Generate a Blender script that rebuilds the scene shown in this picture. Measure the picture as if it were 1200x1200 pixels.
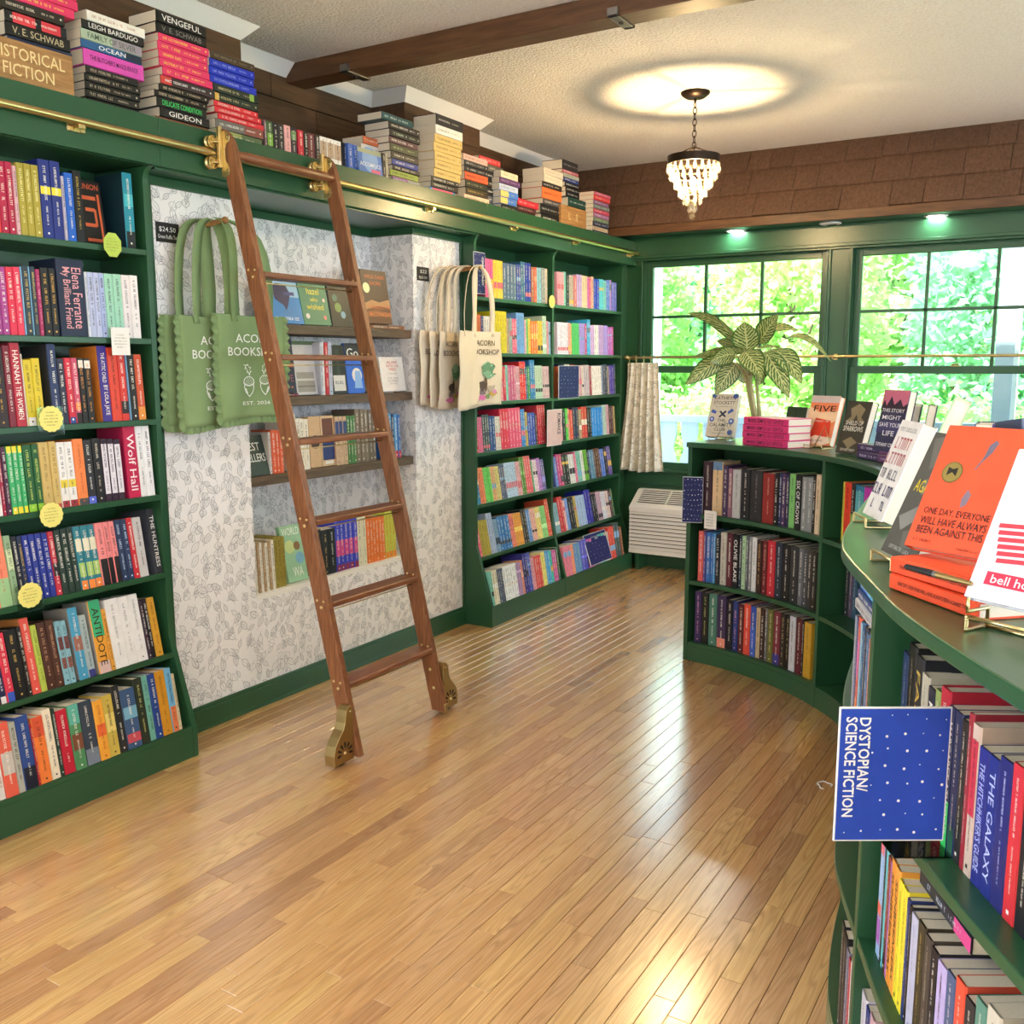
import bpy, bmesh, math, random
from mathutils import Vector, Matrix
random.seed(7)
for o in list(bpy.data.objects): bpy.data.objects.remove(o, do_unlink=True)
SC = bpy.context.scene
COL = SC.collection
PI = math.pi
# ------------------------------------------------------------------ camera
YAW, PITCH, ROLL, FOC, EYE = math.radians(31.285), math.radians(8.706), math.radians(-.08), 1126.6, 1.5
CF = Vector((-math.sin(YAW)*math.cos(PITCH), math.cos(YAW)*math.cos(PITCH), -math.sin(PITCH)))
_r = Vector((math.cos(YAW), math.sin(YAW), 0)); _u = _r.cross(CF)
CR = _r*math.cos(ROLL) + _u*math.sin(ROLL); CU = -_r*math.sin(ROLL) + _u*math.cos(ROLL)
CAM = Vector((0, 0, EYE))
cam = bpy.data.cameras.new('camera'); camo = bpy.data.objects.new('camera', cam); COL.objects.link(camo)
cam.sensor_fit = 'HORIZONTAL'; cam.sensor_width = 36; cam.lens = FOC*36/1200; cam.clip_start = .02; cam.clip_end = 200
M = Matrix((CR, CU, -CF)).transposed().to_4x4(); M.translation = CAM
camo.matrix_world = M
SC.camera = camo
# ------------------------------------------------------------------ light and exposure
vs = SC.view_settings
vs.view_transform = 'Standard'; vs.look = 'None'; vs.gamma = 1; vs.use_curve_mapping = False
vs.exposure = EXPOSURE = 1.22
world = bpy.data.worlds.new('sky'); SC.world = world; world.use_nodes = True
wn = world.node_tree; bg = wn.nodes['Background']
bg.inputs['Color'].default_value = (.76, .87, 1.0, 1); bg.inputs['Strength'].default_value = 3.6
sun = bpy.data.lights.new('sun', 'SUN'); sun.energy = 11.0; sun.angle = .02; sun.color = (1, .98, .94)
suno = bpy.data.objects.new('sun', sun); COL.objects.link(suno)
suno.rotation_euler = (math.radians(26), 0, math.radians(-20))      # high, from behind the building, onto the garden
BULB, LED = 1700.0, 55.0
# ------------------------------------------------------------------ pixel helpers (pixel -> direction; the surface touched gives the distance)
def ray(x, y): return CF + CR*((x-600)/FOC) - CU*((y-600)/FOC)
def P(x, y, ax, val):
    d = ray(x, y); i = 'xyz'.index(ax); return CAM + d*((val-CAM[i])/d[i])
def proj(p):
    v = Vector(p)-CAM; z = v.dot(CF); return (600+FOC*v.dot(CR)/z, 600-FOC*v.dot(CU)/z)
def solve(fn, target, a, b, comp):                 # bisection on a monotonic function
    fa = proj(fn(a))[comp]-target; fb = proj(fn(b))[comp]-target
    if (fa < 0) == (fb < 0): return a if abs(fa) < abs(fb) else b
    for _ in range(40):
        m = (a+b)/2; fm = proj(fn(m))[comp]-target
        if (fm < 0) == (fa < 0): a, fa = m, fm
        else: b = m
    return (a+b)/2
# ------------------------------------------------------------------ colours
def lin(c): return c/12.92 if c <= .04045 else ((c+.055)/1.055)**2.4
def hx(h): return tuple(lin(int(h[i:i+2], 16)/255) for i in (0, 2, 4)) + (1,)
import colorsys
def cname(h):
    r, g, b = (int(h[i:i+2], 16)/255 for i in (0, 2, 4)); hh, s, v = colorsys.rgb_to_hsv(r, g, b); hh *= 360
    if v < .22: return 'black'
    if s < .13: return 'white' if v > .8 else ('pale grey' if v > .62 else ('grey' if v > .4 else 'charcoal'))
    if s < .3 and v > .8: n = 'cream' if 20 < hh < 75 else ('pale pink' if hh > 300 or hh <= 20 else ('pale green' if hh < 170 else 'pale blue')); return n
    for lim, n in ((14, 'red'), (42, 'orange'), (68, 'yellow'), (160, 'green'), (195, 'teal'), (255, 'blue'), (290, 'purple'), (335, 'magenta'), (361, 'red')):
        if hh < lim: break
    if n == 'orange' and v < .6: n = 'brown'; return 'dark brown' if v < .4 else 'brown'
    if n == 'orange' and s < .5: n = 'tan'
    if n == 'red' and v > .8 and s < .6: n = 'pink'
    if n == 'yellow' and v < .7: n = 'olive'
    if n == 'blue' and v < .45: return 'navy'
    if v < .5: n = 'dark '+n
    elif s < .42: n = 'pale '+n
    return n
ORD = 'zeroth first second third fourth fifth sixth seventh eighth ninth tenth eleventh twelfth thirteenth fourteenth fifteenth sixteenth seventeenth eighteenth nineteenth'.split()
TENS = {20: 'twentieth', 30: 'thirtieth', 40: 'fortieth', 50: 'fiftieth'}
def ordn(n):
    if n < 20: return ORD[n]
    if n in TENS: return TENS[n]
    return {2: 'twenty', 3: 'thirty', 4: 'forty', 5: 'fifty'}[n//10]+'-'+ORD[n % 10]
# ------------------------------------------------------------------ materials
def nmat(name):
    m = bpy.data.materials.new(name); m.use_nodes = True; nt = m.node_tree; b = nt.nodes['Principled BSDF']
    return m, nt, b
def L(nt, a, b): nt.links.new(a, b)
def N(nt, t, **k):
    n = nt.nodes.new(t)
    for a, v in k.items(): setattr(n, a, v)
    return n
def bump(nt, b, sock, strength, dist=.002):
    bp = N(nt, 'ShaderNodeBump'); bp.inputs['Strength'].default_value = strength; bp.inputs['Distance'].default_value = dist
    L(nt, sock, bp.inputs['Height']); L(nt, bp.outputs[0], b.inputs['Normal']); return bp
def math_(nt, op, a, b=None, c=None):
    n = N(nt, 'ShaderNodeMath', operation=op)
    for i, v in enumerate((a, b, c)):
        if v is None: continue
        if isinstance(v, (int, float)): n.inputs[i].default_value = v
        else: L(nt, v, n.inputs[i])
    return n.outputs[0]
def mixc(nt, f, a, b):
    n = N(nt, 'ShaderNodeMix', data_type='RGBA')
    for s, v in ((0, f), (6, a), (7, b)):
        if isinstance(v, (tuple, float, int)): n.inputs[s].default_value = v
        else: L(nt, v, n.inputs[s])
    return n.outputs[2]
def pmat(name, col, rough=.5, metal=0, var=.08, scale=9, bumpy=0, bscale=60, spec=.5):
    m, nt, b = nmat(name); c = hx(col)
    tc = N(nt, 'ShaderNodeTexCoord'); nz = N(nt, 'ShaderNodeTexNoise'); nz.inputs['Scale'].default_value = scale; nz.inputs['Detail'].default_value = 4
    L(nt, tc.outputs['Object'], nz.inputs['Vector'])
    lo = tuple(x*(1-var) for x in c[:3])+(1,); hi = tuple(min(1, x*(1+var)) for x in c[:3])+(1,)
    L(nt, mixc(nt, nz.outputs['Fac'], lo, hi), b.inputs['Base Color'])
    b.inputs['Roughness'].default_value = rough; b.inputs['Metallic'].default_value = metal; b.inputs['Specular IOR Level'].default_value = spec
    if bumpy:
        n2 = N(nt, 'ShaderNodeTexNoise'); n2.inputs['Scale'].default_value = bscale; n2.inputs['Detail'].default_value = 3
        L(nt, tc.outputs['Object'], n2.inputs['Vector']); bump(nt, b, n2.outputs['Fac'], bumpy)
    return m
MT = {}
MT['green'] = pmat('green_paint', '285336', .30, 0, .10, 5, .05, 90)
MT['brass'] = pmat('brass', 'd6c08a', .3, 1, .08, 14)
MT['brass_satin'] = pmat('satin_brass', 'b39a66', .42, 1, .1, 20, .04, 120)
MT['dark_metal'] = pmat('bronze_metal', '3a2f28', .4, .9, .1, 30)
MT['steel'] = pmat('grey_steel', '8d8a86', .4, .9, .1, 20)
MT['white'] = pmat('white_paint', 'efece4', .6, 0, .03, 8, .25, 160)
MT['ac'] = pmat('ac_plastic', 'e6e2da', .45, 0, .02, 5)
MT['dark'] = pmat('dark_void', '0d0d0d', .8, 0, .05)
MT['paper'] = pmat('page_edges', 'e3d8c4', .85, 0, .10, 300, .12, 500)
MT['black_card'] = pmat('black_card', '151516', .6, 0, .05)
MT['rubber'] = pmat('black_rubber', '161616', .7, 0, .05)
MT['cream_cloth'] = pmat('cream_canvas', 'e2d3bb', .9, 0, .06, 14, .3, 700)
MT['green_cloth'] = pmat('sage_canvas', '7f9766', .9, 0, .08, 12, .3, 700)
MT['pot'] = pmat('ribbed_white_ceramic', 'cfd0d2', .4, 0, .03)
MT['soil'] = pmat('soil', '2d2018', .95, 0, .3, 60)
MT['stem'] = pmat('pale_stem', 'b9b384', .6, 0, .15, 40)
MT['bark'] = pmat('bark', '6b5a4a', .9, 0, .3, 12, .5, 30)
MT['porch'] = pmat('porch_paint', 'aab6c4', .6, 0, .05)
MT['porch_white'] = pmat('white_porch_paint', 'eef0f2', .6, 0, .04)
MT['lawn'] = pmat('lawn', '6f9a4c', .95, 0, .3, 3)
MT['label_yellow'] = pmat('yellow_card', 'ece27e', .7, 0, .03)
MT['label_green'] = pmat('lime_card', 'b9cf57', .7, 0, .03)
MT['label_white'] = pmat('white_card', 'ece8e2', .7, 0, .03)
def emis(name, col, strength):
    m, nt, b = nmat(name); b.inputs['Base Color'].default_value = hx(col); b.inputs['Emission Color'].default_value = hx(col); b.inputs['Emission Strength'].default_value = strength
    return m
MT['bulb'] = emis('warm_bulb', 'ffdca4', BULB)
MT['fill_glow'] = emis('fill_lamp_glow', 'fff7ef', 40.0)  # glow of the fill lamps added out of view
MT['led'] = emis('cool_led', 'f2fff8', LED)
def wood(name, c1, c2, rough, axis, gs=6, stretch=14, var=.3, bmp=.08):
    m, nt, b = nmat(name); tc = N(nt, 'ShaderNodeTexCoord'); mp = N(nt, 'ShaderNodeMapping')
    sc = [stretch]*3; sc['xyz'.index(axis)] = 1.0; mp.inputs['Scale'].default_value = sc
    L(nt, tc.outputs['Object'], mp.inputs['Vector'])
    nz = N(nt, 'ShaderNodeTexNoise'); nz.inputs['Scale'].default_value = gs; nz.inputs['Detail'].default_value = 6; nz.inputs['Distortion'].default_value = .6
    L(nt, mp.outputs[0], nz.inputs['Vector'])
    rp = N(nt, 'ShaderNodeValToRGB'); rp.color_ramp.elements[0].position = .3; rp.color_ramp.elements[1].position = .72
    rp.color_ramp.elements[0].color = hx(c1); rp.color_ramp.elements[1].color = hx(c2)
    L(nt, nz.outputs['Fac'], rp.inputs[0])
    oi = N(nt, 'ShaderNodeObjectInfo'); g = N(nt, 'ShaderNodeNewGeometry')
    rnd = math_(nt, 'FRACT', math_(nt, 'ADD', oi.outputs['Random'], g.outputs['Random Per Island']))
    hv = N(nt, 'ShaderNodeHueSaturation'); L(nt, rp.outputs[0], hv.inputs['Color'])
    L(nt, math_(nt, 'MULTIPLY_ADD', rnd, var, 1-var*.5), hv.inputs['Value'])
    L(nt, hv.outputs[0], b.inputs['Base Color']); b.inputs['Roughness'].default_value = rough
    bump(nt, b, nz.outputs['Fac'], bmp); return m
MT['ladder'] = wood('ladder_wood', '6e4328', '9c6642', .38, 'z', 10, 12, .06)
MT['rung'] = wood('rung_wood', '6a3d26', '96603e', .35, 'y', 10, 12, .1)
MT['shingle'] = wood('brown_shingle', '543c2a', '6e5140', .62, 'z', 12, 5, .18, .15)
MT['brown'] = wood('brown_planks', '3e2814', '5c3f24', .6, 'y', 5, 10, .2, .12)
MT['beam'] = wood('beam_wood', '4a2e18', '6d4a2c', .5, 'x', 5, 9, .05, .15)
MT['niche_shelf'] = wood('dark_shelf_wood', '4a3a2c', '6e5a46', .55, 'y', 7, 10, .1)
MT['sign_wood'] = wood('sign_wood', '8a6034', 'b88a54', .6, 'y', 7, 10, .05)
# oak floor: grain along Y, every plank its own tint and grain offset
def floor_mat():
    m, nt, b = nmat('oak_floor'); g = N(nt, 'ShaderNodeNewGeometry'); oi = N(nt, 'ShaderNodeObjectInfo')
    rnd = math_(nt, 'FRACT', math_(nt, 'ADD', oi.outputs['Random'], g.outputs['Random Per Island']))
    cb = N(nt, 'ShaderNodeCombineXYZ'); L(nt, math_(nt, 'MULTIPLY', rnd, 37), cb.inputs['X']); L(nt, math_(nt, 'MULTIPLY', rnd, 91), cb.inputs['Y'])
    va = N(nt, 'ShaderNodeVectorMath', operation='ADD'); L(nt, g.outputs['Position'], va.inputs[0]); L(nt, cb.outputs[0], va.inputs[1])
    mp = N(nt, 'ShaderNodeMapping'); mp.inputs['Scale'].default_value = (22, 1.1, 1); L(nt, va.outputs[0], mp.inputs['Vector'])
    nz = N(nt, 'ShaderNodeTexNoise'); nz.inputs['Scale'].default_value = 2.2; nz.inputs['Detail'].default_value = 5; nz.inputs['Distortion'].default_value = 1.2; L(nt, mp.outputs[0], nz.inputs['Vector'])
    # cathedral grain: contour lines of a long, slow noise field
    mp2 = N(nt, 'ShaderNodeMapping'); mp2.inputs['Scale'].default_value = (9, .55, 1); L(nt, va.outputs[0], mp2.inputs['Vector'])
    cn = N(nt, 'ShaderNodeTexNoise'); cn.inputs['Scale'].default_value = 1.6; cn.inputs['Detail'].default_value = 2; cn.inputs['Roughness'].default_value = .4; L(nt, mp2.outputs[0], cn.inputs['Vector'])
    ct = math_(nt, 'ABSOLUTE', math_(nt, 'SINE', math_(nt, 'MULTIPLY', cn.outputs['Fac'], 62)))
    fine = N(nt, 'ShaderNodeTexNoise'); fine.inputs['Scale'].default_value = 12; fine.inputs['Detail'].default_value = 4; L(nt, mp.outputs[0], fine.inputs['Vector'])
    rp = N(nt, 'ShaderNodeValToRGB'); e = rp.color_ramp.elements
    e[0].position, e[0].color = .25, hx('c8985a'); e[1].position, e[1].color = .8, hx('e3b97c')
    L(nt, nz.outputs['Fac'], rp.inputs[0])
    pw = math_(nt, 'MULTIPLY', math_(nt, 'POWER', ct, 6), math_(nt, 'MULTIPLY_ADD', nz.outputs['Fac'], 1.6, -.3))
    c1 = mixc(nt, math_(nt, 'MULTIPLY', pw, .62), rp.outputs[0], hx('8d6135'))
    fm = math_(nt, 'GREATER_THAN', fine.outputs['Fac'], .6)
    c2 = mixc(nt, math_(nt, 'MULTIPLY', fm, .12), c1, hx('85592f'))
    hv = N(nt, 'ShaderNodeHueSaturation'); L(nt, c2, hv.inputs['Color'])
    r2 = math_(nt, 'POWER', rnd, 3)
    L(nt, math_(nt, 'MULTIPLY_ADD', r2, -.36, 1.06), hv.inputs['Value']); L(nt, math_(nt, 'MULTIPLY_ADD', rnd, -.018, .502), hv.inputs['Hue'])
    L(nt, hv.outputs[0], b.inputs['Base Color'])
    L(nt, math_(nt, 'MULTIPLY_ADD', nz.outputs['Fac'], .10, .20), b.inputs['Roughness'])
    b.inputs['Coat Weight'].default_value = 1; b.inputs['Coat IOR'].default_value = 2.1; b.inputs['Coat Roughness'].default_value = .22
    bump(nt, b, fine.outputs['Fac'], .05); return m
MT['floor'] = floor_mat()
# popcorn ceiling
def ceil_mat():
    m, nt, b = nmat('popcorn_ceiling'); tc = N(nt, 'ShaderNodeTexCoord')
    v = N(nt, 'ShaderNodeTexVoronoi'); v.inputs['Scale'].default_value = 75; L(nt, tc.outputs['Object'], v.inputs['Vector'])
    nz = N(nt, 'ShaderNodeTexNoise'); nz.inputs['Scale'].default_value = 110; nz.inputs['Detail'].default_value = 3; L(nt, tc.outputs['Object'], nz.inputs['Vector'])
    h = math_(nt, 'MULTIPLY', math_(nt, 'SUBTRACT', 1, v.outputs['Distance']), nz.outputs['Fac'])
    L(nt, mixc(nt, h, hx('e4ded3'), hx('fbf8f1')), b.inputs['Base Color']); b.inputs['Roughness'].default_value = .9
    bump(nt, b, h, .9, .008); return m
MT['ceiling'] = ceil_mat()
# line-drawn leaf and acorn paper: ellipses and midribs in random Voronoi cells
def leafpaper(name, ground, ink, scale, uv='yz', rough=.8, cloth=False):
    m, nt, b = nmat(name); g = N(nt, 'ShaderNodeNewGeometry'); sp = N(nt, 'ShaderNodeSeparateXYZ'); L(nt, g.outputs['Position'], sp.inputs[0])
    ux = math_(nt, 'SUBTRACT', sp.outputs['Y'], sp.outputs['X']); total = None
    for k, (sc, a_, b_, off, lw) in enumerate(((scale, .20, .42, 0, .11), (scale*1.25, .17, .36, 7.3, .13), (scale*.9, .24, .24, 3.1, .10))):
        cb = N(nt, 'ShaderNodeCombineXYZ'); L(nt, math_(nt, 'ADD', ux, off), cb.inputs['X']); L(nt, math_(nt, 'ADD', sp.outputs['Z'], off*1.7), cb.inputs['Y'])
        ms = N(nt, 'ShaderNodeVectorMath', operation='SCALE'); L(nt, cb.outputs[0], ms.inputs[0]); ms.inputs['Scale'].default_value = sc
        vo = N(nt, 'ShaderNodeTexVoronoi', voronoi_dimensions='2D'); vo.inputs['Scale'].default_value = 1; vo.inputs['Randomness'].default_value = .75; L(nt, ms.outputs[0], vo.inputs['Vector'])
        df = N(nt, 'ShaderNodeVectorMath', operation='SUBTRACT'); L(nt, ms.outputs[0], df.inputs[0]); L(nt, vo.outputs['Position'], df.inputs[1])
        sc2 = N(nt, 'ShaderNodeSeparateColor'); L(nt, vo.outputs['Color'], sc2.inputs[0])
        rt = N(nt, 'ShaderNodeVectorRotate', rotation_type='Z_AXIS'); L(nt, df.outputs[0], rt.inputs['Vector']); L(nt, math_(nt, 'MULTIPLY_ADD', sc2.outputs[0], 2.2, -1.1), rt.inputs['Angle'])
        s3 = N(nt, 'ShaderNodeSeparateXYZ'); L(nt, rt.outputs[0], s3.inputs[0])
        x, y = s3.outputs['X'], s3.outputs['Y']
        # pointed leaf: |x| against a sine-shaped half width
        ya = math_(nt, 'DIVIDE', y, b_); inside = math_(nt, 'SUBTRACT', 1, math_(nt, 'MULTIPLY', ya, ya))
        hw = math_(nt, 'MULTIPLY', inside, a_); ax_ = math_(nt, 'ABSOLUTE', x)
        edge = math_(nt, 'LESS_THAN', math_(nt, 'ABSOLUTE', math_(nt, 'SUBTRACT', ax_, hw)), lw*.15)
        edge = math_(nt, 'MULTIPLY', edge, math_(nt, 'GREATER_THAN', inside, -.1))
        rib = math_(nt, 'MULTIPLY', math_(nt, 'LESS_THAN', ax_, lw*.085), math_(nt, 'LESS_THAN', math_(nt, 'ABSOLUTE', y), b_*1.5))
        vein = math_(nt, 'GREATER_THAN', math_(nt, 'SINE', math_(nt, 'MULTIPLY', math_(nt, 'SUBTRACT', y, ax_), 46)), .86)
        vein = math_(nt, 'MULTIPLY', vein, math_(nt, 'LESS_THAN', ax_, hw)); vein = math_(nt, 'MULTIPLY', vein, math_(nt, 'GREATER_THAN', sc2.outputs[1], .45))
        t = math_(nt, 'MAXIMUM', math_(nt, 'MAXIMUM', edge, rib), vein)
        t = math_(nt, 'MULTIPLY', t, math_(nt, 'GREATER_THAN', sc2.outputs[2], .10))
        total = t if total is None else math_(nt, 'MAXIMUM', total, t)
    L(nt, mixc(nt, math_(nt, 'MULTIPLY', total, .70), hx(ground), hx(ink)), b.inputs['Base Color']); b.inputs['Roughness'].default_value = rough
    return m
MT['wallpaper'] = leafpaper('leaf_sketch_wallpaper', 'f2efee', '666872', 14.5)
MT['curtain'] = leafpaper('leaf_print_curtain', 'e4dfd0', '6f705c', 15)
# printed card and cloth: colours come with the faces
def book_mat(name, rough, spec=.4, bmp=0):
    m, nt, b = nmat(name); at = N(nt, 'ShaderNodeAttribute', attribute_name='Col')
    tc = N(nt, 'ShaderNodeTexCoord'); nz = N(nt, 'ShaderNodeTexNoise'); nz.inputs['Scale'].default_value = 35; nz.inputs['Detail'].default_value = 3; L(nt, tc.outputs['Object'], nz.inputs['Vector'])
    hv = N(nt, 'ShaderNodeHueSaturation'); L(nt, at.outputs['Color'], hv.inputs['Color']); L(nt, math_(nt, 'MULTIPLY_ADD', nz.outputs['Fac'], .24, .88), hv.inputs['Value'])
    L(nt, hv.outputs[0], b.inputs['Base Color']); b.inputs['Roughness'].default_value = rough; b.inputs['Specular IOR Level'].default_value = spec
    if bmp: bump(nt, b, nz.outputs['Fac'], bmp)
    return m
MT['book'] = book_mat('printed_cover', .42)
MT['print'] = book_mat('printed_card', .6, .3)
def cloth_print(): return book_mat('printed_canvas', .9, .2, .1)
MT['cloth'] = cloth_print()
def thin(name, col, alpha, rough=.05, ior=1.45):
    m = bpy.data.materials.new(name); m.use_nodes = True; nt = m.node_tree; nt.nodes.clear()
    out = N(nt, 'ShaderNodeOutputMaterial'); mx = N(nt, 'ShaderNodeMixShader'); tr = N(nt, 'ShaderNodeBsdfTransparent'); gl = N(nt, 'ShaderNodeBsdfGlossy'); fr = N(nt, 'ShaderNodeFresnel')
    tr.inputs[0].default_value = hx(col); gl.inputs['Roughness'].default_value = rough; fr.inputs['IOR'].default_value = ior
    L(nt, math_(nt, 'MULTIPLY_ADD', fr.outputs[0], 1.0, alpha), mx.inputs[0]); L(nt, tr.outputs[0], mx.inputs[1]); L(nt, gl.outputs[0], mx.inputs[2]); L(nt, mx.outputs[0], out.inputs[0]); return m
MT['glass'] = thin('window_glass', 'f4fbf8', 0)
MT['acrylic'] = thin('clear_acrylic', 'eef4f6', .04)
def crystal():
    m = bpy.data.materials.new('cut_crystal'); m.use_nodes = True; nt = m.node_tree; nt.nodes.clear()
    out = N(nt, 'ShaderNodeOutputMaterial'); a = N(nt, 'ShaderNodeMixShader'); c = N(nt, 'ShaderNodeMixShader'); tr = N(nt, 'ShaderNodeBsdfTransparent'); tl = N(nt, 'ShaderNodeBsdfTranslucent'); gl = N(nt, 'ShaderNodeBsdfGlossy')
    tr.inputs[0].default_value = (1, .97, .92, 1); tl.inputs[0].default_value = (1, .95, .85, 1); gl.inputs['Roughness'].default_value = .05
    a.inputs[0].default_value = .10; c.inputs[0].default_value = .06
    L(nt, tr.outputs[0], a.inputs[1]); L(nt, tl.outputs[0], a.inputs[2]); L(nt, a.outputs[0], c.inputs[1]); L(nt, gl.outputs[0], c.inputs[2]); L(nt, c.outputs[0], out.inputs[0]); return m
MT['crystal'] = crystal()
def leaf_mat(name, c1, c2, tscale, transl=.35, hue=.06):
    m = bpy.data.materials.new(name); m.use_nodes = True; nt = m.node_tree; b = nt.nodes['Principled BSDF']; out = nt.nodes['Material Output']
    g = N(nt, 'ShaderNodeNewGeometry'); cc = mixc(nt, g.outputs['Random Per Island'], hx(c1), hx(c2))
    L(nt, cc, b.inputs['Base Color']); b.inputs['Roughness'].default_value = .5
    tl = N(nt, 'ShaderNodeBsdfTranslucent'); L(nt, cc, tl.inputs[0]); mx = N(nt, 'ShaderNodeMixShader'); mx.inputs[0].default_value = transl
    L(nt, b.outputs[0], mx.inputs[1]); L(nt, tl.outputs[0], mx.inputs[2]); L(nt, mx.outputs[0], out.inputs[0]); return m
MT['tree'] = leaf_mat('tree_leaves', '9cd08c', 'cde89c', 1, .5)
MT['tree2'] = leaf_mat('yellow_tree_leaves', 'b0dc90', 'dceca0', 1, .5)
MT['tree3'] = leaf_mat('blue_green_leaves', '88cc9c', 'b4e4bc', 1, .5)
def plant_mat():
    m, nt, b = nmat('variegated_leaf'); uv = N(nt, 'ShaderNodeUVMap'); sp = N(nt, 'ShaderNodeSeparateXYZ'); L(nt, uv.outputs[0], sp.inputs[0])
    av = math_(nt, 'ABSOLUTE', math_(nt, 'SUBTRACT', sp.outputs['Y'], .5))
    ph = math_(nt, 'SUBTRACT', math_(nt, 'MULTIPLY', sp.outputs['X'], 62), math_(nt, 'MULTIPLY', av, 42))
    nz = N(nt, 'ShaderNodeTexNoise'); nz.inputs['Scale'].default_value = 7; L(nt, uv.outputs[0], nz.inputs['Vector'])
    s = math_(nt, 'SINE', math_(nt, 'ADD', ph, math_(nt, 'MULTIPLY', nz.outputs['Fac'], 8)))
    st = math_(nt, 'MAXIMUM', math_(nt, 'GREATER_THAN', s, .25), math_(nt, 'LESS_THAN', av, .03))
    st = math_(nt, 'MULTIPLY', st, math_(nt, 'LESS_THAN', av, .42))
    L(nt, mixc(nt, st, hx('47682a'), hx('c0c47e')), b.inputs['Base Color']); b.inputs['Roughness'].default_value = .35; return m
MT['plant'] = plant_mat()
# ------------------------------------------------------------------ mesh helpers
class MB:
    def __init__(s): s.v = []; s.f = []; s.c = []; s.col = None
    def add(s, vs_, fs, col=None):
        n = len(s.v); s.v += [tuple(v) for v in vs_]; s.f += [tuple(i+n for i in f) for f in fs]; s.c += [col or s.col]*len(fs); return s
    def box(s, x0, x1, y0, y1, z0, z1, col=None, M=None):
        vs_ = [Vector((x, y, z)) for x in (x0, x1) for y in (y0, y1) for z in (z0, z1)]
        if M is not None: vs_ = [M @ v for v in vs_]
        return s.add(vs_, [(0, 1, 3, 2), (4, 6, 7, 5), (0, 4, 5, 1), (2, 3, 7, 6), (0, 2, 6, 4), (1, 5, 7, 3)], col)
    def prism(s, pts, fn, a, b, col=None):           # polygon swept from a to b; fn(u, v, w) -> point
        n = len(pts); vs_ = [fn(u, v, a) for u, v in pts]+[fn(u, v, b) for u, v in pts]
        fs = [tuple(range(n))[::-1], tuple(range(n, 2*n))]+[(i, (i+1) % n, n+(i+1) % n, n+i) for i in range(n)]
        return s.add(vs_, fs, col)
    def tube(s, pts, r, seg=8, col=None, cap=True, closed=False):
        pts = [Vector(p) for p in pts]; n = len(pts); rings = []; up = None
        for i, p in enumerate(pts):
            if closed: d = pts[(i+1) % n]-pts[i-1]
            else: d = pts[min(i+1, n-1)]-pts[max(i-1, 0)]
            d.normalize()
            if up is None: up = Vector((0, 0, 1)) if abs(d.z) < .9 else Vector((1, 0, 0))
            a = d.cross(up).normalized(); up = a.cross(d).normalized()
            rr = r[i] if isinstance(r, (list, tuple)) else r
            rings.append([p+(a*math.cos(2*PI*k/seg)+up*math.sin(2*PI*k/seg))*rr for k in range(seg)])
        vs_ = [v for rg in rings for v in rg]; fs = []
        for i in range(n if closed else n-1):
            for k in range(seg):
                j = (i+1) % n; fs.append((i*seg+k, i*seg+(k+1) % seg, j*seg+(k+1) % seg, j*seg+k))
        if cap and not closed: fs += [tuple(range(seg))[::-1], tuple((n-1)*seg+k for k in range(seg))]
        return s.add(vs_, fs, col)
    def lathe(s, prof, c, seg=24, M=None, col=None):
        n = len(prof); vs_ = []
        for k in range(seg):
            a = 2*PI*k/seg
            for r, z in prof:
                v = Vector((r*math.cos(a), r*math.sin(a), z))
                if M is not None: v = M @ v
                vs_.append(v+Vector(c))
        fs = [(k*n+i, ((k+1) % seg)*n+i, ((k+1) % seg)*n+i+1, k*n+i+1) for k in range(seg) for i in range(n-1)]
        return s.add(vs_, fs, col)
    def build(s, name, mat, parent=None, local=False, smooth=False, bevel=0, loc=None):
        me = bpy.data.meshes.new(name)
        off = Vector((0, 0, 0))
        if parent is not None and not local:
            off = parent.location.copy(); q = parent.parent
            while q is not None: off += q.location; q = q.parent
        if loc is not None: off = off+Vector(loc)
        me.from_pydata([Vector(v)-off for v in s.v], [], s.f); 
        if any(c is not None for c in s.c):
            ca = me.color_attributes.new('Col', 'FLOAT_COLOR', 'CORNER'); buf = []
            for f, c in zip(s.f, s.c): buf += list(c or (1, 1, 1, 1))*len(f)
            ca.data.foreach_set('color', buf)
        if smooth:
            me.polygons.foreach_set('use_smooth', [True]*len(me.polygons))
            if smooth is not True:
                try: me.set_sharp_from_angle(angle=smooth)
                except Exception: pass
        me.update(); me.materials.append(MT[mat] if isinstance(mat, str) else mat)
        o = bpy.data.objects.new(name, me); COL.objects.link(o)
        if loc is not None: o.location = Vector(loc)
        if parent is not None: o.parent = parent
        if bevel:
            bm = o.modifiers.new('edge', 'BEVEL'); bm.width = bevel; bm.segments = 2; bm.limit_method = 'ANGLE'; bm.harden_normals = False
        return o
def fixn(o):
    bm = bmesh.new(); bm.from_mesh(o.data); bmesh.ops.recalc_face_normals(bm, faces=bm.faces); bm.to_mesh(o.data); bm.free(); return o
def tag(o, label, cat, group=None):
    o['label'] = label; o['category'] = cat
    if group: o['group'] = group
    return o
def thing(name, label, cat, loc=(0, 0, 0), group=None):
    o = bpy.data.objects.new(name, None); COL.objects.link(o); o.location = loc; o.empty_display_size = .05; return tag(o, label, cat, group)
def struct(o, label=None):
    o['kind'] = 'structure'
    if label: o['label'] = label
    return o
def bx(*a): return MB().box(*a)
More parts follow.
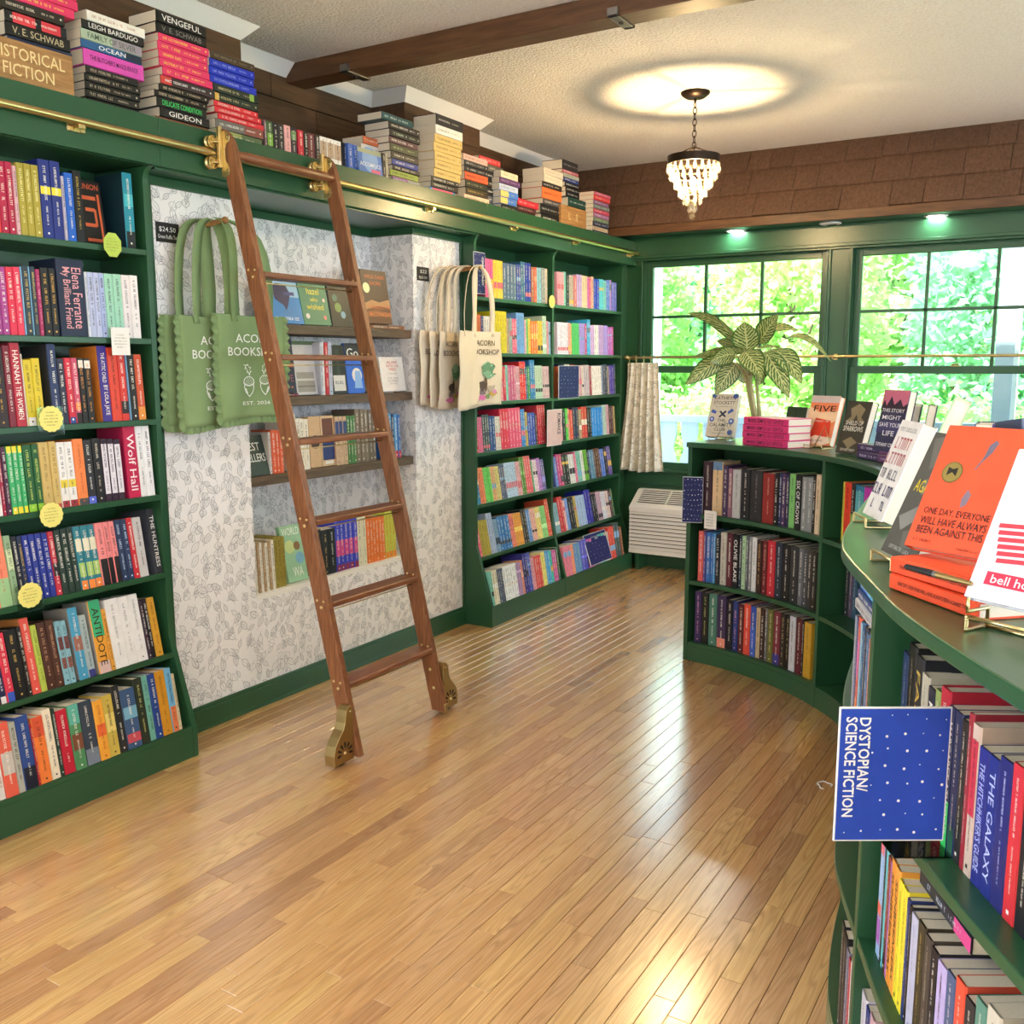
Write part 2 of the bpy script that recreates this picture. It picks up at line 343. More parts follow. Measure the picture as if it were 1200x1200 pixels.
# ------------------------------------------------------------------ lettering: flat glyph outlines from Blender's built-in face
_T = {}
def glyphs(s):
    if s not in _T:
        bold = s.endswith('\b'); c = bpy.data.curves.new('t', 'FONT'); c.body = s.rstrip('\b'); c.offset = .018 if bold else .004; c.size = 1; c.resolution_u = 2
        o = bpy.data.objects.new('t', c); me = bpy.data.meshes.new_from_object(o)
        vs_ = [(v.co.x, v.co.y) for v in me.vertices]; fs = [tuple(p.vertices) for p in me.polygons]
        bpy.data.objects.remove(o); bpy.data.curves.remove(c); bpy.data.meshes.remove(me)
        xs = [v[0] for v in vs_] or [0]; ys = [v[1] for v in vs_] or [0]
        _T[s] = (vs_, fs, min(xs), max(xs), min(ys), max(ys))
    return _T[s]
def letter(mb, s, o, xd, yd, w, h, col, align='c', stretch=1.6):
    """text fitted in a w x h box centred at o; xd, yd are unit directions"""
    vs_, fs, x0, x1, y0, y1 = glyphs(s)
    if not vs_: return
    sx = w/(x1-x0); sy = h/(y1-y0); sy = min(sy, sx*stretch); sx = min(sx, sy*stretch)
    o, xd, yd = Vector(o), Vector(xd), Vector(yd); cx = (x0+x1)/2; cy = (y0+y1)/2
    if align == 'l': o = o-xd*(w/2-(x1-x0)*sx/2)
    mb.add([o+xd*((x-cx)*sx)+yd*((y-cy)*sy) for x, y in vs_], fs, col)
def dashes(mb, o, xd, yd, w, h, col, rnd, dens=.62):
    """print too small to read: a row of letter-like strokes"""
    o, xd, yd = Vector(o), Vector(xd), Vector(yd); x = -w/2; lw = h*.72; k = h*.16
    def q(x0, x1, y0, y1): mb.add([o+xd*x0+yd*y0, o+xd*x1+yd*y0, o+xd*x1+yd*y1, o+xd*x0+yd*y1], [(0, 1, 2, 3)], col)
    while x < w/2-lw:
        if rnd.random() > .15:
            a = lw*.74; t = rnd.randrange(5); b, c = -h/2, h/2
            if t != 3: q(x, x+k, b, c)
            if t in (0, 1): q(x+a-k, x+a, b, c)
            if t in (0, 2): q(x+k, x+a, c-k, c)
            if t in (2, 4): q(x+k, x+a, b, b+k)
            if t == 1: q(x+k, x+a-k, -k/2, k/2)
            if t == 3: q(x+a/2-k/2, x+a/2+k/2, b, c); q(x, x+a, c-k, c)
        x += lw
# ================================================================== THE ROOM
XW, XF, YB, ZC = -3.09, -2.955, 6.62, 2.93        # wallpaper plane, bookcase fascia, window wall, ceiling
# ---- floor of oak strips
PW = .057
floor = struct(bx(-4.2, 3.2, -2.6, 7.0, -.08, -.0135).build('floor', 'dark'), 'narrow honey oak strip floor running toward the windows')
planks = []
x = -3.6; k = 0
rf = random.Random(3)
while x < 2.6:
    y = -2.4-rf.random()
    while y < YB+.02:
        ln = rf.choice((.35, .5, .62, .8, .95, 1.2))*rf.uniform(.85, 1.15); y1 = min(y+ln, YB+.02)
        if y1-y > .04: planks.append((x, y, y1))
        y = y1
    x += PW
def parea(p):
    x, y, y1 = p; a = 0; pts = []
    yc = (y+y1)/2
    if yc < .6: return 0
    for q in ((x, y), (x+PW, y), (x+PW, y1), (x, y1)):
        if q[1] < .3: return 0
        pts.append(proj((q[0], q[1], 0)))
    cx = sum(q[0] for q in pts)/4; cy = sum(q[1] for q in pts)/4
    if not (-40 < cx < 990 and 640 < cy < 1240) or x < -2.95 or (x > -.9 and yc > 3.9) or (x > -.42): return 0
    return abs(sum(pts[i][0]*pts[(i+1) % 4][1]-pts[(i+1) % 4][0]*pts[i][1] for i in range(4)))/2
planks.sort(key=parea, reverse=True)
g_ = .0006
bev = [(-.5, 0), (.5, 0)]
def plank_mesh(mb, x, y0, y1):
    a, b, t = .0009, .0007, .013
    vs_ = []
    for (xx, yy, zz) in ((x+g_, y0+g_, -t), (x+PW-g_, y0+g_, -t), (x+PW-g_, y1-g_, -t), (x+g_, y1-g_, -t),
                         (x+g_, y0+g_, -b), (x+PW-g_, y0+g_, -b), (x+PW-g_, y1-g_, -b), (x+g_, y1-g_, -b),
                         (x+g_+a, y0+g_+a, 0), (x+PW-g_-a, y0+g_+a, 0), (x+PW-g_-a, y1-g_-a, 0), (x+g_+a, y1-g_-a, 0)): vs_.append((xx, yy, zz))
    fs = [(8, 9, 10, 11)]+[(i, (i+1) % 4, 4+(i+1) % 4, 4+i) for i in range(4)]+[(4+i, 4+(i+1) % 4, 8+(i+1) % 4, 8+i) for i in range(4)]
    mb.add(vs_, fs)
pm = {}
for i, (x, y0, y1) in enumerate(planks[:300]):
    ln = round(y1-y0, 3)
    if ln not in pm:
        mb = MB(); plank_mesh(mb, 0, 0, ln); o = mb.build('plank', 'floor', floor, local=True); pm[ln] = o.data
    else:
        o = bpy.data.objects.new('plank', pm[ln]); COL.objects.link(o); o.parent = floor
    o.location = (x, y0, 0)
mb = MB()
for (x, y0, y1) in planks[300:]: plank_mesh(mb, x, y0, y1)
o = mb.build('plank_field', 'floor', floor, local=True); o['kind'] = 'stuff'
# ---- left wall behind the cases, wallpapered bay with its recess
NY0, NY1, NXB, NZ0 = 2.927, 4.10, -3.37, .50     # recess
wl = MB()
wl.box(XW-.06, XW, 2.40, NY0, 0, 2.20); wl.box(XW-.06, XW, NY1, 4.56, 0, 2.20); wl.box(XW-.06, XW, NY0, NY1, 0, NZ0-.02)
wl.box(NXB-.03, NXB, NY0-.03, NY1+.03, NZ0-.05, 2.20)
wl.box(NXB, XW-.06, NY1, NY1+.03, NZ0-.05, 2.20); wl.box(NXB, XW-.06, NY0-.03, NY0, NZ0-.05, 2.20)
wall_l = struct(wl.build('wall_left', 'wallpaper'), 'white wall paper with grey sketched leaves and acorns')
struct(bx(NXB, XW, NY0, NY1, NZ0-.02, NZ0).build('trim_niche_ledge', 'white'), 'white ledge at the bottom of the wall recess').name = 'trim_1'
mb = MB(); mb.box(XW, XW+.012, 2.42, 4.54, 0, .105); mb.box(XW, XW+.017, 2.42, 4.54, .0, .088); mb.box(XW, XW+.022, 2.42, 4.54, 0, .018)
struct(mb.build('baseboard_left', 'green', bevel=.003), 'green painted baseboard under the wallpaper')
# green casing strips beside the paper and under the soffit, stepping round the recess
mb = MB(); mb.box(XW, XW+.012, 2.42, 2.482, .1, 2.2); mb.box(XW, XW+.012, 4.525, 4.56, .1, 2.2)
zz0, zz1 = 2.165, 2.2
mb.box(XW, XW+.014, 2.42, NY0, zz0, zz1); mb.box(XW, XW+.014, NY1, 4.56, zz0, zz1)
mb.box(NXB, XW+.014, NY1-.014, NY1, zz0, zz1); mb.box(NXB, NXB+.014, NY0, NY1, zz0, zz1)
struct(mb.build('trim_2', 'green', bevel=.003), 'green trim moulding around the wallpapered bay')
# soffit over the bay and the long fascia
mb = MB(); mb.box(NXB-.03, XF-.02, 2.42, 4.54, 2.2, 2.222)
struct(mb.build('trim_3', 'green'), 'glossy green soffit above the wallpapered bay')
FZ0, FZ1 = 2.208, 2.376
fas = None
seams = [1.0, 2.43, 4.60, 5.60, YB-.005]
mb = MB(); mb.box(XW-.28, XF-.02, 1.0, YB-.003, FZ1-.02, FZ1)
top = struct(mb.build('trim_4', 'green', bevel=.002), 'green fascia and top board running above the bookcases')
for a, b in zip(seams[:-1], seams[1:]):
    bx(XF-.02, XF, a+.0008, b-.0008, FZ0, FZ1).build('fascia_board', 'green', top, bevel=.002)
# ---- upper left wall: brown planks, two piers, white coves
XD, XP = -3.47, -3.245
wlu = struct(bx(XD-.2, XD-.03, .4, 7.0, 0, ZC).build('wall_left_upper', 'brown'), 'dark brown plank wall above the bookcases')
zs = [2.3, 2.53, 2.76, ZC]
for (x, y0, y1) in ((XD, 3.12, 4.26), (XD, 4.985, YB+.1)):
    cuts = [y0, y0+.62*(y1-y0), y1]
    for a, b in zip(zs[:-1], zs[1:]):
        cc = cuts if a < 2.6 else [y0, y0+.35*(y1-y0), y1]
        for c, d in zip(cc[:-1], cc[1:]): bx(x-.03, x-random.uniform(0, .003), c+.0015, d-.0015, a+.002, b-.002).build('plank', 'brown', wlu, local=True, bevel=.002)
for (y0, y1) in ((.6, 3.12), (4.26, 4.985)):
    for a, b in zip(zs[:-1], zs[1:]):
        bx(XD, XP-random.uniform(0, .003), y0, y1, a+.001, b-.001).build('pier_board', 'brown', wlu, local=True, bevel=.002)
def cove(pts):                                     # pts: plan polyline of the wall face; the strip leans out to the ceiling
    mb = MB(); h = .062
    for (xa, ya, xb, yb, oa, ob) in pts:
        n = Vector((0, 0, 0))
        A0 = Vector((xa, ya, ZC-h)); B0 = Vector((xb, yb, ZC-h)); A1 = Vector((xa+oa[0], ya+oa[1], ZC-.001)); B1 = Vector((xb+ob[0], yb+ob[1], ZC-.001))
        A2 = Vector((xa, ya, ZC-.001)); B2 = Vector((xb, yb, ZC-.001))
        mb.add([A0, B0, B1, A1, A2, B2], [(0, 1, 2, 3), (0, 3, 4), (1, 5, 2), (3, 2, 5, 4), (0, 4, 5, 1)])
    return mb
h = .06
cv = cove([(XP, .6, XP, 3.12, (h, 0), (h, h)), (XP, 3.12, XD, 3.12, (h, h), (h, h)), (XD, 3.12, XD, 4.26, (h, h), (h, -h)), (XD, 4.26, XP, 4.26, (h, -h), (h, -h)), (XP, 4.26, XP, 4.985, (h, -h), (h, h)), (XP, 4.985, XD, 4.985, (h, h), (h, h)), (XD, 4.985, XD, 6.5, (h, h), (h, 0))])
struct(fixn(cv.build('trim_5', 'white')), 'white cove strip where the brown wall meets the ceiling')
# ---- ceiling
struct(bx(-4.2, 3.2, -2.6, 7.6, ZC, ZC+.12).build('ceiling', 'ceiling'), 'cream popcorn textured ceiling')
struct(bx(-4.2, 3.2, -2.7, -2.6, 0, ZC).build('wall_front', 'white'), 'pale wall behind the viewer')
mb = MB(); mb.box(3.2, 3.3, -2.7, 7.0, 0, .8); mb.box(3.2, 3.3, -2.7, 7.0, 2.3, ZC)
for y in (-2.7, -.4, 1.9, 4.2, 6.5): mb.box(3.2, 3.3, y, y+.5, .8, 2.3)
struct(mb.build('wall_right', 'white'), 'pale window wall on the right side of the shop')
# ---- beam with its strap plates
bm_ = thing('ceiling_beam', 'dark brown wooden beam crossing the ceiling above the ladder', 'beam', (-.5, 3.685, 2.842))
bx(XD, 3.0, 3.62, 3.75, 2.842, ZC).build('beam_body', 'beam', bm_, bevel=.004)
for px in (417, 727):
    xx = P(px, 88 if px < 500 else 24, 'z', 2.842).x
    mb = MB(); mb.box(xx-.022, xx+.022, 3.602, 3.77, 2.836, 2.8425); mb.box(xx-.022, xx+.022, 3.752, 3.77, 2.836, 2.90); mb.box(xx-.022, xx+.022, 3.602, 3.619, 2.836, 2.87)
    st = mb.build('strap_plate', 'steel', bm_, bevel=.001)
    MB().lathe([(0, -.006), (.008, -.006), (.01, 0)], (xx, 3.685, 2.836), 10).build('bolt', 'dark_metal', st)
# ---- window wall
GZ0, GZ1, MZ = .775, 2.195, 1.466                # glass bottom, top, meeting rail
WIN = [(-2.85, -1.645), (-1.385, -.19), (.07, 1.265)]
XE = 2.6
wb = MB()
xs = [-3.6]+[v for w in WIN for v in (w[0]-.045, w[1]+.045)]+[XE]
for i in range(0, len(xs), 2): wb.box(xs[i], xs[i+1], YB, YB+.14, GZ0-.05, GZ1+.05)
wb.box(-3.6, XE, YB, YB+.14, 0, GZ0-.05); wb.box(-3.6, XE, YB, YB+.14, GZ1+.05, 2.5)
wall_b = struct(wb.build('wall_back', 'green'), 'green painted window wall')
# boxed head under the soffit, casings, sill, base
mb = MB(); mb.box(-3.0, XE, YB-.03, YB, 2.275, 2.40); mb.box(-3.0, XE, YB-.042, YB, 2.255, 2.277); mb.box(-3.0, XE, YB-.022, YB, 2.24, 2.256)
struct(mb.build('trim_6', 'green', bevel=.003), 'green header moulding above the windows')
for i, (a, b) in enumerate(WIN):
    mb = MB(); mb.box(a-.075, a-.045, YB-.02, YB, .70, 2.24); mb.box(b+.045, b+.075, YB-.02, YB, .70, 2.24); mb.box(a-.060, a-.045, YB-.03, YB, .70, 2.24); mb.box(b+.045, b+.06, YB-.03, YB, .70, 2.24)
    struct(mb.build('trim_%d' % (7+i), 'green', bevel=.002), 'green side casing of the %s window' % ('left', 'middle', 'right')[i])
mb = MB(); mb.box(-3.0, XE, YB-.055, YB+.03, .715, .74); mb.box(-3.0, XE, YB-.018, YB, .62, .715)
struct(mb.build('trim_10', 'green', bevel=.004), 'green window sill above the air conditioner')
struct(bx(-2.99, XE, YB-.016, YB, 0, .11).build('baseboard_back', 'green', bevel=.003))
for i, (a, b) in enumerate(WIN):
    nm = ('left', 'middle', 'right')[i]
    e = bpy.data.objects.new('window_%d' % (i+1), None); COL.objects.link(e); e.location = ((a+b)/2, YB+.06, GZ0); struct(e, '%s green framed sash window of six upper panes' % nm)
    mb = MB()
    # upper sash (outer), lower sash (inner)
    y0, y1 = YB+.05, YB+.085
    mb.box(a-.045, a, y0, y1, MZ-.02, GZ1+.05); mb.box(b, b+.045, y0, y1, MZ-.02, GZ1+.05); mb.box(a, b, y0, y1, GZ1, GZ1+.05); mb.box(a, b, y0, y1, MZ-.02, MZ+.025)
    mb.build('upper_sash', 'green', e, bevel=.003)
    mb = MB(); y2, y3 = YB+.015, YB+.05
    mb.box(a-.045, a+.012, y2, y3, GZ0-.05, MZ+.02); mb.box(b-.012, b+.045, y2, y3, GZ0-.05, MZ+.02); mb.box(a, b, y2, y3, MZ-.025, MZ+.02); mb.box(a, b, y2, y3, GZ0-.05, GZ0+.012)
    mb.build('lower_sash', 'green', e, bevel=.003)
    w3 = (b-a)/3; zm = 1.842
    for k in (1, 2): bx(a+k*w3-.010, a+k*w3+.010, y0+.004, y1-.004, MZ+.02, GZ1).build('muntin', 'green', e, bevel=.002)
    bx(a, b, y0+.004, y1-.004, zm-.010, zm+.010).build('muntin', 'green', e, bevel=.002)
    ym = (y0+y1)/2
    for k in range(3):
        for (za, zb) in ((MZ+.02, zm-.008), (zm+.008, GZ1+.01)): bx(a+k*w3+(.004 if k == 0 else .008)-.006, a+(k+1)*w3-.004, ym-.002, ym+.002, za, zb).build('pane', 'glass', e)
    bx(a+.008, b-.008, (y2+y3)/2-.002, (y2+y3)/2+.002, GZ0+.008, MZ-.02).build('pane', 'glass', e)
    mb = MB(); mb.box((a+b)/2-.03, (a+b)/2+.03, y2-.004, y2+.01, MZ+.02, MZ+.026); mb.tube([((a+b)/2-.02, y2+.004, MZ+.03), ((a+b)/2+.02, y2-.004, MZ+.034)], .005, 6)
    mb.build('sash_lock', 'brass_satin', e)
# ---- shingled skirt above the windows, green soffit, recessed lights
SY0, SZ0, SY1, SZ1 = 6.37, 2.425, 6.66, ZC+.01
struct(bx(-3.6, XE, SY0+.012, YB+.1, 2.40, 2.414).build('trim_11', 'green'), 'green soffit over the windows')
sk = MB(); sk.prism([(SY0+.03, 2.414), (YB+.1, 2.414), (YB+.1, ZC), (SY1+.01, ZC)], lambda u, v, w: (w, u, v), -3.6, XE)
skirt = struct(fixn(sk.build('wall_back_upper', 'shingle')), 'brown shingled skirt sloping out above the windows')
bx(-3.6, XE, SY0-.004, SY0+.022, 2.395, 2.452).build('fascia_board', 'beam', skirt, local=True, bevel=.003)
dirv = Vector((0, SY1-SY0, SZ1-SZ0)); slen = dirv.length; dirv.normalize(); nv = Vector((0, -dirv.z, dirv.y))
rs = random.Random(11); row_h = (slen-.03)/3
for r in range(3):
    s0 = .028+r*row_h; x = -3.55-rs.random()*.2
    while x < XE:
        w = rs.choice((.15, .19, .22, .25, .30, .34)); x1 = min(x+w, XE)
        jj = rs.uniform(-.005, .005); lift = .014+rs.uniform(-.002, .002)
        base = Vector((0, SY0+.02, SZ0))
        A = base+dirv*(s0+jj); B = base+dirv*min(s0+row_h+.02, slen)
        t0 = nv*(lift+.008); t1 = nv*lift; b0 = nv*.002
        X0 = Vector((x+.0018, 0, 0)); X1 = Vector((x1-.0018, 0, 0))
        tb = nv*.004
        vs_ = [X0+A+t0, X1+A+t0, X1+B+tb+nv*.001, X0+B+tb+nv*.001, X0+A+b0, X1+A+b0, X1+B, X0+B]
        m2 = MB().add(vs_, [(0, 1, 2, 3), (4, 7, 6, 5), (0, 4, 5, 1), (1, 5, 6, 2), (3, 2, 6, 7), (0, 3, 7, 4)])
        fixn(m2.build('shingle', 'shingle', skirt, local=True)); x = x1
# recessed lights
for i, (px, py) in enumerate(((862, 270), (973, 261.5), (1097, 252.5))):
    c = P(px, py, 'z', 2.40); lit = i != 1
    t = thing('recessed_light', ('lit recessed downlight over the left window', 'unlit recessed downlight between the two windows', 'lit recessed downlight over the middle window')[i], 'light', c, 'recessed lights in the window soffit')
    MB().lathe([(.052, -.0005), (.068, -.0005), (.070, -.004), (.060, -.009), (.05, -.004)], c, 28).build('trim_ring', 'white', t, smooth=True)
    MB().lathe([(.0001, -.003), (.051, -.003)], c, 24).build('lens', 'led' if lit else 'white', t)
# ================================================================== OUTSIDE
struct(bx(-40, 40, YB+.14, 60, -.5, -.35).build('floor_garden', 'lawn'), 'lawn beyond the porch')
struct(bx(-8, 8, YB+.14, 8.9, -.34, -.04).build('floor_porch', 'porch'), 'grey porch deck outside the windows')

# porch posts and balustrade
YR = 8.3
for nm, x0, x1, mat, lab in (('porch_post', -.705, -.575, 'porch', 'grey square porch post outside the middle window'), ('porch_post', -3.72, -3.50, 'porch_white', 'white porch post at the left edge of the left window'), ('porch_post', 2.1, 2.23, 'porch', 'grey porch post outside the right window')):
    t = thing(nm, lab, 'post', ((x0+x1)/2, YR, -.04), 'porch posts')
    bx(x0, x1, YR-.065, YR+.065, -.04, 3.9).build('shaft', mat, t, bevel=.004)
    bx(x0-.02, x1+.02, YR-.085, YR+.085, 3.75, 3.9).build('capital', 'porch_white', t, bevel=.004); bx(x0-.02, x1+.02, YR-.085, YR+.085, -.04, .12).build('plinth', 'porch_white', t, bevel=.004)
    bx(x1, x1+.03, YR-.05, YR+.05, .12, 3.75).build('edge_board', 'porch_white', t)
o = bx(-8, 8, 8.22, 8.38, 3.9, 4.1).build('porch_beam', 'porch_white', loc=(0, 8.3, 3.9)); tag(o, 'white beam carried by the porch posts', 'beam')
t = thing('porch_balustrade', 'pale porch balustrade with shaped flat balusters beyond the left window', 'balustrade', (-1.6, YR, -.04))
for xa, xb_ in ((-3.468, -.707), (-.542, 2.098)):
    bx(xa, xb_, YR-.05, YR+.05, .985, 1.045).build('top_rail', 'porch', t, bevel=.006); bx(xa, xb_, YR-.03, YR+.03, .03, .10).build('bottom_rail', 'porch', t, bevel=.006)
prof = [(.0, .075), (.12, .075), (.2, .05), (.32, .075), (.46, .10), (.60, .085), (.72, .05), (.80, .062), (.88, .078), (1, .078)]
bal = None; xb = -3.36
while xb < 2.1:
    if -.84 < xb < -.42 or xb > 1.99: xb += .205; continue
    if bal is None:
        pts = [(w, .1+h*.885) for h, w in prof]+[(-w, .1+h*.885) for h, w in reversed(prof)]
        bal = MB().prism(pts, lambda u, v, w: (u, w, v), -.011, .011).build('baluster', 'porch', t, local=True)
        o = bal
    else: o = bal.copy(); COL.objects.link(o)
    o.location = (xb+1.6, 0, .04); o.parent = t; xb += .205
# trees
def tree(name, lab, c, rx, ry, rz, n, mat, seed, ls=.13):
    r = random.Random(seed); t = thing(name, lab, 'tree', (c[0], c[1], -.35), 'trees beyond the porch')
    pts = [(c[0], c[1], -.35), (c[0]+.1, c[1], c[2]*.4), (c[0]-.1, c[1]+.1, c[2]*.8), (c[0], c[1], c[2]+rz*.5)]
    if rz > 1:
        MB().tube(pts, [.16, .13, .1, .05], 8).build('trunk', 'bark', t, smooth=True)
        for k in range(5):
            a = r.uniform(0, 2*PI); z0 = c[2]*r.uniform(.4, .9)
            MB().tube([(c[0], c[1], z0), (c[0]+math.cos(a)*rx*.4, c[1]+math.sin(a)*ry*.4, z0+.5), (c[0]+math.cos(a)*rx*.75, c[1]+math.sin(a)*ry*.75, z0+.8)], [.05, .035, .015], 6).build('branch', 'bark', t, smooth=True)
    mb = MB(); cl = []
    while len(cl) < 130:
        q = Vector((r.uniform(-1, 1), r.uniform(-1, 1), r.uniform(-1, 1)))
        if max(abs(q.x), abs(q.z)) < 1 and q.length < 1.32: cl.append((Vector((q.x*rx*.82, q.y*ry*.8, q.z*rz*.9)), r.uniform(.12, .3)))
    for _ in range(n):
        q, s = r.choice(cl); g3 = Vector((r.uniform(-1, 1), r.uniform(-1, 1), r.uniform(-1, 1))); p = Vector(c)+q+Vector((g3.x*s*rx, g3.y*s*ry, g3.z*s*rz))*.9
        if p.z < -.3 or abs(p.x-c[0]) > rx-ls or abs(p.y-c[1]) > ry-ls: continue
        d = Vector((r.gauss(0, 1), r.gauss(0, 1), r.gauss(-.5, .6))).normalized(); sd = d.cross(Vector((r.gauss(0, 1), r.gauss(0, 1), r.gauss(0, 1)))).normalized(); l = ls*r.uniform(.6, 1.3); w = l*.32
        mb.add([p, p+d*l*.45+sd*w, p+d*l, p+d*l*.45-sd*w], [(0, 1, 2, 3)])
    f = mb.build('foliage', mat, t); f['kind'] = 'stuff'
k = 0
for (nm, lab, cx, cy, cz, rx, ry, rz, n, mat, ls) in (
    ('tree', 'bright green leafy tree at the left of the left window', -5.75, 12.0, 1.4, 1.2, 1.2, 1.85, 15000, 'tree', .12),
    ('tree', 'yellow green leafy tree at the centre of the left window', -3.35, 12.2, 1.5, 1.2, 1.2, 1.85, 15000, 'tree2', .12),
    ('tree', 'bluish green leafy tree behind the pier between the windows', -.95, 12.1, 1.5, 1.2, 1.2, 1.85, 15000, 'tree3', .12),
    ('tree', 'green leafy tree at the right of the middle window', 1.45, 12.0, 1.4, 1.2, 1.2, 1.85, 15000, 'tree', .12),
    ('tree', 'pale bluish tree far behind the left window', -6.8, 16.0, 1.7, 2.0, 1.6, 2.4, 20000, 'tree3', .22),
    ('tree', 'pale green tree far behind the left window', -2.85, 16.0, 1.7, 2.0, 1.6, 2.4, 20000, 'tree', .22),
    ('tree', 'pale yellow tree far behind the middle window', 1.1, 16.0, 1.7, 2.0, 1.6, 2.4, 20000, 'tree2', .22),
    ('shrub', 'low yellow flowering shrub beyond the balustrade at the left window', -3.7, 10.1, .45, 1.3, .55, .8, 6000, 'tree2', .09),
    ('shrub', 'low green shrub beyond the balustrade at the middle window', -.85, 10.1, .45, 1.3, .55, .8, 6000, 'tree', .09)):
    k += 1; tree(nm, lab, (cx, cy, cz), rx, ry, rz, n, mat, k, ls)
# ================================================================== BUILT-IN BOOKCASES
XS, XK, XB_ = -3.0, -2.89, -3.27                  # shelf front, kick front, back
SHZ = [1.915, 1.597, 1.302, 1.018, .718, .405, .125]
TILT = [1.0, 1.5, 3.0, 4.0, 9.0, 11.0, 9.0]
def front_x(z):
    if z >= .47: return XS
    if z <= .115: return XK
    return XK+(XS-XK)*(z-.115)/(.47-.115)
def panel_profile():
    p = [(XB_, 0), (XK, 0), (XK, .115), (XS, .47), (XS, 2.15)]
    for k in range(1, 7):
        a = k/6*PI/2; p.append((XS+.04*(1-math.cos(a)), 2.15+.056*math.sin(a)))
    return p+[(XB_, 2.206)]
def bookcase(name, lab, ys, shz):
    t = thing(name, lab, 'bookcase', (XB_, (ys[0]+ys[-1])/2, 0)); out = []
    for i, y in enumerate(ys):
        fixn(MB().prism(panel_profile(), lambda u, v, w: (u, w, v), y-.011, y+.011).build('side_panel' if i in (0, len(ys)-1) else 'divider', 'green', t, bevel=.002))
    bx(XB_-.015, XB_, ys[0]-.011, ys[-1]+.011, 0, 2.222).build('back_panel', 'green', t)
    bx(XB_, XF-.021, ys[0]-.011, ys[-1]+.011, 2.207, 2.222).build('top_panel', 'green', t)
    for a, b in zip(ys[:-1], ys[1:]):
        for z, th in zip(shz, TILT):
            xf = front_x(z)-.001; tn = math.tan(math.radians(th)); dx = xf-XB_
            pts = [(xf, z), (xf, z-.021), (XB_, z-.021-dx*tn), (XB_, z-dx*tn)]
            fixn(MB().prism(pts, lambda u, v, w: (u, w, v), a+.011, b-.011).build('shelf', 'green', t, bevel=.002))
        bx(XK-.02, XK-.002, a+.011, b-.011, 0, shz[-1]-.019).build('kick_board', 'green', t, bevel=.002)
    return t
CL = bookcase('bookcase', 'tall dark green built-in bookcase at the left edge, beside the green totes', [1.28, 2.395], SHZ)
SHR = [1.878, 1.567, 1.29, 1.003, .705, .40, .122]
CR_ = bookcase('bookcase', 'tall green two-bay bookcase in the far corner beside the window', [4.548, 5.443, 6.475], SHR)
struct(bx(-3.12, -3.03, 6.486, YB, 0, 2.21).build('trim_12', 'green'), 'green filler strip between far bookcase and window wall')
# ================================================================== RAIL AND LADDER
XR, ZR = -2.925, 2.290
t = thing('ladder_rail', 'long brass rail along the green fascia carrying the ladder', 'rail', (XR, 3.8, ZR))
MB().tube([(XR, 1.0, ZR), (XR, 6.575, ZR)], .0135, 14).build('rail_tube', 'brass', t, smooth=.8)
for px, py in ((95, 152), (508, 248), (606, 268), (678, 286), (741, 299)):
    yy = P(px, py, 'x', XR).y
    mb = MB(); mb.box(XF, XF+.004, yy-.032, yy+.032, ZR-.030, ZR-.008); mb.box(XF, XR+.008, yy-.012, yy+.012, ZR-.024, ZR-.010); mb.box(XF, XF+.010, yy-.030, yy-.014, ZR-.030, ZR-.016); mb.box(XF, XF+.010, yy+.014, yy+.030, ZR-.030, ZR-.016)
    mb.build('rail_bracket', 'brass', t, bevel=.0015)
def lx(z): return -2.30-.235*z                    # ladder front line
LD = .070; LY = ((2.672, 2.700), (3.235, 3.263))
lad = thing('rolling_ladder', 'reddish brown wooden rolling library ladder leaning on the brass rail', 'ladder', (-2.33, 2.967, 0))
for k, (a, b) in enumerate(LY):
    pts = [(lx(.02), .02), (lx(2.30), 2.30)]
    for j in range(1, 9):
        q = j/8*PI/2; pts.append((lx(2.30)-.06*(1-math.cos(q))-.235*.085*math.sin(q), 2.30+.085*math.sin(q)))
    pts += [(lx(2.385)-LD, 2.385), (lx(.02)-LD, .02)]
    rail = fixn(MB().prism(pts, lambda u, v, w: (u, w, v), a, b).build('side_rail', 'ladder', lad, bevel=.003))
    # round screw caps where each step is pinned
    for z in (1.85, 1.54, 1.22, .915, .605, .297):
        for (dx, dz, r) in ((-.020, .004, .0055), (-.052, .006, .0055), (-.038, -.020, .007)):
            o = a-.001; Mx = Matrix.Rotation(PI/2, 3, 'X')
            MB().lathe([(0, .004), (r*.6, .0035), (r, .001), (r, -.002)], (lx(z+dz)+dx, o, z+dz), 10, Mx).build('screw_cap', 'brass', rail, smooth=True)
RZ = (1.85, 1.54, 1.22, .915, .605, .297)
for z in RZ:
    mb = MB(); xf = lx(z)+.004
    pr = [(xf-.004, z), (xf, z-.004), (xf, z-.018), (xf-.004, z-.022), (xf-.082, z-.022), (xf-.082, z)]
    fixn(MB().prism(pr, lambda u, v, w: (u, w, v), LY[0][1], LY[1][0]).build('rung', 'rung', lad, bevel=.0015))
    MB().tube([(lx(z)-.03, LY[0][1], z-.040), (lx(z)-.03, LY[1][0], z-.040)], .0025, 6).build('tie_rod', 'brass', lad, smooth=True)
zz = 2.284
MB().tube([(lx(zz)-.02, LY[0][1], zz), (lx(zz)-.02, LY[0][1]+.04, zz), (lx(zz)-.02, LY[0][1]+.045, zz), (lx(zz)-.02, LY[1][0]-.045, zz), (lx(zz)-.02, LY[1][0]-.04, zz), (lx(zz)-.02, LY[1][0], zz)], [.0155, .0155, .0185, .0185, .0155, .0155], 14).build('top_dowel', 'rung', lad, smooth=.7)
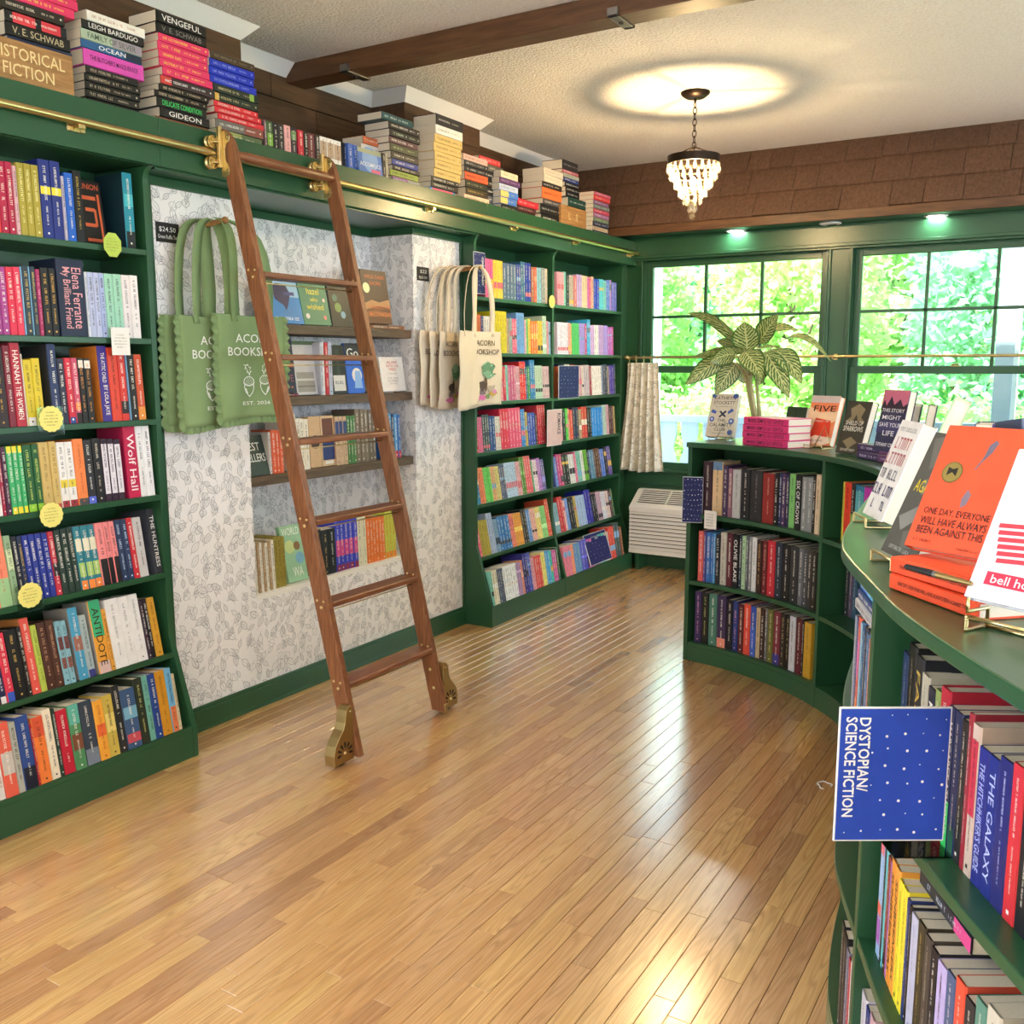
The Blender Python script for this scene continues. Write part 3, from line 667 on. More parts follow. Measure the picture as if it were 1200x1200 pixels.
for k, (a, b) in enumerate(LY):
    mb = MB(); y = a-.0045; sc = []
    # scalloped plate on the rail's side
    xc = lx(2.29)-.052
    pts = [(xc-.012, 2.205), (xc+.006, 2.200), (xc+.022, 2.208), (xc+.030, 2.225), (xc+.026, 2.245), (xc+.014, 2.258), (xc+.008, 2.275), (xc+.008, 2.300), (xc+.014, 2.315), (xc+.030, 2.328), (xc+.034, 2.346), (xc+.026, 2.362), (xc+.008, 2.368), (xc-.012, 2.366)]
    plate = fixn(MB().prism(pts, lambda u, v, w: (u, w, v), y, a-.0005).build('roller_plate', 'brass', lad, bevel=.001))
    bx(xc-.018, xc-.002, a-.020, a-.0045, 2.235, 2.385).build('plate_bar', 'brass', plate, bevel=.002)
    for z in (2.226, 2.345): MB().lathe([(0, .003), (.005, .002), (.006, -.001)], (xc+.02, y, z), 10, Matrix.Rotation(PI/2, 3, 'X')).build('screw', 'brass_satin', plate, smooth=True)
    for dz in (.037, -.037):
        Mw = Matrix.Rotation(PI/2, 3, 'Y')
        w = MB().lathe([(0, .014), (.012, .014), (.014, .009), (.019, .009), (.0215, .013), (.0235, .013), (.0235, .006), (.017, 0), (.0235, -.006), (.0235, -.013), (0, -.013)], (XR, a-.034, ZR+dz), 20, Mw).build('roller_wheel', 'brass', lad, smooth=.6)
        MB().tube([(XR, a-.034, ZR+dz), (xc-.01, a-.034, ZR+dz), (xc-.008, a-.012, ZR+dz)], .005, 8).build('axle', 'brass', w, smooth=True)
for k, (a, b) in enumerate(LY):                   # floor casters in fan-cut brass housings
    sg = -1 if k == 0 else 1; y0 = a if k == 0 else b; X1 = lx(.1)-.008; X0 = X1-.048
    pr = [(0, .014), (.108, .014), (.110, .055), (.100, .090), (.078, .118), (.055, .140), (.044, .165), (.040, .190), (.034, .212), (.020, .226), (.006, .226), (0, .215)]
    hs = fixn(MB().prism([(y0+sg*(.001+u), v) for u, v in pr], lambda u, v, w: (w, u, v), X0, X1).build('caster_housing', 'brass_satin', lad, bevel=.002))
    cy, cz = .050, .052
    for j in range(7):
        q = math.radians(-8+j*33); c, s_ = math.cos(q), math.sin(q); pts = []
        for (d, w) in ((.019, .0015), (.030, .0042), (.038, .0048), (.043, .003), (.043, -.003), (.038, -.0048), (.030, -.0042), (.019, -.0015)):
            pts.append((y0+sg*(.001+cy+d*c-w*s_), cz+d*s_+w*c))
        fixn(MB().prism(pts, lambda u, v, w: (w, u, v), X1-.001, X1+.0006).build('fan_slot', 'dark', hs))
    Mw = Matrix.Rotation(PI/2, 3, 'Y')
    MB().lathe([(0, .006), (.005, .005), (.007, 0)], (X1, y0+sg*(cy+.001), cz), 12, Mw).build('hub_screw', 'brass', hs, smooth=True)
    MB().lathe([(0, .003), (.004, .002), (.005, 0)], (X1, y0+sg*.016, .205), 10, Mw).build('screw', 'brass', hs, smooth=True)
    MB().lathe([(0, .012), (.034, .012), (.036, .008), (.036, -.008), (.034, -.012), (0, -.012)], ((X0+X1)/2, y0+sg*.056, .0362), 20, Mw).build('caster_wheel', 'rubber', lad, smooth=.6)
    bx(lx(.06)-.03, lx(.06)+.012, a+.002 if k else b-.02, a+.020 if k else b-.002, .015, .055).build('foot_clip', 'brass_satin', lad, bevel=.003) if k else None
    for z in ((.20, .12) if k else ()): MB().lathe([(0, .004), (.006, .003), (.008, 0)], (lx(z)-.035, a-.0005, z), 10, Matrix.Rotation(PI/2, 3, 'X')).build('screw_cap', 'brass', lad, smooth=True)
# ================================================================== CHANDELIER
cx, cy = -1.961, 5.109
ch = thing('chandelier', 'small tiered crystal chandelier hanging on a dark chain', 'chandelier', (cx, cy, ZC))
MB().lathe([(0, -.034), (.012, -.034), (.05, -.030), (.062, -.022), (.075, -.012), (.078, -.004), (.074, 0)], (cx, cy, ZC), 32).build('canopy', 'dark_metal', ch, smooth=.9)
MB().tube([(cx, cy, ZC-.033), (cx, cy, ZC-.055)], .007, 8).build('loop_stem', 'dark_metal', ch)
z = ZC-.05; zb = 2.645; n = 8; pitch = (z-zb)/n
for i in range(n):
    zc = z-(i+.5)*pitch; pts = []
    for k in range(14):
        q = 2*PI*k/14; hx_, hz_ = .0105*math.cos(q), (pitch*.5+.004)*math.sin(q)
        pts.append((cx+(hx_ if i % 2 else 0), cy+(0 if i % 2 else hx_), zc+hz_))
    MB().tube(pts, .0024, 6, closed=True).build('chain_link', 'dark_metal', ch, smooth=True)
zt, zbnd = 2.605, 2.563; rb = .137
mb = MB(); mb.lathe([(rb-.003, zt), (rb+.003, zt), (rb+.003, zbnd), (rb-.003, zbnd), (rb-.003, zt)], (cx, cy, 0), 48)
mb.build('ring_band', 'dark_metal', ch, smooth=.6)
for k in range(3):
    q = 2*PI*k/3+.4; MB().tube([(cx, cy, 2.652), (cx+rb*.5*math.cos(q), cy+rb*.5*math.sin(q), 2.628), (cx+rb*math.cos(q), cy+rb*math.sin(q), zt-.004)], .0035, 6).build('hanger_arm', 'dark_metal', ch, smooth=True)
MB().tube([(cx, cy, 2.662), (cx+.004, cy, 2.62), (cx+.034, cy, 2.59), (cx+.036, cy, 2.44), (cx+.02, cy, 2.424), (cx, cy, 2.424)], .0028, 6).build('centre_stem', 'dark_metal', ch, smooth=True)
MB().lathe([(0, .022), (.008, .02), (.012, .012), (.012, 0), (0, 0)], (cx, cy, 2.424), 12).build('bulb_socket', 'white', ch)
MB().lathe([(0, -.022), (.010, -.018), (.016, -.006), (.015, .008), (.009, .022), (0, .026)], (cx, cy, 2.470), 16).build('bulb', 'bulb', ch, smooth=True)
tiers = [(.134, 2.572, 22), (.118, 2.532, 19), (.094, 2.490, 15), (.069, 2.448, 11), (.044, 2.408, 7), (.019, 2.368, 4)]
drop = None
for (r, z, n) in tiers:
    MB().tube([(cx+r*math.cos(2*PI*k/24), cy+r*math.sin(2*PI*k/24), z+.004) for k in range(24)], .0018, 5, closed=True).build('tier_wire', 'brass_satin', ch)
    for k in range(n):
        q = 2*PI*k/n
        if drop is None: o = drop = MB().lathe([(0, 0), (.004, -.008), (.0095, -.030), (.011, -.042), (.008, -.052), (0, -.057)], (0, 0, 0), 6).build('crystal_drop', 'crystal', ch, local=True)
        else: o = bpy.data.objects.new('crystal_drop', drop.data); COL.objects.link(o); o.parent = ch
        o.location = (r*math.cos(q), r*math.sin(q), z-ZC); o.rotation_euler = (0, 0, q)
MB().lathe([(0, .016), (.011, .011), (.016, 0), (.011, -.011), (0, -.016)], (cx, cy, 2.292), 10).build('crystal_ball', 'crystal', ch)
for (lx_, ly_, lab) in ((.9, 1.5, 'unseen round fill lamp added to the ceiling above the near counter'), (-1.7, -1.1, 'unseen round fill lamp added behind the viewer on the left'), (1.2, -1.3, 'unseen round fill lamp added behind the viewer on the right')):  # lamps added outside the view to brighten the interior
    t = thing('added_fill_lamp', lab, 'lamp', (lx_, ly_, ZC), 'added fill lamps')
    MB().lathe([(.0, -.012), (.17, -.012), (.185, -.008), (.185, 0)], (lx_, ly_, ZC), 32).build('base_plate', 'dark_metal', t, smooth=.6)
    MB().lathe([(.165, -.012), (.16, -.04), (.13, -.075), (.08, -.095), (0, -.102)], (lx_, ly_, ZC), 32).build('glow_dome', 'fill_glow', t, smooth=True)
# ================================================================== AIR CONDITIONER UNDER THE SILL
ac = thing('air_conditioner', 'white louvred wall air conditioner under the window sill', 'air conditioner', (-2.59, 6.45, .13))
ax0, ax1, ay0, ay1, az0, az1 = -2.885, -2.27, 6.40, YB, .132, .462
b = MB(); b.box(ax0, ax1, ay0+.012, ay1-.001, az0, az1); fixn(b.build('body', 'ac', ac, bevel=.008))
hd = MB().prism([(ay0, az1-.012), (ay1-.001, az1-.012), (ay1-.001, .59), (ay1-.05, .59), (ay0, az1+.012)], lambda u, v, w: (w, u, v), ax0-.004, ax1+.004); hd = fixn(hd.build('top_cover', 'ac', ac, bevel=.006))
s0 = Vector((0, ay0+.035, az1+.037)); s1 = Vector((0, ay1-.058, .583)); dv = (s1-s0)
for i in range(7):
    c = s0+dv*(i+.5)/7; dd = dv.normalized(); nn = Vector((0, -dd.z, dd.y))
    for xa, xb in ((ax0+.045, ax0+.26), (ax0+.275, ax0+.49)):
        q = [Vector((x, 0, 0))+c+dd*s*.0045+nn*.0012 for x, s in ((xa, -1), (xb, -1), (xb, 1), (xa, 1))]
        MB().add(q, [(0, 1, 2, 3)]).build('vent_slot', 'dark', hd)
nl = 10; lh = (az1-.02-az0-.03)/nl
bx(ax0, ax1, ay0, ay0+.014, az0, az0+.032).build('front_rail', 'ac', ac, bevel=.003)
bx(ax0, ax1, ay0, ay0+.014, az1-.022, az1-.008).build('front_rail', 'ac', ac, bevel=.003)
for i in range(nl):
    z = az0+.032+i*lh
    fixn(MB().prism([(ay0+.001, z+.004), (ay0+.001, z+lh*.62), (ay0+.013, z+lh*.98), (ay0+.013, z+.004)], lambda u, v, w: (w, u, v), ax0+.002, ax1-.002).build('louvre', 'ac', ac))
    bx(ax0+.01, ax1-.01, ay0+.0105, ay0+.0125, z+lh*.6, z+lh*1.1).build('louvre_gap', 'dark', ac)
for xx in (ax0+.03, ax1-.06): bx(xx, xx+.03, ay0+.06, YB-.02, 0, az0).build('support_leg', 'green', ac)
# ================================================================== CURTAIN ROD AND CURTAIN
YRD, ZRD = 6.535, 1.552
rod = thing('curtain_rod', 'thin brass cafe curtain rod across the windows', 'rod', (-.3, YRD, ZRD))
MB().tube([(-2.985, YRD, ZRD), (2.4, YRD, ZRD)], .0095, 10).build('rod_tube', 'brass', rod, smooth=.8)
MB().lathe([(0, .022), (.012, .018), (.017, .008), (.017, -.008), (.012, -.018), (0, -.022)], (-2.99, YRD, ZRD), 14, Matrix.Rotation(PI/2, 3, 'Y')).build('finial', 'brass', rod, smooth=True)
for xx in (-2.965, -1.515, -.06): 
    mb = MB(); mb.tube([(xx, YB, ZRD-.004), (xx, YRD, ZRD-.012)], .006, 8); mb.box(xx-.012, xx+.012, YB-.004, YB, ZRD-.022, ZRD+.016); mb.tube([(xx, YRD-.012, ZRD+.004), (xx, YRD-.008, ZRD-.012), (xx, YRD+.008, ZRD-.012), (xx, YRD+.012, ZRD+.004)], .0045, 6)
    mb.build('rod_bracket', 'brass', rod)
cu = thing('cafe_curtain', 'cream leaf-print cafe curtain drawn to the left end of rod', 'curtain', (-2.87, YRD, .715))
nu, nv = 64, 26; vs_ = []; fs = []
for j in range(nv+1):
    f = j/nv; x0 = -2.975-.075*f**1.5; x1 = -2.735+.055*f; z = 1.513-(1.513-.722)*f
    for i in range(nu+1):
        u = i/nu; amp = .016+.018*f
        yy = YRD-.012*f+amp*math.sin(u*2*PI*5.5+.4*math.sin(f*4))+.006*math.sin(u*23+f*3)
        vs_.append((x0+(x1-x0)*u, yy, z+.006*math.sin(u*9)*f))
for j in range(nv):
    for i in range(nu): fs.append((j*(nu+1)+i, j*(nu+1)+i+1, (j+1)*(nu+1)+i+1, (j+1)*(nu+1)+i))
o = MB().add(vs_, fs).build('drape', 'curtain', cu, smooth=True); sm = o.modifiers.new('s', 'SOLIDIFY'); sm.thickness = .0015
for xx in (-2.962, -2.908, -2.85, -2.795, -2.748):
    MB().tube([(xx, YRD+.014*math.cos(2*PI*k/16), ZRD-.006+.016*math.sin(2*PI*k/16)) for k in range(16)], .0026, 6, closed=True).build('curtain_ring', 'brass', cu, smooth=True)
    MB().tube([(xx, YRD, ZRD-.022), (xx, YRD, ZRD-.040)], .0025, 6).build('ring_clip', 'brass', cu)
# ================================================================== SERPENTINE COUNTER BOOKCASE
CZ = 1.12
AC0, ARAD = Vector((-1.922, 3.193)), 1.357
ctrl = [AC0+Vector((math.cos(math.radians(a)), math.sin(math.radians(a))))*ARAD for a in (82, 74, 66, 58, 50, 42, 34, 26, 18, 10, 3)]
ctrl += [Vector(p) for p in ((-.545, 2.98), (-.522, 2.74), (-.495, 2.50), (-.465, 2.26), (-.428, 2.07), (-.384, 1.94), (-.325, 1.795), (-.238, 1.588), (-.143, 1.412), (-.045, 1.255), (.06, 1.10), (.17, .95), (.28, .82))]
def catmull(ps, sub=10):
    out = []
    for i in range(len(ps)-1):
        p0, p1, p2, p3 = ps[max(i-1, 0)], ps[i], ps[i+1], ps[min(i+2, len(ps)-1)]
        for k in range(sub):
            t = k/sub; out.append(.5*((2*p1)+(p2-p0)*t+(2*p0-5*p1+4*p2-p3)*t*t+(3*p1-p0-3*p2+p3)*t**3))
    out.append(ps[-1]); return out
CP = catmull(ctrl)
CLN = [0]
for a, b in zip(CP[:-1], CP[1:]): CLN.append(CLN[-1]+(b-a).length)
def cpt(s):
    s = max(0, min(s, CLN[-1]-1e-6)); i = 0; lo, hi = 0, len(CLN)-1
    while hi-lo > 1:
        m = (lo+hi)//2
        if CLN[m] <= s: lo = m
        else: hi = m
    f = (s-CLN[lo])/(CLN[hi]-CLN[lo]); p = CP[lo].lerp(CP[hi], f)
    a = CP[max(lo-1, 0)]; b = CP[min(hi+1, len(CP)-1)]; d = (b-a).normalized(); return p, Vector((d.y, -d.x)), d
def cfind(px, z, s0, s1, inset=0.0):
    def fn(s):
        p, n, d = cpt(s); q = p-n*inset; return (q.x, q.y, z)
    return solve(fn, px, s0, s1, 0)
def sweep(mb, s0, s1, off0, off1, z0, z1, step=.035):
    n = max(2, int((s1-s0)/step)); vs_ = []
    for i in range(n+1):
        p, nn, d = cpt(s0+(s1-s0)*i/n)
        for o, z in ((off0, z0), (off1, z0), (off1, z1), (off0, z1)):
            q = p-nn*o; vs_.append((q.x, q.y, z))
    fs = [(0, 1, 2, 3), (4*n+3, 4*n+2, 4*n+1, 4*n)]
    for i in range(n):
        for k in range(4): fs.append((4*i+k, 4*i+(k+1) % 4, 4*i+4+(k+1) % 4, 4*i+4+k))
    mb.add(vs_, fs); return mb
SMAX = CLN[-1]
# distance along the counter of each upright
sU = [.012, cfind(965, CZ-.02, .4, 1.5), 2.35, None, SMAX-.03]
sU[3] = solve(lambda s: (cpt(s)[0].x, cpt(s)[0].y, CZ), 1023, 2.9, SMAX-.2, 0)
CDEP = .33; CSH = (.762, .418, .098)
ctr = thing('curved_counter_bookcase', 'serpentine dark green counter with open shelves of books below', 'bookcase', (-.9, 3.2, 0))
fixn(sweep(MB(), 0, SMAX, -.014, CDEP+.05, CZ-.026, CZ).build('counter_top', 'green', ctr, bevel=.004))
for s in sU:
    p, n, d = cpt(s); mb = MB(); w = .0115
    q = [p-n*o+d*e for o, e in ((.004, -w), (.004, w), (CDEP, w), (CDEP, -w))]
    mb.add([(v.x, v.y, 0) for v in q]+[(v.x, v.y, CZ-.026) for v in q], [(3, 2, 1, 0), (4, 5, 6, 7)]+[(i, (i+1) % 4, 4+(i+1) % 4, 4+i) for i in range(4)])
    fixn(mb.build('upright', 'green', ctr, bevel=.002))
for a, b in zip(sU[:-1], sU[1:]):
    for z in CSH: fixn(sweep(MB(), a+.0115, b-.0115, .006, CDEP-.012, z-.021, z).build('shelf', 'green', ctr, bevel=.002))
    fixn(sweep(MB(), a+.0115, b-.0115, CDEP-.012, CDEP, 0, CZ-.026).build('back_panel', 'green', ctr))
    fixn(sweep(MB(), a+.0115, b-.0115, .006, .022, 0, CSH[2]-.021).build('kick_board', 'green', ctr, bevel=.002))
# ================================================================== BOOKS
RB = random.Random(21)
def lum(h): return .3*int(h[0:2], 16)+.59*int(h[2:4], 16)+.11*int(h[4:6], 16)
_pg = {}
def make_book(name, t, h, d, col, title=None, tcol=None, bands=(), side=None, hard=False, lines=None, art=(), greek=True, pages='e3d8c4', lying=False, sub=None, gs=1.0):
    mb = MB(); b = .0026 if hard else .0012; e = min(.0022, t*.15); ins = .003 if hard else .0006
    c = hx(col); sc = hx(col if art else (side or col))
    o = [(-d, -t/2), (-e*1.6, -t/2), (0, -t/2+e), (0, t/2-e), (-e*1.6, t/2), (-d, t/2), (-d, t/2-b), (-b-.001, t/2-b), (-b-.001, -t/2+b), (-d, -t/2+b)]
    n = len(o); mb.add([(x, y, 0) for x, y in o]+[(x, y, h) for x, y in o], [])
    base = len(mb.v)-2*n
    def F(idx, cc): mb.f.append(tuple(base+i for i in idx)); mb.c.append(cc)
    for i in range(n):
        j = (i+1) % n; F((i, j, n+j, n+i), c if i in (1, 2, 3) else sc)
    for z in (0, n):
        for q in ((0, 1, 8, 9), (1, 2, 3, 4), (1, 4, 7, 8), (4, 5, 6, 7)):
            F(tuple(z+k for k in (q if z else q[::-1])), sc)
    xs, yh = .00025, t/2-e
    for (f0, f1, bc) in bands:
        mb.add([(xs, -yh, f0*h), (xs, yh, f0*h), (xs, yh, f1*h), (xs, -yh, f1*h)], [(0, 1, 2, 3)], hx(bc)); 
    tc = hx(tcol or ('f2ecdf' if lum(col) < 150 else '2a2622'))
    X, D, U = .0005, Vector((0, 0, -1)), Vector((0, 1, 0))
    if title:
        parts = title.split('|'); seg = h*.86/len(parts); zc = h*.93
        for pt in parts:
            two = pt.split('/')
            for k, ln in enumerate(two):
                yy = 0 if len(two) == 1 else (t*.2 if k == 0 else -t*.2)
                letter(mb, ln.replace('_', ' '), (X, yy, zc-seg/2), D, U, seg*.92, (t-2*e)*(.62 if len(two) == 1 else .36), tc)
            zc -= seg
    elif greek and t > .006:
        hh = min(t*.36, .0085)*gs; f = RB.uniform(.38, .55); flip = RB.random() < .5
        za, zb = (.92, .92-f) if flip else (.92, .92-f)
        dashes(mb, (X, 0, h*(za+zb)/2), D, U, h*(za-zb), hh, tc, RB)
        g2 = min(t*.26, .006)*gs; dashes(mb, (X, 0, h*((zb-.05)+.16)/2), D, U, h*max(.1, (zb-.05)-.16), g2, tc, RB)
        q = min(t*.13, .003)
        if RB.random() < .6: mb.add([(X, -q, h*.05), (X, q, h*.05), (X, q, h*.05+2*q), (X, -q, h*.05+2*q)], [(0, 1, 2, 3)], tc)
    # front cover print (+Y face), spine on its left
    y = t/2
    for k, a in enumerate(art):
        yy = y+.0002*(k+1); ac_ = hx(a[-1])
        if a[0] == 'p': mb.add([(-u*d, yy, v*h) for u, v in a[1]], [tuple(range(len(a[1])))], ac_)
        elif a[0] == 'r': u0, v0, u1, v1 = a[1]; mb.add([(-u0*d, yy, v0*h), (-u1*d, yy, v0*h), (-u1*d, yy, v1*h), (-u0*d, yy, v1*h)], [(0, 1, 2, 3)], ac_)
        elif a[0] == 'd':
            u, v, r = a[1]; mb.add([(-u*d+r*d*math.cos(2*PI*i/14), yy, v*h+r*d*math.sin(2*PI*i/14)) for i in range(14)], [tuple(range(14))], ac_)
        elif a[0] == 't':
            u0, v0, u1, v1 = a[1]; letter(mb, a[2], (-(u0+u1)/2*d, yy, (v0+v1)/2*h), (-1, 0, 0), (0, 0, 1), (u1-u0)*d, (v1-v0)*h, ac_, stretch=a[3] if len(a) > 4 else 1.7)
        elif a[0] == 'x':
            u0, v0, u1, v1 = a[1]; dashes(mb, (-(u0+u1)/2*d, yy, (v0+v1)/2*h), (-1, 0, 0), (0, 0, 1), (u1-u0)*d, (v1-v0)*h, ac_, RB)
    root = mb.build(name, 'book')
    pk = (round(t, 3), round(h, 3), round(d, 3), hard)
    if pk not in _pg:
        p = bx(-d+ins, -b-.0012, -t/2+b+.0001, t/2-b-.0001, ins, h-ins).build('pages', 'paper', root, local=True); _pg[pk] = p.data
    else:
        p = bpy.data.objects.new('pages', _pg[pk]); COL.objects.link(p); p.parent = root
    return root
def setm(o, pos, phi, tilt=0, roll=0, lying=False):
    """phi: azimuth of the spine's outward direction; tilt: backward lean"""
    m = Matrix.Translation(Vector(pos)) @ Matrix.Rotation(phi, 4, 'Z') @ Matrix.Rotation(-tilt, 4, 'Y')
    if roll: m = m @ Matrix.Rotation(roll, 4, 'X')
    o.matrix_world = m; o.location, o.rotation_euler = m.to_translation(), m.to_euler(); return o
def setcover(o, bl, phi, lean, t):
    """front cover faces azimuth phi, bl = bottom-left front corner"""
    m = Matrix.Translation(Vector(bl)) @ Matrix.Rotation(phi-PI/2, 4, 'Z') @ Matrix.Rotation(lean, 4, 'X') @ Matrix.Translation(Vector((0, -t/2, 0)))
    o.location, o.rotation_euler = m.to_translation(), m.to_euler(); return o
def parse(item):
    f = item.split(); it = dict(x=float(f[0]), y=float(f[1]), col=f[2], bands=[], title=None, tcol=None, side=None, hard=False)
    for k in f[3:]:
        a, v = k.split('=')
        if a == 'b': q = v.split(','); it['bands'].append((float(q[0]), float(q[1]), q[2]))
        elif a == 't': q = v.split(','); it['title'] = q[0]; it['tcol'] = q[1] if len(q) > 1 else None
        elif a == 'c': it['tcol'] = v
        elif a == 's': it['side'] = v
        elif a == 'h': it['hard'] = True
    return it
def shelf_row(path, z, tilt, spec, org, x0, place, group, side='left', smin=0, smax=9, inset=.004, maxh=.30, count0=0, total=None):
    ox, oy, sc = org; th = math.radians(tilt); made = []; xl = ox+x0/sc
    def at(s):
        p, n, d = path(s); q = p-n*inset; return q, n, d
    def f0(s): q, n, d = at(s); return (q.x, q.y, z)
    s0 = solve(f0, xl, smin, smax, 0)
    for raw in spec.strip().split(';'):
        raw = raw.strip()
        if not raw: continue
        if raw.startswith('gap'): s0 = solve(f0, ox+float(raw.split()[1])/sc, smin, smax, 0); continue
        it = parse(raw); s1 = solve(f0, ox+it['x']/sc, smin, smax, 0); t = max(.0045, s1-s0-.0008); sm = (s0+s1)/2; q, n, d = at(sm)
        def fh(hh): return (q.x-n.x*math.sin(th)*hh, q.y-n.y*math.sin(th)*hh, z+math.cos(th)*hh)
        h = min(maxh, max(.12, solve(fh, oy+it['y']/sc, .08, .40, 1)))
        dep = RB.uniform(.118, .128) if h < .2 else (RB.uniform(.132, .14) if h < .225 else RB.uniform(.148, .158))
        hard = it['hard'] or h > .228
        o = make_book('hardcover_book' if hard else 'paperback_book', t, h, dep, it['col'], it['title'], it['tcol'], it['bands'], it['side'], hard)
        dz = RB.uniform(-.0012, .0012)
        setm(o, (q.x-n.x*RB.uniform(0, .004), q.y-n.y*RB.uniform(0, .004), z+.0006), math.atan2(n.y, n.x), th)
        made.append((o, it['col'], hard)); s0 = s1
    label_row(made, place, group, side, count0); return made
def label_row(made, place, group, side, count0=0):
    seq = made if side == 'left' else made[::-1]
    for i, (o, c, hard) in enumerate(seq): tag(o, '%s %s %s from %s %s' % (cname(c), 'hardback' if hard else 'paperback', ordn(i+1+count0), side, place), 'book', group)
def wall_path(X):
    def f(s): return Vector((X, s)), Vector((1, 0)), Vector((0, 1))
    return f
C2, C3, C4 = (0, 180, 4.615), (0, 400, 4.0), (0, 670, 3.871)
G = 'books in the left bookcase'
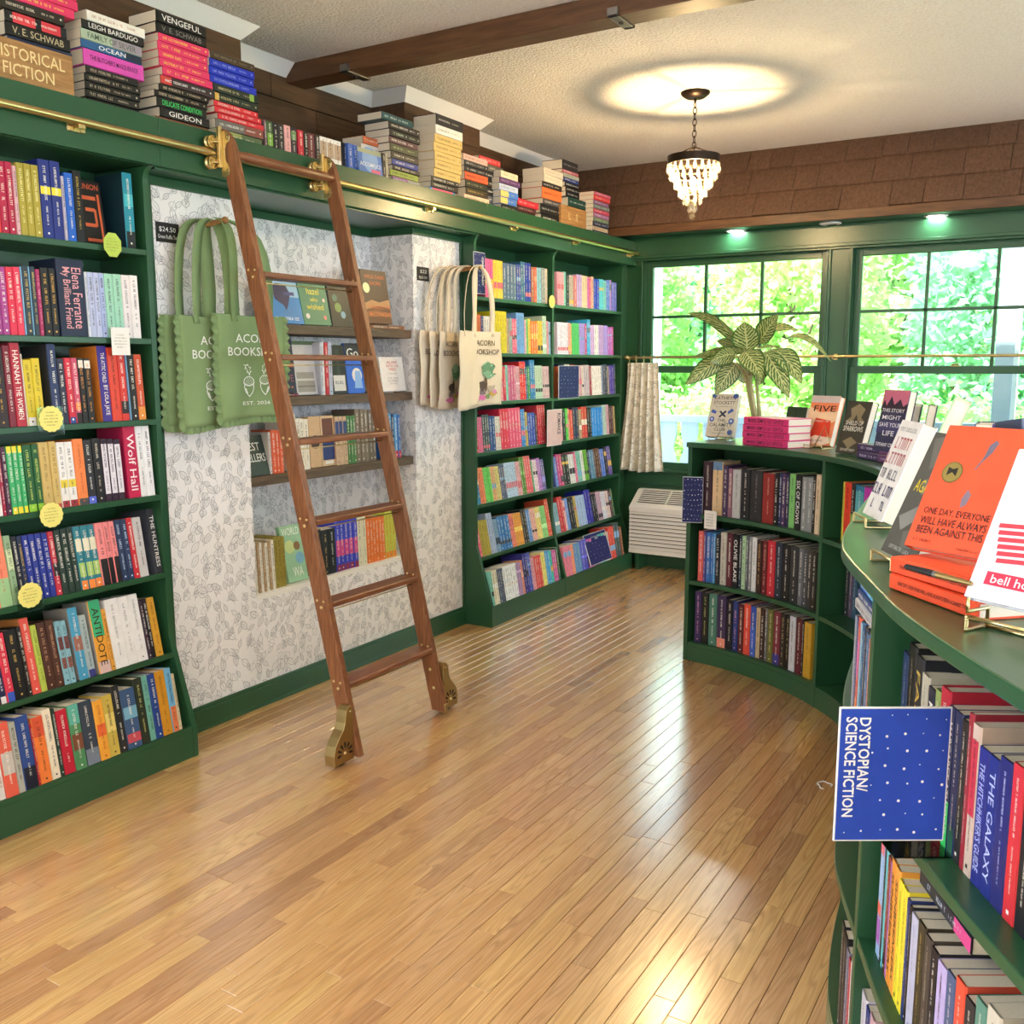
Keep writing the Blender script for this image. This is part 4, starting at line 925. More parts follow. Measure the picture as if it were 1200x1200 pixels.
ROWS = [
 (C2, -75, '-45 60 7a4a8a;-22 70 2f4a6a;15 228 e8463c;57 40 b01c44;97 45 b01c44;119 66 d9a9b0;157 50 a99a3a c=efe6a0;197 55 a99a3a c=efe6a0;240 62 a99a3a c=efe6a0;300 32 22307e b=.56,.66,e8d83a h=1;358 42 22307e b=.56,.66,e8d83a h=1;376 122 b9aec0;422 105 1f5fc0;468 95 1b1a1c c=c9a54a;gap 690;742 105 1d8aa0 b=0,.22,121820 b=.55,.72,48b8c0 s=16323e h=1'),
 (C2, -70, '-40 600 35405a;-12 610 8a3a5a;22 612 9a3f86;62 612 a4408a;102 614 d9304e;142 614 e23a58;150 612 7fb3d6;188 608 2f3f4a c=d8b868;194 612 7fb3d6;222 612 2f3f4a c=d8b868;248 626 a52f5e c=e890b0;292 618 1b1b1d c=e0a84a;332 622 1b1b1d c=e0a84a;gap 338;486 572 1f2740 t=Elena_Ferrante/My_Brilliant_Friend,e8a2a8 h=1;500 640 d4d8e4;530 642 b9c0de;560 645 b9c0de;590 647 a9b5dd;636 650 9fd2b8;682 653 9fd2b8;726 658 e6dcdc;771 660 ece6e4'),
 (C3, -70, '-35 60 3a5a40;-8 40 8a5a30;50 30 2b1d1c c=d8a850;84 20 7a2030 ;132 8 b02a3c t=HANNAH|THE_WOMEN s=c22c44 h=1;139 60 d8cdb8;180 88 d8c02a b=0,.13,e8e4dc c=4a4210;220 80 d8c02a c=4a4210;gap 256;297 14 26355c c=f0ece0 s=36383c h=1;331 82 2a2c40;362 78 cf2c40 b=0,.1,2a4a90;391 78 c8506a b=0,.16,241c1c b=.2,.32,e88a3a;419 80 1c1a18 c=d8903a b=.85,.97,e8e0d0;452 82 1c1a18 c=d8903a b=.85,.97,e8e0d0;gap 488;532 22 3c2c86 t=THE_ATTIC_CHILD|BY_LOLA_JAYE,f4e8dc s=e88a3a h=1;578 30 d8452f c=3a1a14;615 45 cf3830 b=.1,.28,2a2420;622 62 6a9ac0;655 60 1d1d1c;692 62 c8502c b=0,.2,e0903a'),
 (C3, -60, '-30 490 5a3050;0 492 a02040;20 494 e8e2e0;38 495 a02040;62 496 4a1f3c;90 494 3fae6a b=.9,1,ecd830 b=0,.1,ecd830;118 492 3fae6a b=.9,1,ecd830 b=0,.1,ecd830;140 490 3fae6a b=.9,1,ecd830 b=0,.1,ecd830;182 486 1f5a2c c=c8d860 b=0,.11,8fc83a;215 484 1f5a2c c=c8d860 b=0,.11,8fc83a;262 474 cdb067 b=0,.07,b83a30 c=8a6a2a;296 470 cdb067 b=0,.07,b83a30 c=8a6a2a;334 474 ece8e2 b=0,.1,a03038 b=.3,.42,e8d040;373 472 ece8e2 b=0,.1,a03038 b=.3,.42,e8d040;421 458 ee8544 b=0,.1,4a4a48 c=b85020;461 464 2a2a2e b=0,.11,5a6ad0;501 456 191718 c=d8c8b0;531 458 2f1a2c b=.12,.92,e4dee4 c=4a3048;561 458 2f1a2c b=.12,.92,e4dee4 c=4a3048;592 460 2f1a2c b=.12,.92,e4dee4 c=4a3048;gap 612;668 400 c01848 t=Wolf_Hall,f2e4e4 s=c82c5c h=1;697 396 e8e8e8;731 394 eaeaea'),
 (C3, -60, '-28 860 6a3a3a;4 880 c9806a;68 868 ee8866 b=0,.35,9fc890 c=c04030 h=1;102 912 8fae86 b=.5,.8,c8d8a8;128 916 1f1f24;152 914 26304a c=d8b050;182 910 25348f;212 905 25348f;243 902 25348f;272 898 25348f;300 893 c43042 b=.3,.5,1c1a1c;330 886 24382e;360 880 24382e;388 876 24382e;421 868 2f7f8e b=0,.14,f08a3c b=.2,.42,a8c868 b=.6,.8,e8e0c0;455 864 2f7f8e b=0,.14,f08a3c b=.2,.42,a8c868 b=.6,.8,e8e0c0;488 860 2f7f8e b=0,.14,f08a3c b=.2,.42,a8c868 b=.6,.8,e8e0c0;526 852 ee8c8c b=0,.42,1c1818;553 848 ee8c8c b=0,.42,1c1818;580 844 ee8c8c b=0,.42,1c1818;610 838 2a3a5c c=c8d8f0;635 834 2a3a5c c=c8d8f0;662 828 d02a34;702 826 c9c6c4;gap 736;772 786 2b2d33 t=THE_HUNTRESS,f0ece4 s=4a4e58 h=1'),
 (C4, -55, '-22 300 4a5a3a;8 290 7a3a34;38 285 2a2f55 b=0,.1,e0dcd8;75 280 d8364c b=0,.14,3a5ab8;132 264 1b1b1c c=d8b060;152 250 26221e;193 212 e0584c s=d88a4a h=1;221 244 b5c452 c=5a7a2a;260 232 4e2f24 c=c89a7a;299 220 4e2f24 c=c89a7a;325 226 86b6c4 b=.25,.42,8a5a50 b=.55,.75,7a4a48;350 222 86b6c4 b=.25,.42,8a5a50 b=.55,.75,7a4a48;gap 366;408 164 4a9cc0 b=.4,.6,a06a5a s=a8a29a h=1;441 198 a9b8b8 b=0,.12,3a3a80 c=3a4a50;gap 456;510 130 e9a23a b=.5,1,3fae7a b=0,.16,d8b8b0 t=ANTIDOTE,3a2a10 s=b8b4ac h=1;530 170 e0a040;589 124 ece9e6 c=8a8a88 h=1;633 114 ece9e6 c=8a8a88 h=1;679 104 ece9e6 c=8a8a88 h=1;694 132 3a2638;713 124 1f1c22;746 118 cf9a30 c=7a4a10'),
 (C4, -60, '-25 745 6a5a4a;5 740 b04a3a;34 735 e2dcd6 c=a03a30;92 688 e2604c b=.3,.6,c8c0b8;123 685 b0b0a4;182 650 2f4a8a b=0,.3,1c2030 h=1;192 690 b02a30;244 660 f0803c b=.7,1,d8583a h=1;283 626 e9dcc2 c=2a2a48 h=1;301 624 243c30;350 628 c02238;401 604 4f8a5c b=.3,.55,7a4a34 b=.7,1,5fb0a0;463 588 3a4452 b=0,.25,7a8494 h=1;506 584 f0a83c c=b83a20 b=.4,.6,e86a3a;551 560 c9b050 b=.4,.7,e8d078;587 500 2a2a2a h=1;651 532 3f5a80 b=.1,.25,c8505a b=.5,.7,7ab0c8;691 480 2c3428 c=d0cc80 h=1;716 466 6fae9e;746 448 1f3f86 h=1;791 432 cf9028 c=8a5a10 h=1;819 424 6fb0d8 b=0,.4,e07a4a;833 465 d9c6a0'),
]
NAMES = ['top', 'second', 'third', 'fourth', 'fifth', 'sixth', 'bottom']
for r, (org, x0, spec) in enumerate(ROWS):
    z = SHZ[r]; xf = front_x(z)
    shelf_row(wall_path(xf), z, TILT[r], spec, org, x0, 'on the %s shelf of the left bookcase' % NAMES[r], 'books on the %s shelf, left bookcase' % NAMES[r], 'right', 1.2, 2.382, maxh=(.26, .288, .275, .26, .285, .285, .243)[r])
# face-out book on the top shelf
def faceout(nm, lab, X, px0, px1, ptop, z, lean, t, col, art, grp=None, hard=True, phi=0.0, title=None, ysh=0):
    f = lambda s: (X, s, z); a = solve(f, px0, 1, 7, 0); b = solve(f, px1, 1, 7, 0); th = math.radians(lean)
    hh = solve(lambda q: (X-math.sin(th)*q, (a+b)/2, z+q*math.cos(th)), ptop, .05, .4, 1)
    o = make_book(nm, t, hh, b-a, col, title, None, (), None, hard, art=art)
    setcover(o, (X, a, z+.0006+t*math.sin(th)), phi, th, t); return tag(o, lab, 'book', grp)
faceout('hardcover_book', 'black face-out book with orange rounded lettering on the top shelf, left bookcase', -3.06, 101, 127, 213, SHZ[0], 8, .02, '1e1c1a', [('t', (.1, .86, .9, .95), 'UNION', 'd8643a'), ('r', (.12, .70, .72, .76), 'd8643a'), ('r', (.2, .52, .62, .575), 'd8643a'), ('r', (.58, .3, .68, .56), 'd8643a'), ('r', (.12, .28, .62, .335), 'd8643a'), ('r', (.12, .05, .8, .10), 'd8643a'), ('r', (.78, .06, .88, .8), 'd8643a')])
# ---------------------------------------------------------------- far corner bookcase, two bays
def color_row(path, z, tilt, org, x0, x1, cols, place, group, smin, smax, inset=.004, side='left', count0=0):
    ox, oy, sc = org; th = math.radians(tilt); made = []
    def at(s):
        p, n, d = path(s); return p-n*inset, n, d
    def f0(s): q, n, d = at(s); return (q.x, q.y, z)
    sa, sb = max(smin, solve(f0, ox+x0/sc, smin-.3, smax+.3, 0)), min(smax, solve(f0, ox+x1/sc, smin-.3, smax+.3, 0))
    items = []
    for tok in cols.split():
        tall = '^' in tok; tok = tok.replace('^', ''); c, k = (tok.split('*')+['1'])[:2]; w = RB.uniform(.8, 1.25); h = RB.uniform(.228, .245) if tall else RB.uniform(.194, .214); bands = []
        if RB.random() < .5:
            bb = RB.uniform(.05, .7); bands.append((bb, bb+RB.uniform(.06, .2), RB.choice(('f0e8dc', '2a2a38', 'e8b84a', 'd86a7a', '7ab0d8', '%02x%02x%02x' % tuple(min(255, int(int(c[i:i+2], 16)*1.3)+20) for i in (0, 2, 4))))))
        tc = RB.choice((None, None, None, 'f0d890' if lum(c) < 140 else '5a2a3a'))
        for _ in range(int(k)): items.append((c, w, h, bands, tc, tall))
    tw = sum(i[1] for i in items); s = sa
    for c, w, h, bands, tc, tall in items:
        wd = (sb-sa)*w/tw; t = max(.005, wd-.0008); q, n, d = at(s+wd/2); s += wd
        o = make_book('hardcover_book' if tall else 'paperback_book', t, h, RB.uniform(.120, .135) if not tall else .152, c, None, tc, bands, None, tall)
        setm(o, (q.x-n.x*RB.uniform(0, .004), q.y-n.y*RB.uniform(0, .004), z+.0006), math.atan2(n.y, n.x), th); made.append((o, c, tall))
    label_row(made, place, group, side, count0); return made
C7, C8 = (540, 280, 5.0), (540, 480, 4.614)
B1 = [(C7, 145, 510, 'e0659c*3 e9c84a*3 5a6f8c*4 3a4fa0*2 3a6a8c^*2 2434a0^*2 a0624a d85a48 8fc0cc*2 8a8f90*2 d0c0b0'),
      (C7, 92, 530, 'ef7a4a*2 2a2f80 e8e4e4*4 d8c81e^*5 b89a86 8fa8a8 e0648a*2 6fa0dc^*4 d8a8b8 6fc060 e0c050 e87c2c*3 e0c040*2 b8d0b8^*2 d890a0 90b8d8'),
      (C7, 100, 525, 'c8c0c8*2 e0b8c0*2 7aa0c8*2 8fb0cc*3 e8a0a8*2 c82040 80d0c0 c8608a*3 d8a0b0*2 dd2c34^*3 2a6a9a 3f8a4a 2a7ab8^*2 b8d0b8*3 d8b8bc*4'),
      (C8, 72, 465, 'c03040 d86a90*2 404850*3 2a4a88*2 d8d0c8*2 d83050^*3 e0507a^*4 3a80c8^*2 c8a850 3a50b0*3 4a3038 c83a48^*4'),
      (C8, 72, 468, '3a80b0*2 ef8860*2 6fd060*3 e0b080*2 d8c880*2 5a6080*3 b8d0e8*6 e0a8b0*2 5a8a3a^*2 e0606a^*3 50a070 e8d0d8*2 b070c0*2 6a60a0*2'),
      (C8, 90, 500, 'e06080 b0a040*3 a8b8d8^*2 80a0c0*2 3a78b8*4 ef8a78*2 e8a04a*3 303038*2 6a90c8*2 e8b0a0*2 e8d080*2 90d080*3 d85a40^*2'),
      (C8, 172, 545, '80c8b8 e8e0c8*2 506078*3 f0f4f4*6 b090b8*2 e09070 3a3a90^*2 4a5ab8^*2 e0a0a8*2 d8504a*3 e8e080*2 50a0d0*2 40c8b0 c85a9a*2 3a6a58')]
B2 = [(C7, 570, 915, 'e0a0b0*2 80c8b8 202838 b8a8a0*2 d06a70 c8a8e0*2 e8c8a0*2 d860b8 e0507a e8a890 2a3ac0*2 5ac8d8*2 80c8b8 5a7ad0*2 b06ac0 6a60c0*2'),
      (C7, 570, 895, 'e8e0f0*5 e0a0a0 efb070 50c060*3 a890e0*3 c03070 40a8e0^*2 d8a8e0*2 f0e8e8*2 c8a0d8*3 b090e0*2 c060c0*2 d040a0'),
      (C7, 570, 910, 'c86a40*2 2a2f60 d8d0c8*2 c8505a*2 d0a0a8*3 e0d0c8 c8b8c0*3 a03040 f0e8e0*5 8090a8 4a5060*2 b8a890 5a48a8*2 3a5070'),
      (C7, 572, 910, 'b8a0c0 d88a90 20282c 50c840 e0a088 e0503c 282c58*2 b89878 d8403c*2 18181c*2 2a90e0*4 b8d8c8*2 d8a8b0 5a3a40*2 c8b078'),
      (C8, 520, 825, '6a80c8 c03a80 d0507a 28282c*2 e0dcd8*2 d86a90 80c0b0*2 e0e0d8 70b040*2 282c50 6090b0*2 6a4a38*3 5a80d0*2 181c28 6a5aa0*2'),
      (C8, 522, 838, '80a8b0*2 c8383c^*2 e0b8b0 6a90d0 181820*2 c8b060 a0b8d8*3 2a30a0^*2 182028*2 c0a0b0*2 d8d8e0*2 e0c8c0*2 5a2a30 5a8060'),
      (C8, 562, 885, 'e08090*2 ef9a70 6090b8*2 5a5ac0*2 d060a0*2 808890*2 60c0b0*2 c8c0b0*2 d84a40^*2 40585a^*2 8a5030')]
CORNER = []
for r in range(7):
    for bay, rows in (('left', B1), ('right', B2)):
        org, x0, x1, cols = rows[r]; z = SHR[r]
        CORNER += color_row(wall_path(front_x(z)), z, TILT[r], org, x0, x1, cols, 'on the %s shelf, %s bay, corner bookcase' % (NAMES[r], bay), 'books on the %s shelf, %s bay of corner bookcase' % (NAMES[r], bay), *((4.561, 5.430) if bay == 'left' else (5.456, 6.462)))
def join_books(made, name, label, loc):
    mbc, mbp = MB(), MB()
    for o, c, hd in made:
        m = Matrix.Translation(o.location) @ o.rotation_euler.to_matrix().to_4x4()
        for ob, mb in [(o, mbc)]+[(ch, mbp) for ch in o.children]:
            cols = ob.data.color_attributes.get('Col'); vs_ = [m @ v.co for v in ob.data.vertices]
            b = len(mb.v); mb.v += [tuple(v) for v in vs_]
            for p in ob.data.polygons: mb.f.append(tuple(b+i for i in p.vertices)); mb.c.append(tuple(cols.data[p.loop_start].color) if cols else None)
        for ch in list(o.children): bpy.data.objects.remove(ch)
        bpy.data.objects.remove(o)
    r = mbc.build(name, 'book', loc=loc); r['kind'] = 'stuff'; r['label'] = label; r['category'] = 'books'
    p = mbp.build('pages', 'paper', r); p['kind'] = 'stuff'; return r
join_books(CORNER, 'shelved_books', 'tight rows of bright small spines filling the corner bookcase', (-3.0, 5.5, .12))
# ---------------------------------------------------------------- stacks on top of the cases
XST = -3.015
def stack(items, place, group, z0=None, X=XST, kind=None):
    """items bottom to top: (thickness, pixel left, pixel right, colour, title, text colour)"""
    z = FZ1 if z0 is None else z0; made = []
    for i, it in enumerate(items):
        t, xl, xr, col = it[:4]; title = it[4] if len(it) > 4 else None; tc = it[5] if len(it) > 5 else None; bands = it[6] if len(it) > 6 else ()
        f = lambda s: (X, s, z+t/2); a = solve(f, xl, .8, 7, 0); b = solve(f, xr, .8, 7, 0); L_ = max(.17, min(.245, b-a)); d = .128 if L_ < .2 else .15
        mid = (a+b)/2
        o = make_book('hardcover_book' if t > .045 else 'paperback_book', t-.0006, L_, d, col, title, tc, bands, None, t > .045)
        m = Matrix.Translation((X-RB.uniform(0, .006), mid-L_/2, z+t/2)) @ Matrix.Rotation(RB.uniform(-.02, .02), 4, 'Z') @ Matrix.Rotation(PI/2, 4, 'X') @ Matrix.Translation((0, 0, -L_))
        # lying: head toward the camera, spine to the room
        o.location, o.rotation_euler = m.to_translation(), m.to_euler()
        tag(o, '%s book, %s from bottom %s' % (cname(col), ordn(i+1), place), 'book', group); z += t
    return z
def rep(n, t, xl, xr, col, title=None, tc=None, bands=()): return [(t, xl+RB.uniform(-1.5, 1.5), xr+RB.uniform(-1.5, 1.5), col, title, tc, bands) for _ in range(n)]
def T_(t, xl, xr, col, title=None, tc=None, bands=()): return (t, xl, xr, col, title, tc, bands)
stack([T_(.040, 8, 84, '3a4a5a'), T_(.034, 8, 84, '6a3a30'), T_(.034, 8, 84, '2a2a30'), T_(.043, 10, 85, '26304e', 'THE_FOXGLOVE_KING', 'f2eee6'), T_(.040, 6, 82, '1d1b1a', 'V._E._SCHWAB', 'c8b490'),
       T_(.036, 6, 79, '1f1f22', None, 'f0e8dc', [(.1, .42, 'd8404a'), (.52, .88, 'd8404a')]), T_(.036, 0, 75, '2e2620', None, 'd8cdb8'), T_(.030, 12, 88, 'e23a68', None, 'f4d84a'), T_(.030, 16, 92, 'e23a68', None, 'f4d84a'), T_(.030, 14, 90, 'e23a68', None, 'f4d84a')],
      'in the leftmost stack behind the wooden sign', 'stack behind the wooden sign')
stack(rep(1, .026, 103, 165, '1f1c1a', None, 'c8b49a')+rep(4, .026, 100, 163, '1f1c1a', None, 'c8b49a')+[T_(.054, 94, 173, 'd850b0', "THE_BUTCHER'S_MASQUERADE", '1f1420'), T_(.028, 95, 167, '2a5a8a', 'OCEAN', 'f0ece4', [(0, .3, '1c2c40')]), T_(.035, 91.5, 171, 'a8b8a0', 'FAMILY_OF_SILVER', '4a5a4a', [(0, .5, '9a8f98')]), T_(.031, 95, 170, '1b1a1c', 'LEIGH_BARDUGO', 'f2eee6'), T_(.034, 103, 171, 'efe9dd', None, 'b06a3a')],
      'in the stack right of the wooden sign', 'stack right of the wooden sign')
stack([T_(.026, 182, 247, '7a4a34', None, 'e0b090'), T_(.034, 188, 246, '1c1a1b', 'GIDEON', 'f2eee6'), T_(.034, 184.5, 243, '1d1c1d', 'DELICATE_CONDITION', '3fd86a'), T_(.024, 182, 245, '1f1c1a', None, 'c8b49a'), T_(.024, 187, 245, '1f1c1a', None, 'c8b49a'), T_(.033, 187, 253, '3a2c30', None, 'f2eee6', [(.8, 1, 'c8403a')]),
       T_(.029, 191, 249, 'e23a68', None, 'f4d84a'), T_(.029, 187, 246, 'e23a68', None, 'f4d84a'), T_(.029, 187, 245, 'e23a68', None, 'f4d84a'), T_(.029, 186, 245, 'e23a68', None, 'f4d84a'), T_(.029, 187, 245, 'e23a68', None, 'f4d84a'), T_(.034, 184, 242, '1c1b1c', 'V._E._SCHWAB', '8a8480'), T_(.040, 183, 242, '1b1a1b', 'VENGEFUL', 'f2eee6')],
      'in the tall stack with five pink spines', 'tall stack with five pink spines')
stack([T_(.037, 248, 312, '9aa060', None, 'efe8c8', [(0, .45, '5a6a48')]), T_(.037, 247, 313, '6f6862', None, 'f0ece0', [(0, .4, '8a4a40')]), T_(.022, 256, 310, 'd8303c', None, 'f2d8d0'), T_(.022, 252, 306, 'd8303c', None, 'f2d8d0'), T_(.022, 251, 303, 'd8303c', None, 'f2d8d0'), T_(.032, 251, 303, '24302a', None, 'd8c890', [(.88, .97, 'e0b050')]), T_(.032, 250, 303, '24302a', None, 'd8c890', [(.1, .2, '8ab04a')]), T_(.029, 247, 302, '2438b8', None, 'a8b4e8'), T_(.029, 246, 298, '2438b8', None, 'a8b4e8'), T_(.029, 246, 298, '2438b8', None, 'a8b4e8'), T_(.03, 247, 298, '4a3a2c', None, '8a7a60')],
      'in the stack with three blue spines', 'stack with three blue spines')
shelf_row(wall_path(XST), FZ1, 1, '105 215 7a5a60;160 240 3f5a34 b=.2,.6,7aa83a;205 256 1c1c24;260 256 2c2a2c;316 205 e8a8a4 s=e8a0a0;368 236 3a2c38 b=.6,.9,6a8a5a;gap 380;430 320 c8283c;468 328 1d1a1a;530 330 6a2a34;570 334 2c2420;632 334 ece4dc b=.3,.85,b89a80;692 346 ece4dc b=.3,.85,b89a80;758 370 ece4dc b=.3,.85,b89a80;gap 768;820 452 1b1b22', (300, 120, 7.5), 82, 'in the upright row above the ladder', 'upright row above the ladder', 'left', 2.9, 4.6)
stack([T_(.034, 460, 493, '7a4a80', None, 'e8e0e8', [(0, .45, '8a8a84')]), T_(.030, 458, 492, '8a9a3a', None, '2a3a1a'), T_(.022, 461, 493, '2a2a2c'), T_(.030, 460, 491, '2a3a8a'), T_(.034, 459, 492, '3a3430'), T_(.036, 458, 491, '4a4a38', None, 'b8c890'), T_(.030, 457, 491, '5a3a44'), T_(.034, 455, 495, '1d1c1e', None, 'b8d0c0'), T_(.034, 452, 496, '1b1b20', None, 'f0ece4'), T_(.034, 440, 493, '1c4a50', None, 'd8e8e0')],
      'in the stack with a purple spine at its base', 'stack with a purple base')
stack([T_(.04, 425, 456, 'd8d0c8', None, '5a5a60'), T_(.045, 424, 456, 'd8d4d4', None, '5a5a60'), T_(.045, 424, 456, 'c8c4d0', None, '5a5a60'), T_(.04, 424, 456, 'd4ccc4', None, '5a5a60'), T_(.035, 426, 456, 'c8643a', None, 'f0e0d0')], 'in the pale stack behind the blue uprights', 'pale stack behind the blue uprights', X=XST-.075)
shelf_row(wall_path(XST+.02), FZ1, 2, '866 402 3f62b0;908 400 3f62b0;gap 1120;1150 452 1c1a1a;1172 452 b8a890', (300, 120, 7.5), 822, 'of the blue uprights before the pale stack', 'uprights before the pale stack', 'left', 3.4, 4.8)
faceout('paperback_book', 'blue face-out paperback with white title above the wallpapered bay', XST+.03, 421.5, 449, 176, FZ1, 6, .012, '5a78b8', [('d', (.5, .6, .34), '8aa4d0'), ('r', (0, .82, 1, 1), 'a8a888'), ('t', (.06, .30, .94, .46), 'ACCOMPLICE', 'f4f2ee'), ('r', (.5, .08, .9, .22), 'd86a80')], hard=False)
stack([T_(.030, 505, 534, '3a86c8', None, 'e8405a', [(.1, .9, 'e0506a')]), T_(.028, 505, 538, '1f1e22', None, 'e8e4dc'), T_(.028, 506, 537, '1f1e22', None, 'e8e4dc')]+rep(5, .043, 510, 542, 'd8b872', None, '6a4a20')+[T_(.046, 511, 542, 'e6e2da', None, '6a6a6a'), T_(.055, 512, 544, '26262a', None, 'd8d4cc')], 'in the tall stack with five tan spines', 'tall stack with five tan spines')
stack([T_(.040, 542, 575, 'e0c0a4', None, '6a4a30'), T_(.038, 547, 571, '3a3020', None, 'c8a860'), T_(.038, 546, 571, '2c2e26', None, 'b8b890'), T_(.042, 545, 571, 'd85a34', None, '5a1a10'), T_(.030, 545, 572, '26262a', None, 'd8d4cc'), T_(.030, 545, 572, '303034', None, 'd8d4cc'), T_(.032, 543, 574, 'd8b0a4', None, '6a3a34')], 'in the stack with one orange spine', 'stack with one orange spine')
stack([T_(.04, 573, 590, '4a5a68'), T_(.04, 573, 590, '5a5a5c'), T_(.044, 572, 588, '1d1d20'), T_(.044, 572, 588, '18181a'), T_(.044, 572, 589, '1c1c22'), T_(.04, 573, 590, '5a5a50'), T_(.034, 562, 587, 'c03a40', None, 'f0c8c0')], 'in the dark stack with a red book on top', 'dark stack with a red top', X=XST-.05)
stack([T_(.04, 588, 606, '1d2220', None, 'b8c0b8'), T_(.038, 587, 605, '4a78c8', None, 'e8d890', [(.55, 1, 'd8c070')]), T_(.038, 587, 607, '4a78c8', None, 'e8d890', [(.55, 1, 'd8c070')]), T_(.036, 586, 608, 'b8c4dc', None, '4a5a80'), T_(.034, 586, 610, '5a3a6a', None, 'd0b8d8'), T_(.038, 588, 608, 'e4d0b4', None, '8a6a4a')], 'in the small stack with a purple spine', 'small stack with a purple spine')
stack([T_(.026, 608, 628, '3a2424'), T_(.030, 607, 629, '4a2a2c', None, 'b89a98'), T_(.040, 606, 632, 'b82a3a', None, 'f0c0c0')], 'in the low stack with a red top', 'low stack with a red top')
stack([T_(.045, 635, 656, '1b1b1c'), T_(.060, 634, 657, '222224', None, 'd8d4cc'), T_(.034, 635, 661, '4a4a4c', None, 'e0dcd8'), T_(.066, 634, 660, 'e0703c', None, '5a2a14'), T_(.034, 636, 659, '2a2420', None, 'e0dcd8'), T_(.045, 637, 661, 'd8ccb8', None, 'a89880'), T_(.040, 637, 661, 'cfc4b0', None, 'a89880')], 'in the stack with one thick orange book', 'stack with one thick orange book')
SGX = XST+.012
stack([T_(.058, 666, 687, '22443c', None, 'd8e0d8'), T_(.030, 664, 680, '1d1d22', None, 'd8d8d8'), T_(.030, 664, 680, '1d1d22', None, 'd8d8d8'), T_(.028, 663, 679, '1b1b20', None, 'd8d8d8'), T_(.026, 661, 678, '2a3a7a', None, 'd8d8d8'), T_(.024, 661, 679, 'a8b0a0', None, '4a5a4a'), T_(.022, 660, 678, 'b0606a', None, 'f0d8d8'), T_(.060, 660, 678, '1f1d20', None, 'c8c4c0')], 'in the stack on the pale wooden block', 'stack on the wooden block', z0=FZ1+.135)
stack([T_(.028, 695, 713, '2a3048', None, 'd8d8d8'), T_(.026, 695, 713, 'c8b090', None, '5a4a34'), T_(.032, 695, 713, '2a3048', None, 'd8d8d8'), T_(.03, 696, 714, '6a8068', None, 'd8d8a0'), T_(.028, 696, 715, 'a06a90', None, 'f0e0f0'), T_(.028, 696, 715, 'c0405a', None, 'f0d8d8'), T_(.028, 696, 715, '6a7a70', None, 'd8d8d8'), T_(.028, 696, 715, '8a5a80', None, 'd8d8d8'), T_(.03, 695, 716, 'd8403c', None, 'f0d8d8'), T_(.024, 696, 716, 'c0506a', None, 'f0d8d8')], 'in the rightmost stack beside the shingles', 'rightmost stack beside the shingles')
# wooden section blocks
def wood_block(px0, px1, ph, texts, lab, X):
    f = lambda s: (X, s, FZ1); a = solve(f, px0, .8, 7, 0); b = solve(f, px1, .8, 7, 0)
    t = thing('wooden_sign', lab, 'sign', (X, (a+b)/2, FZ1+.0005), 'wooden section signs')
    bx(X-.045, X, a, b, FZ1+.0005, FZ1+ph).build('block', 'sign_wood', t, bevel=.003)
    mb = MB(); W = b-a
    for (u0, u1, v0, v1, s, c) in texts:
        o = (X+.0006, a+W*(u0+u1)/2, FZ1+ph*(v0+v1)/2)
        if s: letter(mb, s, o, (0, 1, 0), (0, 0, 1), W*(u1-u0), ph*(v1-v0), hx(c), stretch=1.5)
        else: dashes(mb, o, (0, 1, 0), (0, 0, 1), W*(u1-u0), ph*(v1-v0), hx(c), RB)
    mb.build('lettering', 'print', t)
wood_block(-32, 88, .128, [(.18, .91, .55, .84, 'HISTORICAL', 'e6cf98'), (.285, .79, .16, .45, 'FICTION', 'e6cf98')], 'wooden sign block lettered HISTORICAL FICTION on top of the left bookcase', XST+.04)
wood_block(657.5, 687, .13, [(.2, .8, .35, .7, None, 'cfb88a')], 'small pale wooden sign block above the corner bookcase', XST+.01)
# ================================================================== RECESS SHELVES AND THEIR BOOKS
NSX = -3.10; NSZ = (1.679, 1.360, 1.020)
for i, z in enumerate(NSZ):
    o = bx(NXB+.001, NSX, NY0+.004, NY1-.008, z-.042, z).build('floating_shelf', 'niche_shelf', bevel=.003, loc=((NXB+NSX)/2, (NY0+NY1)/2, z-.042))
    tag(o, '%s dark wooden shelf in the papered recess behind the ladder' % ('upper', 'middle', 'lower')[i], 'shelf', 'shelves in the recess')
DX = NSX-.03
GN = 'books in the wall recess'
faceout('hardcover_book', 'bright blue face-out cover with navy bird on the upper recess shelf', DX, 321, 357, 330, NSZ[0], 14, .02, '2f86c8', [('r', (0, .62, 1, 1), '9cc4e0'), ('p', [(.12, .8), (.3, .93), (.62, .9), (.72, .7), (.6, .45), (.5, .3), (.44, .42), (.2, .55)], '1f2c5c'), ('r', (.5, .66, .85, .74), '3a4a8a'), ('x', (.1, .08, .9, .15), 'e8f0f4')], GN)
faceout('hardcover_book', 'green face-out cover with yellow handwritten title on the upper recess shelf', DX, 357, 389, 333, NSZ[0], 12, .024, '4f8a6a', [('t', (.28, .72, .72, .88), 'hazel', 'f0e050'), ('t', (.36, .55, .64, .66), 'who', 'f0e050'), ('t', (.2, .36, .8, .5), 'wished', 'f0e050'), ('d', (.18, .2, .07), 'e8e0d8'), ('d', (.8, .18, .06), 'd88a7a'), ('d', (.85, .6, .05), 'e8d0c8')], GN)
faceout('hardcover_book', 'dark jungle face-out cover beside the green one, upper recess shelf', DX-.03, 390, 414, 328, NSZ[0], 10, .02, '26302c', [('d', (.4, .4, .16), '7a9a5a'), ('d', (.6, .25, .12), '8ab0c0'), ('d', (.3, .6, .12), '4a7a6a'), ('x', (.1, .85, .9, .93), 'e8e0c8')], GN)
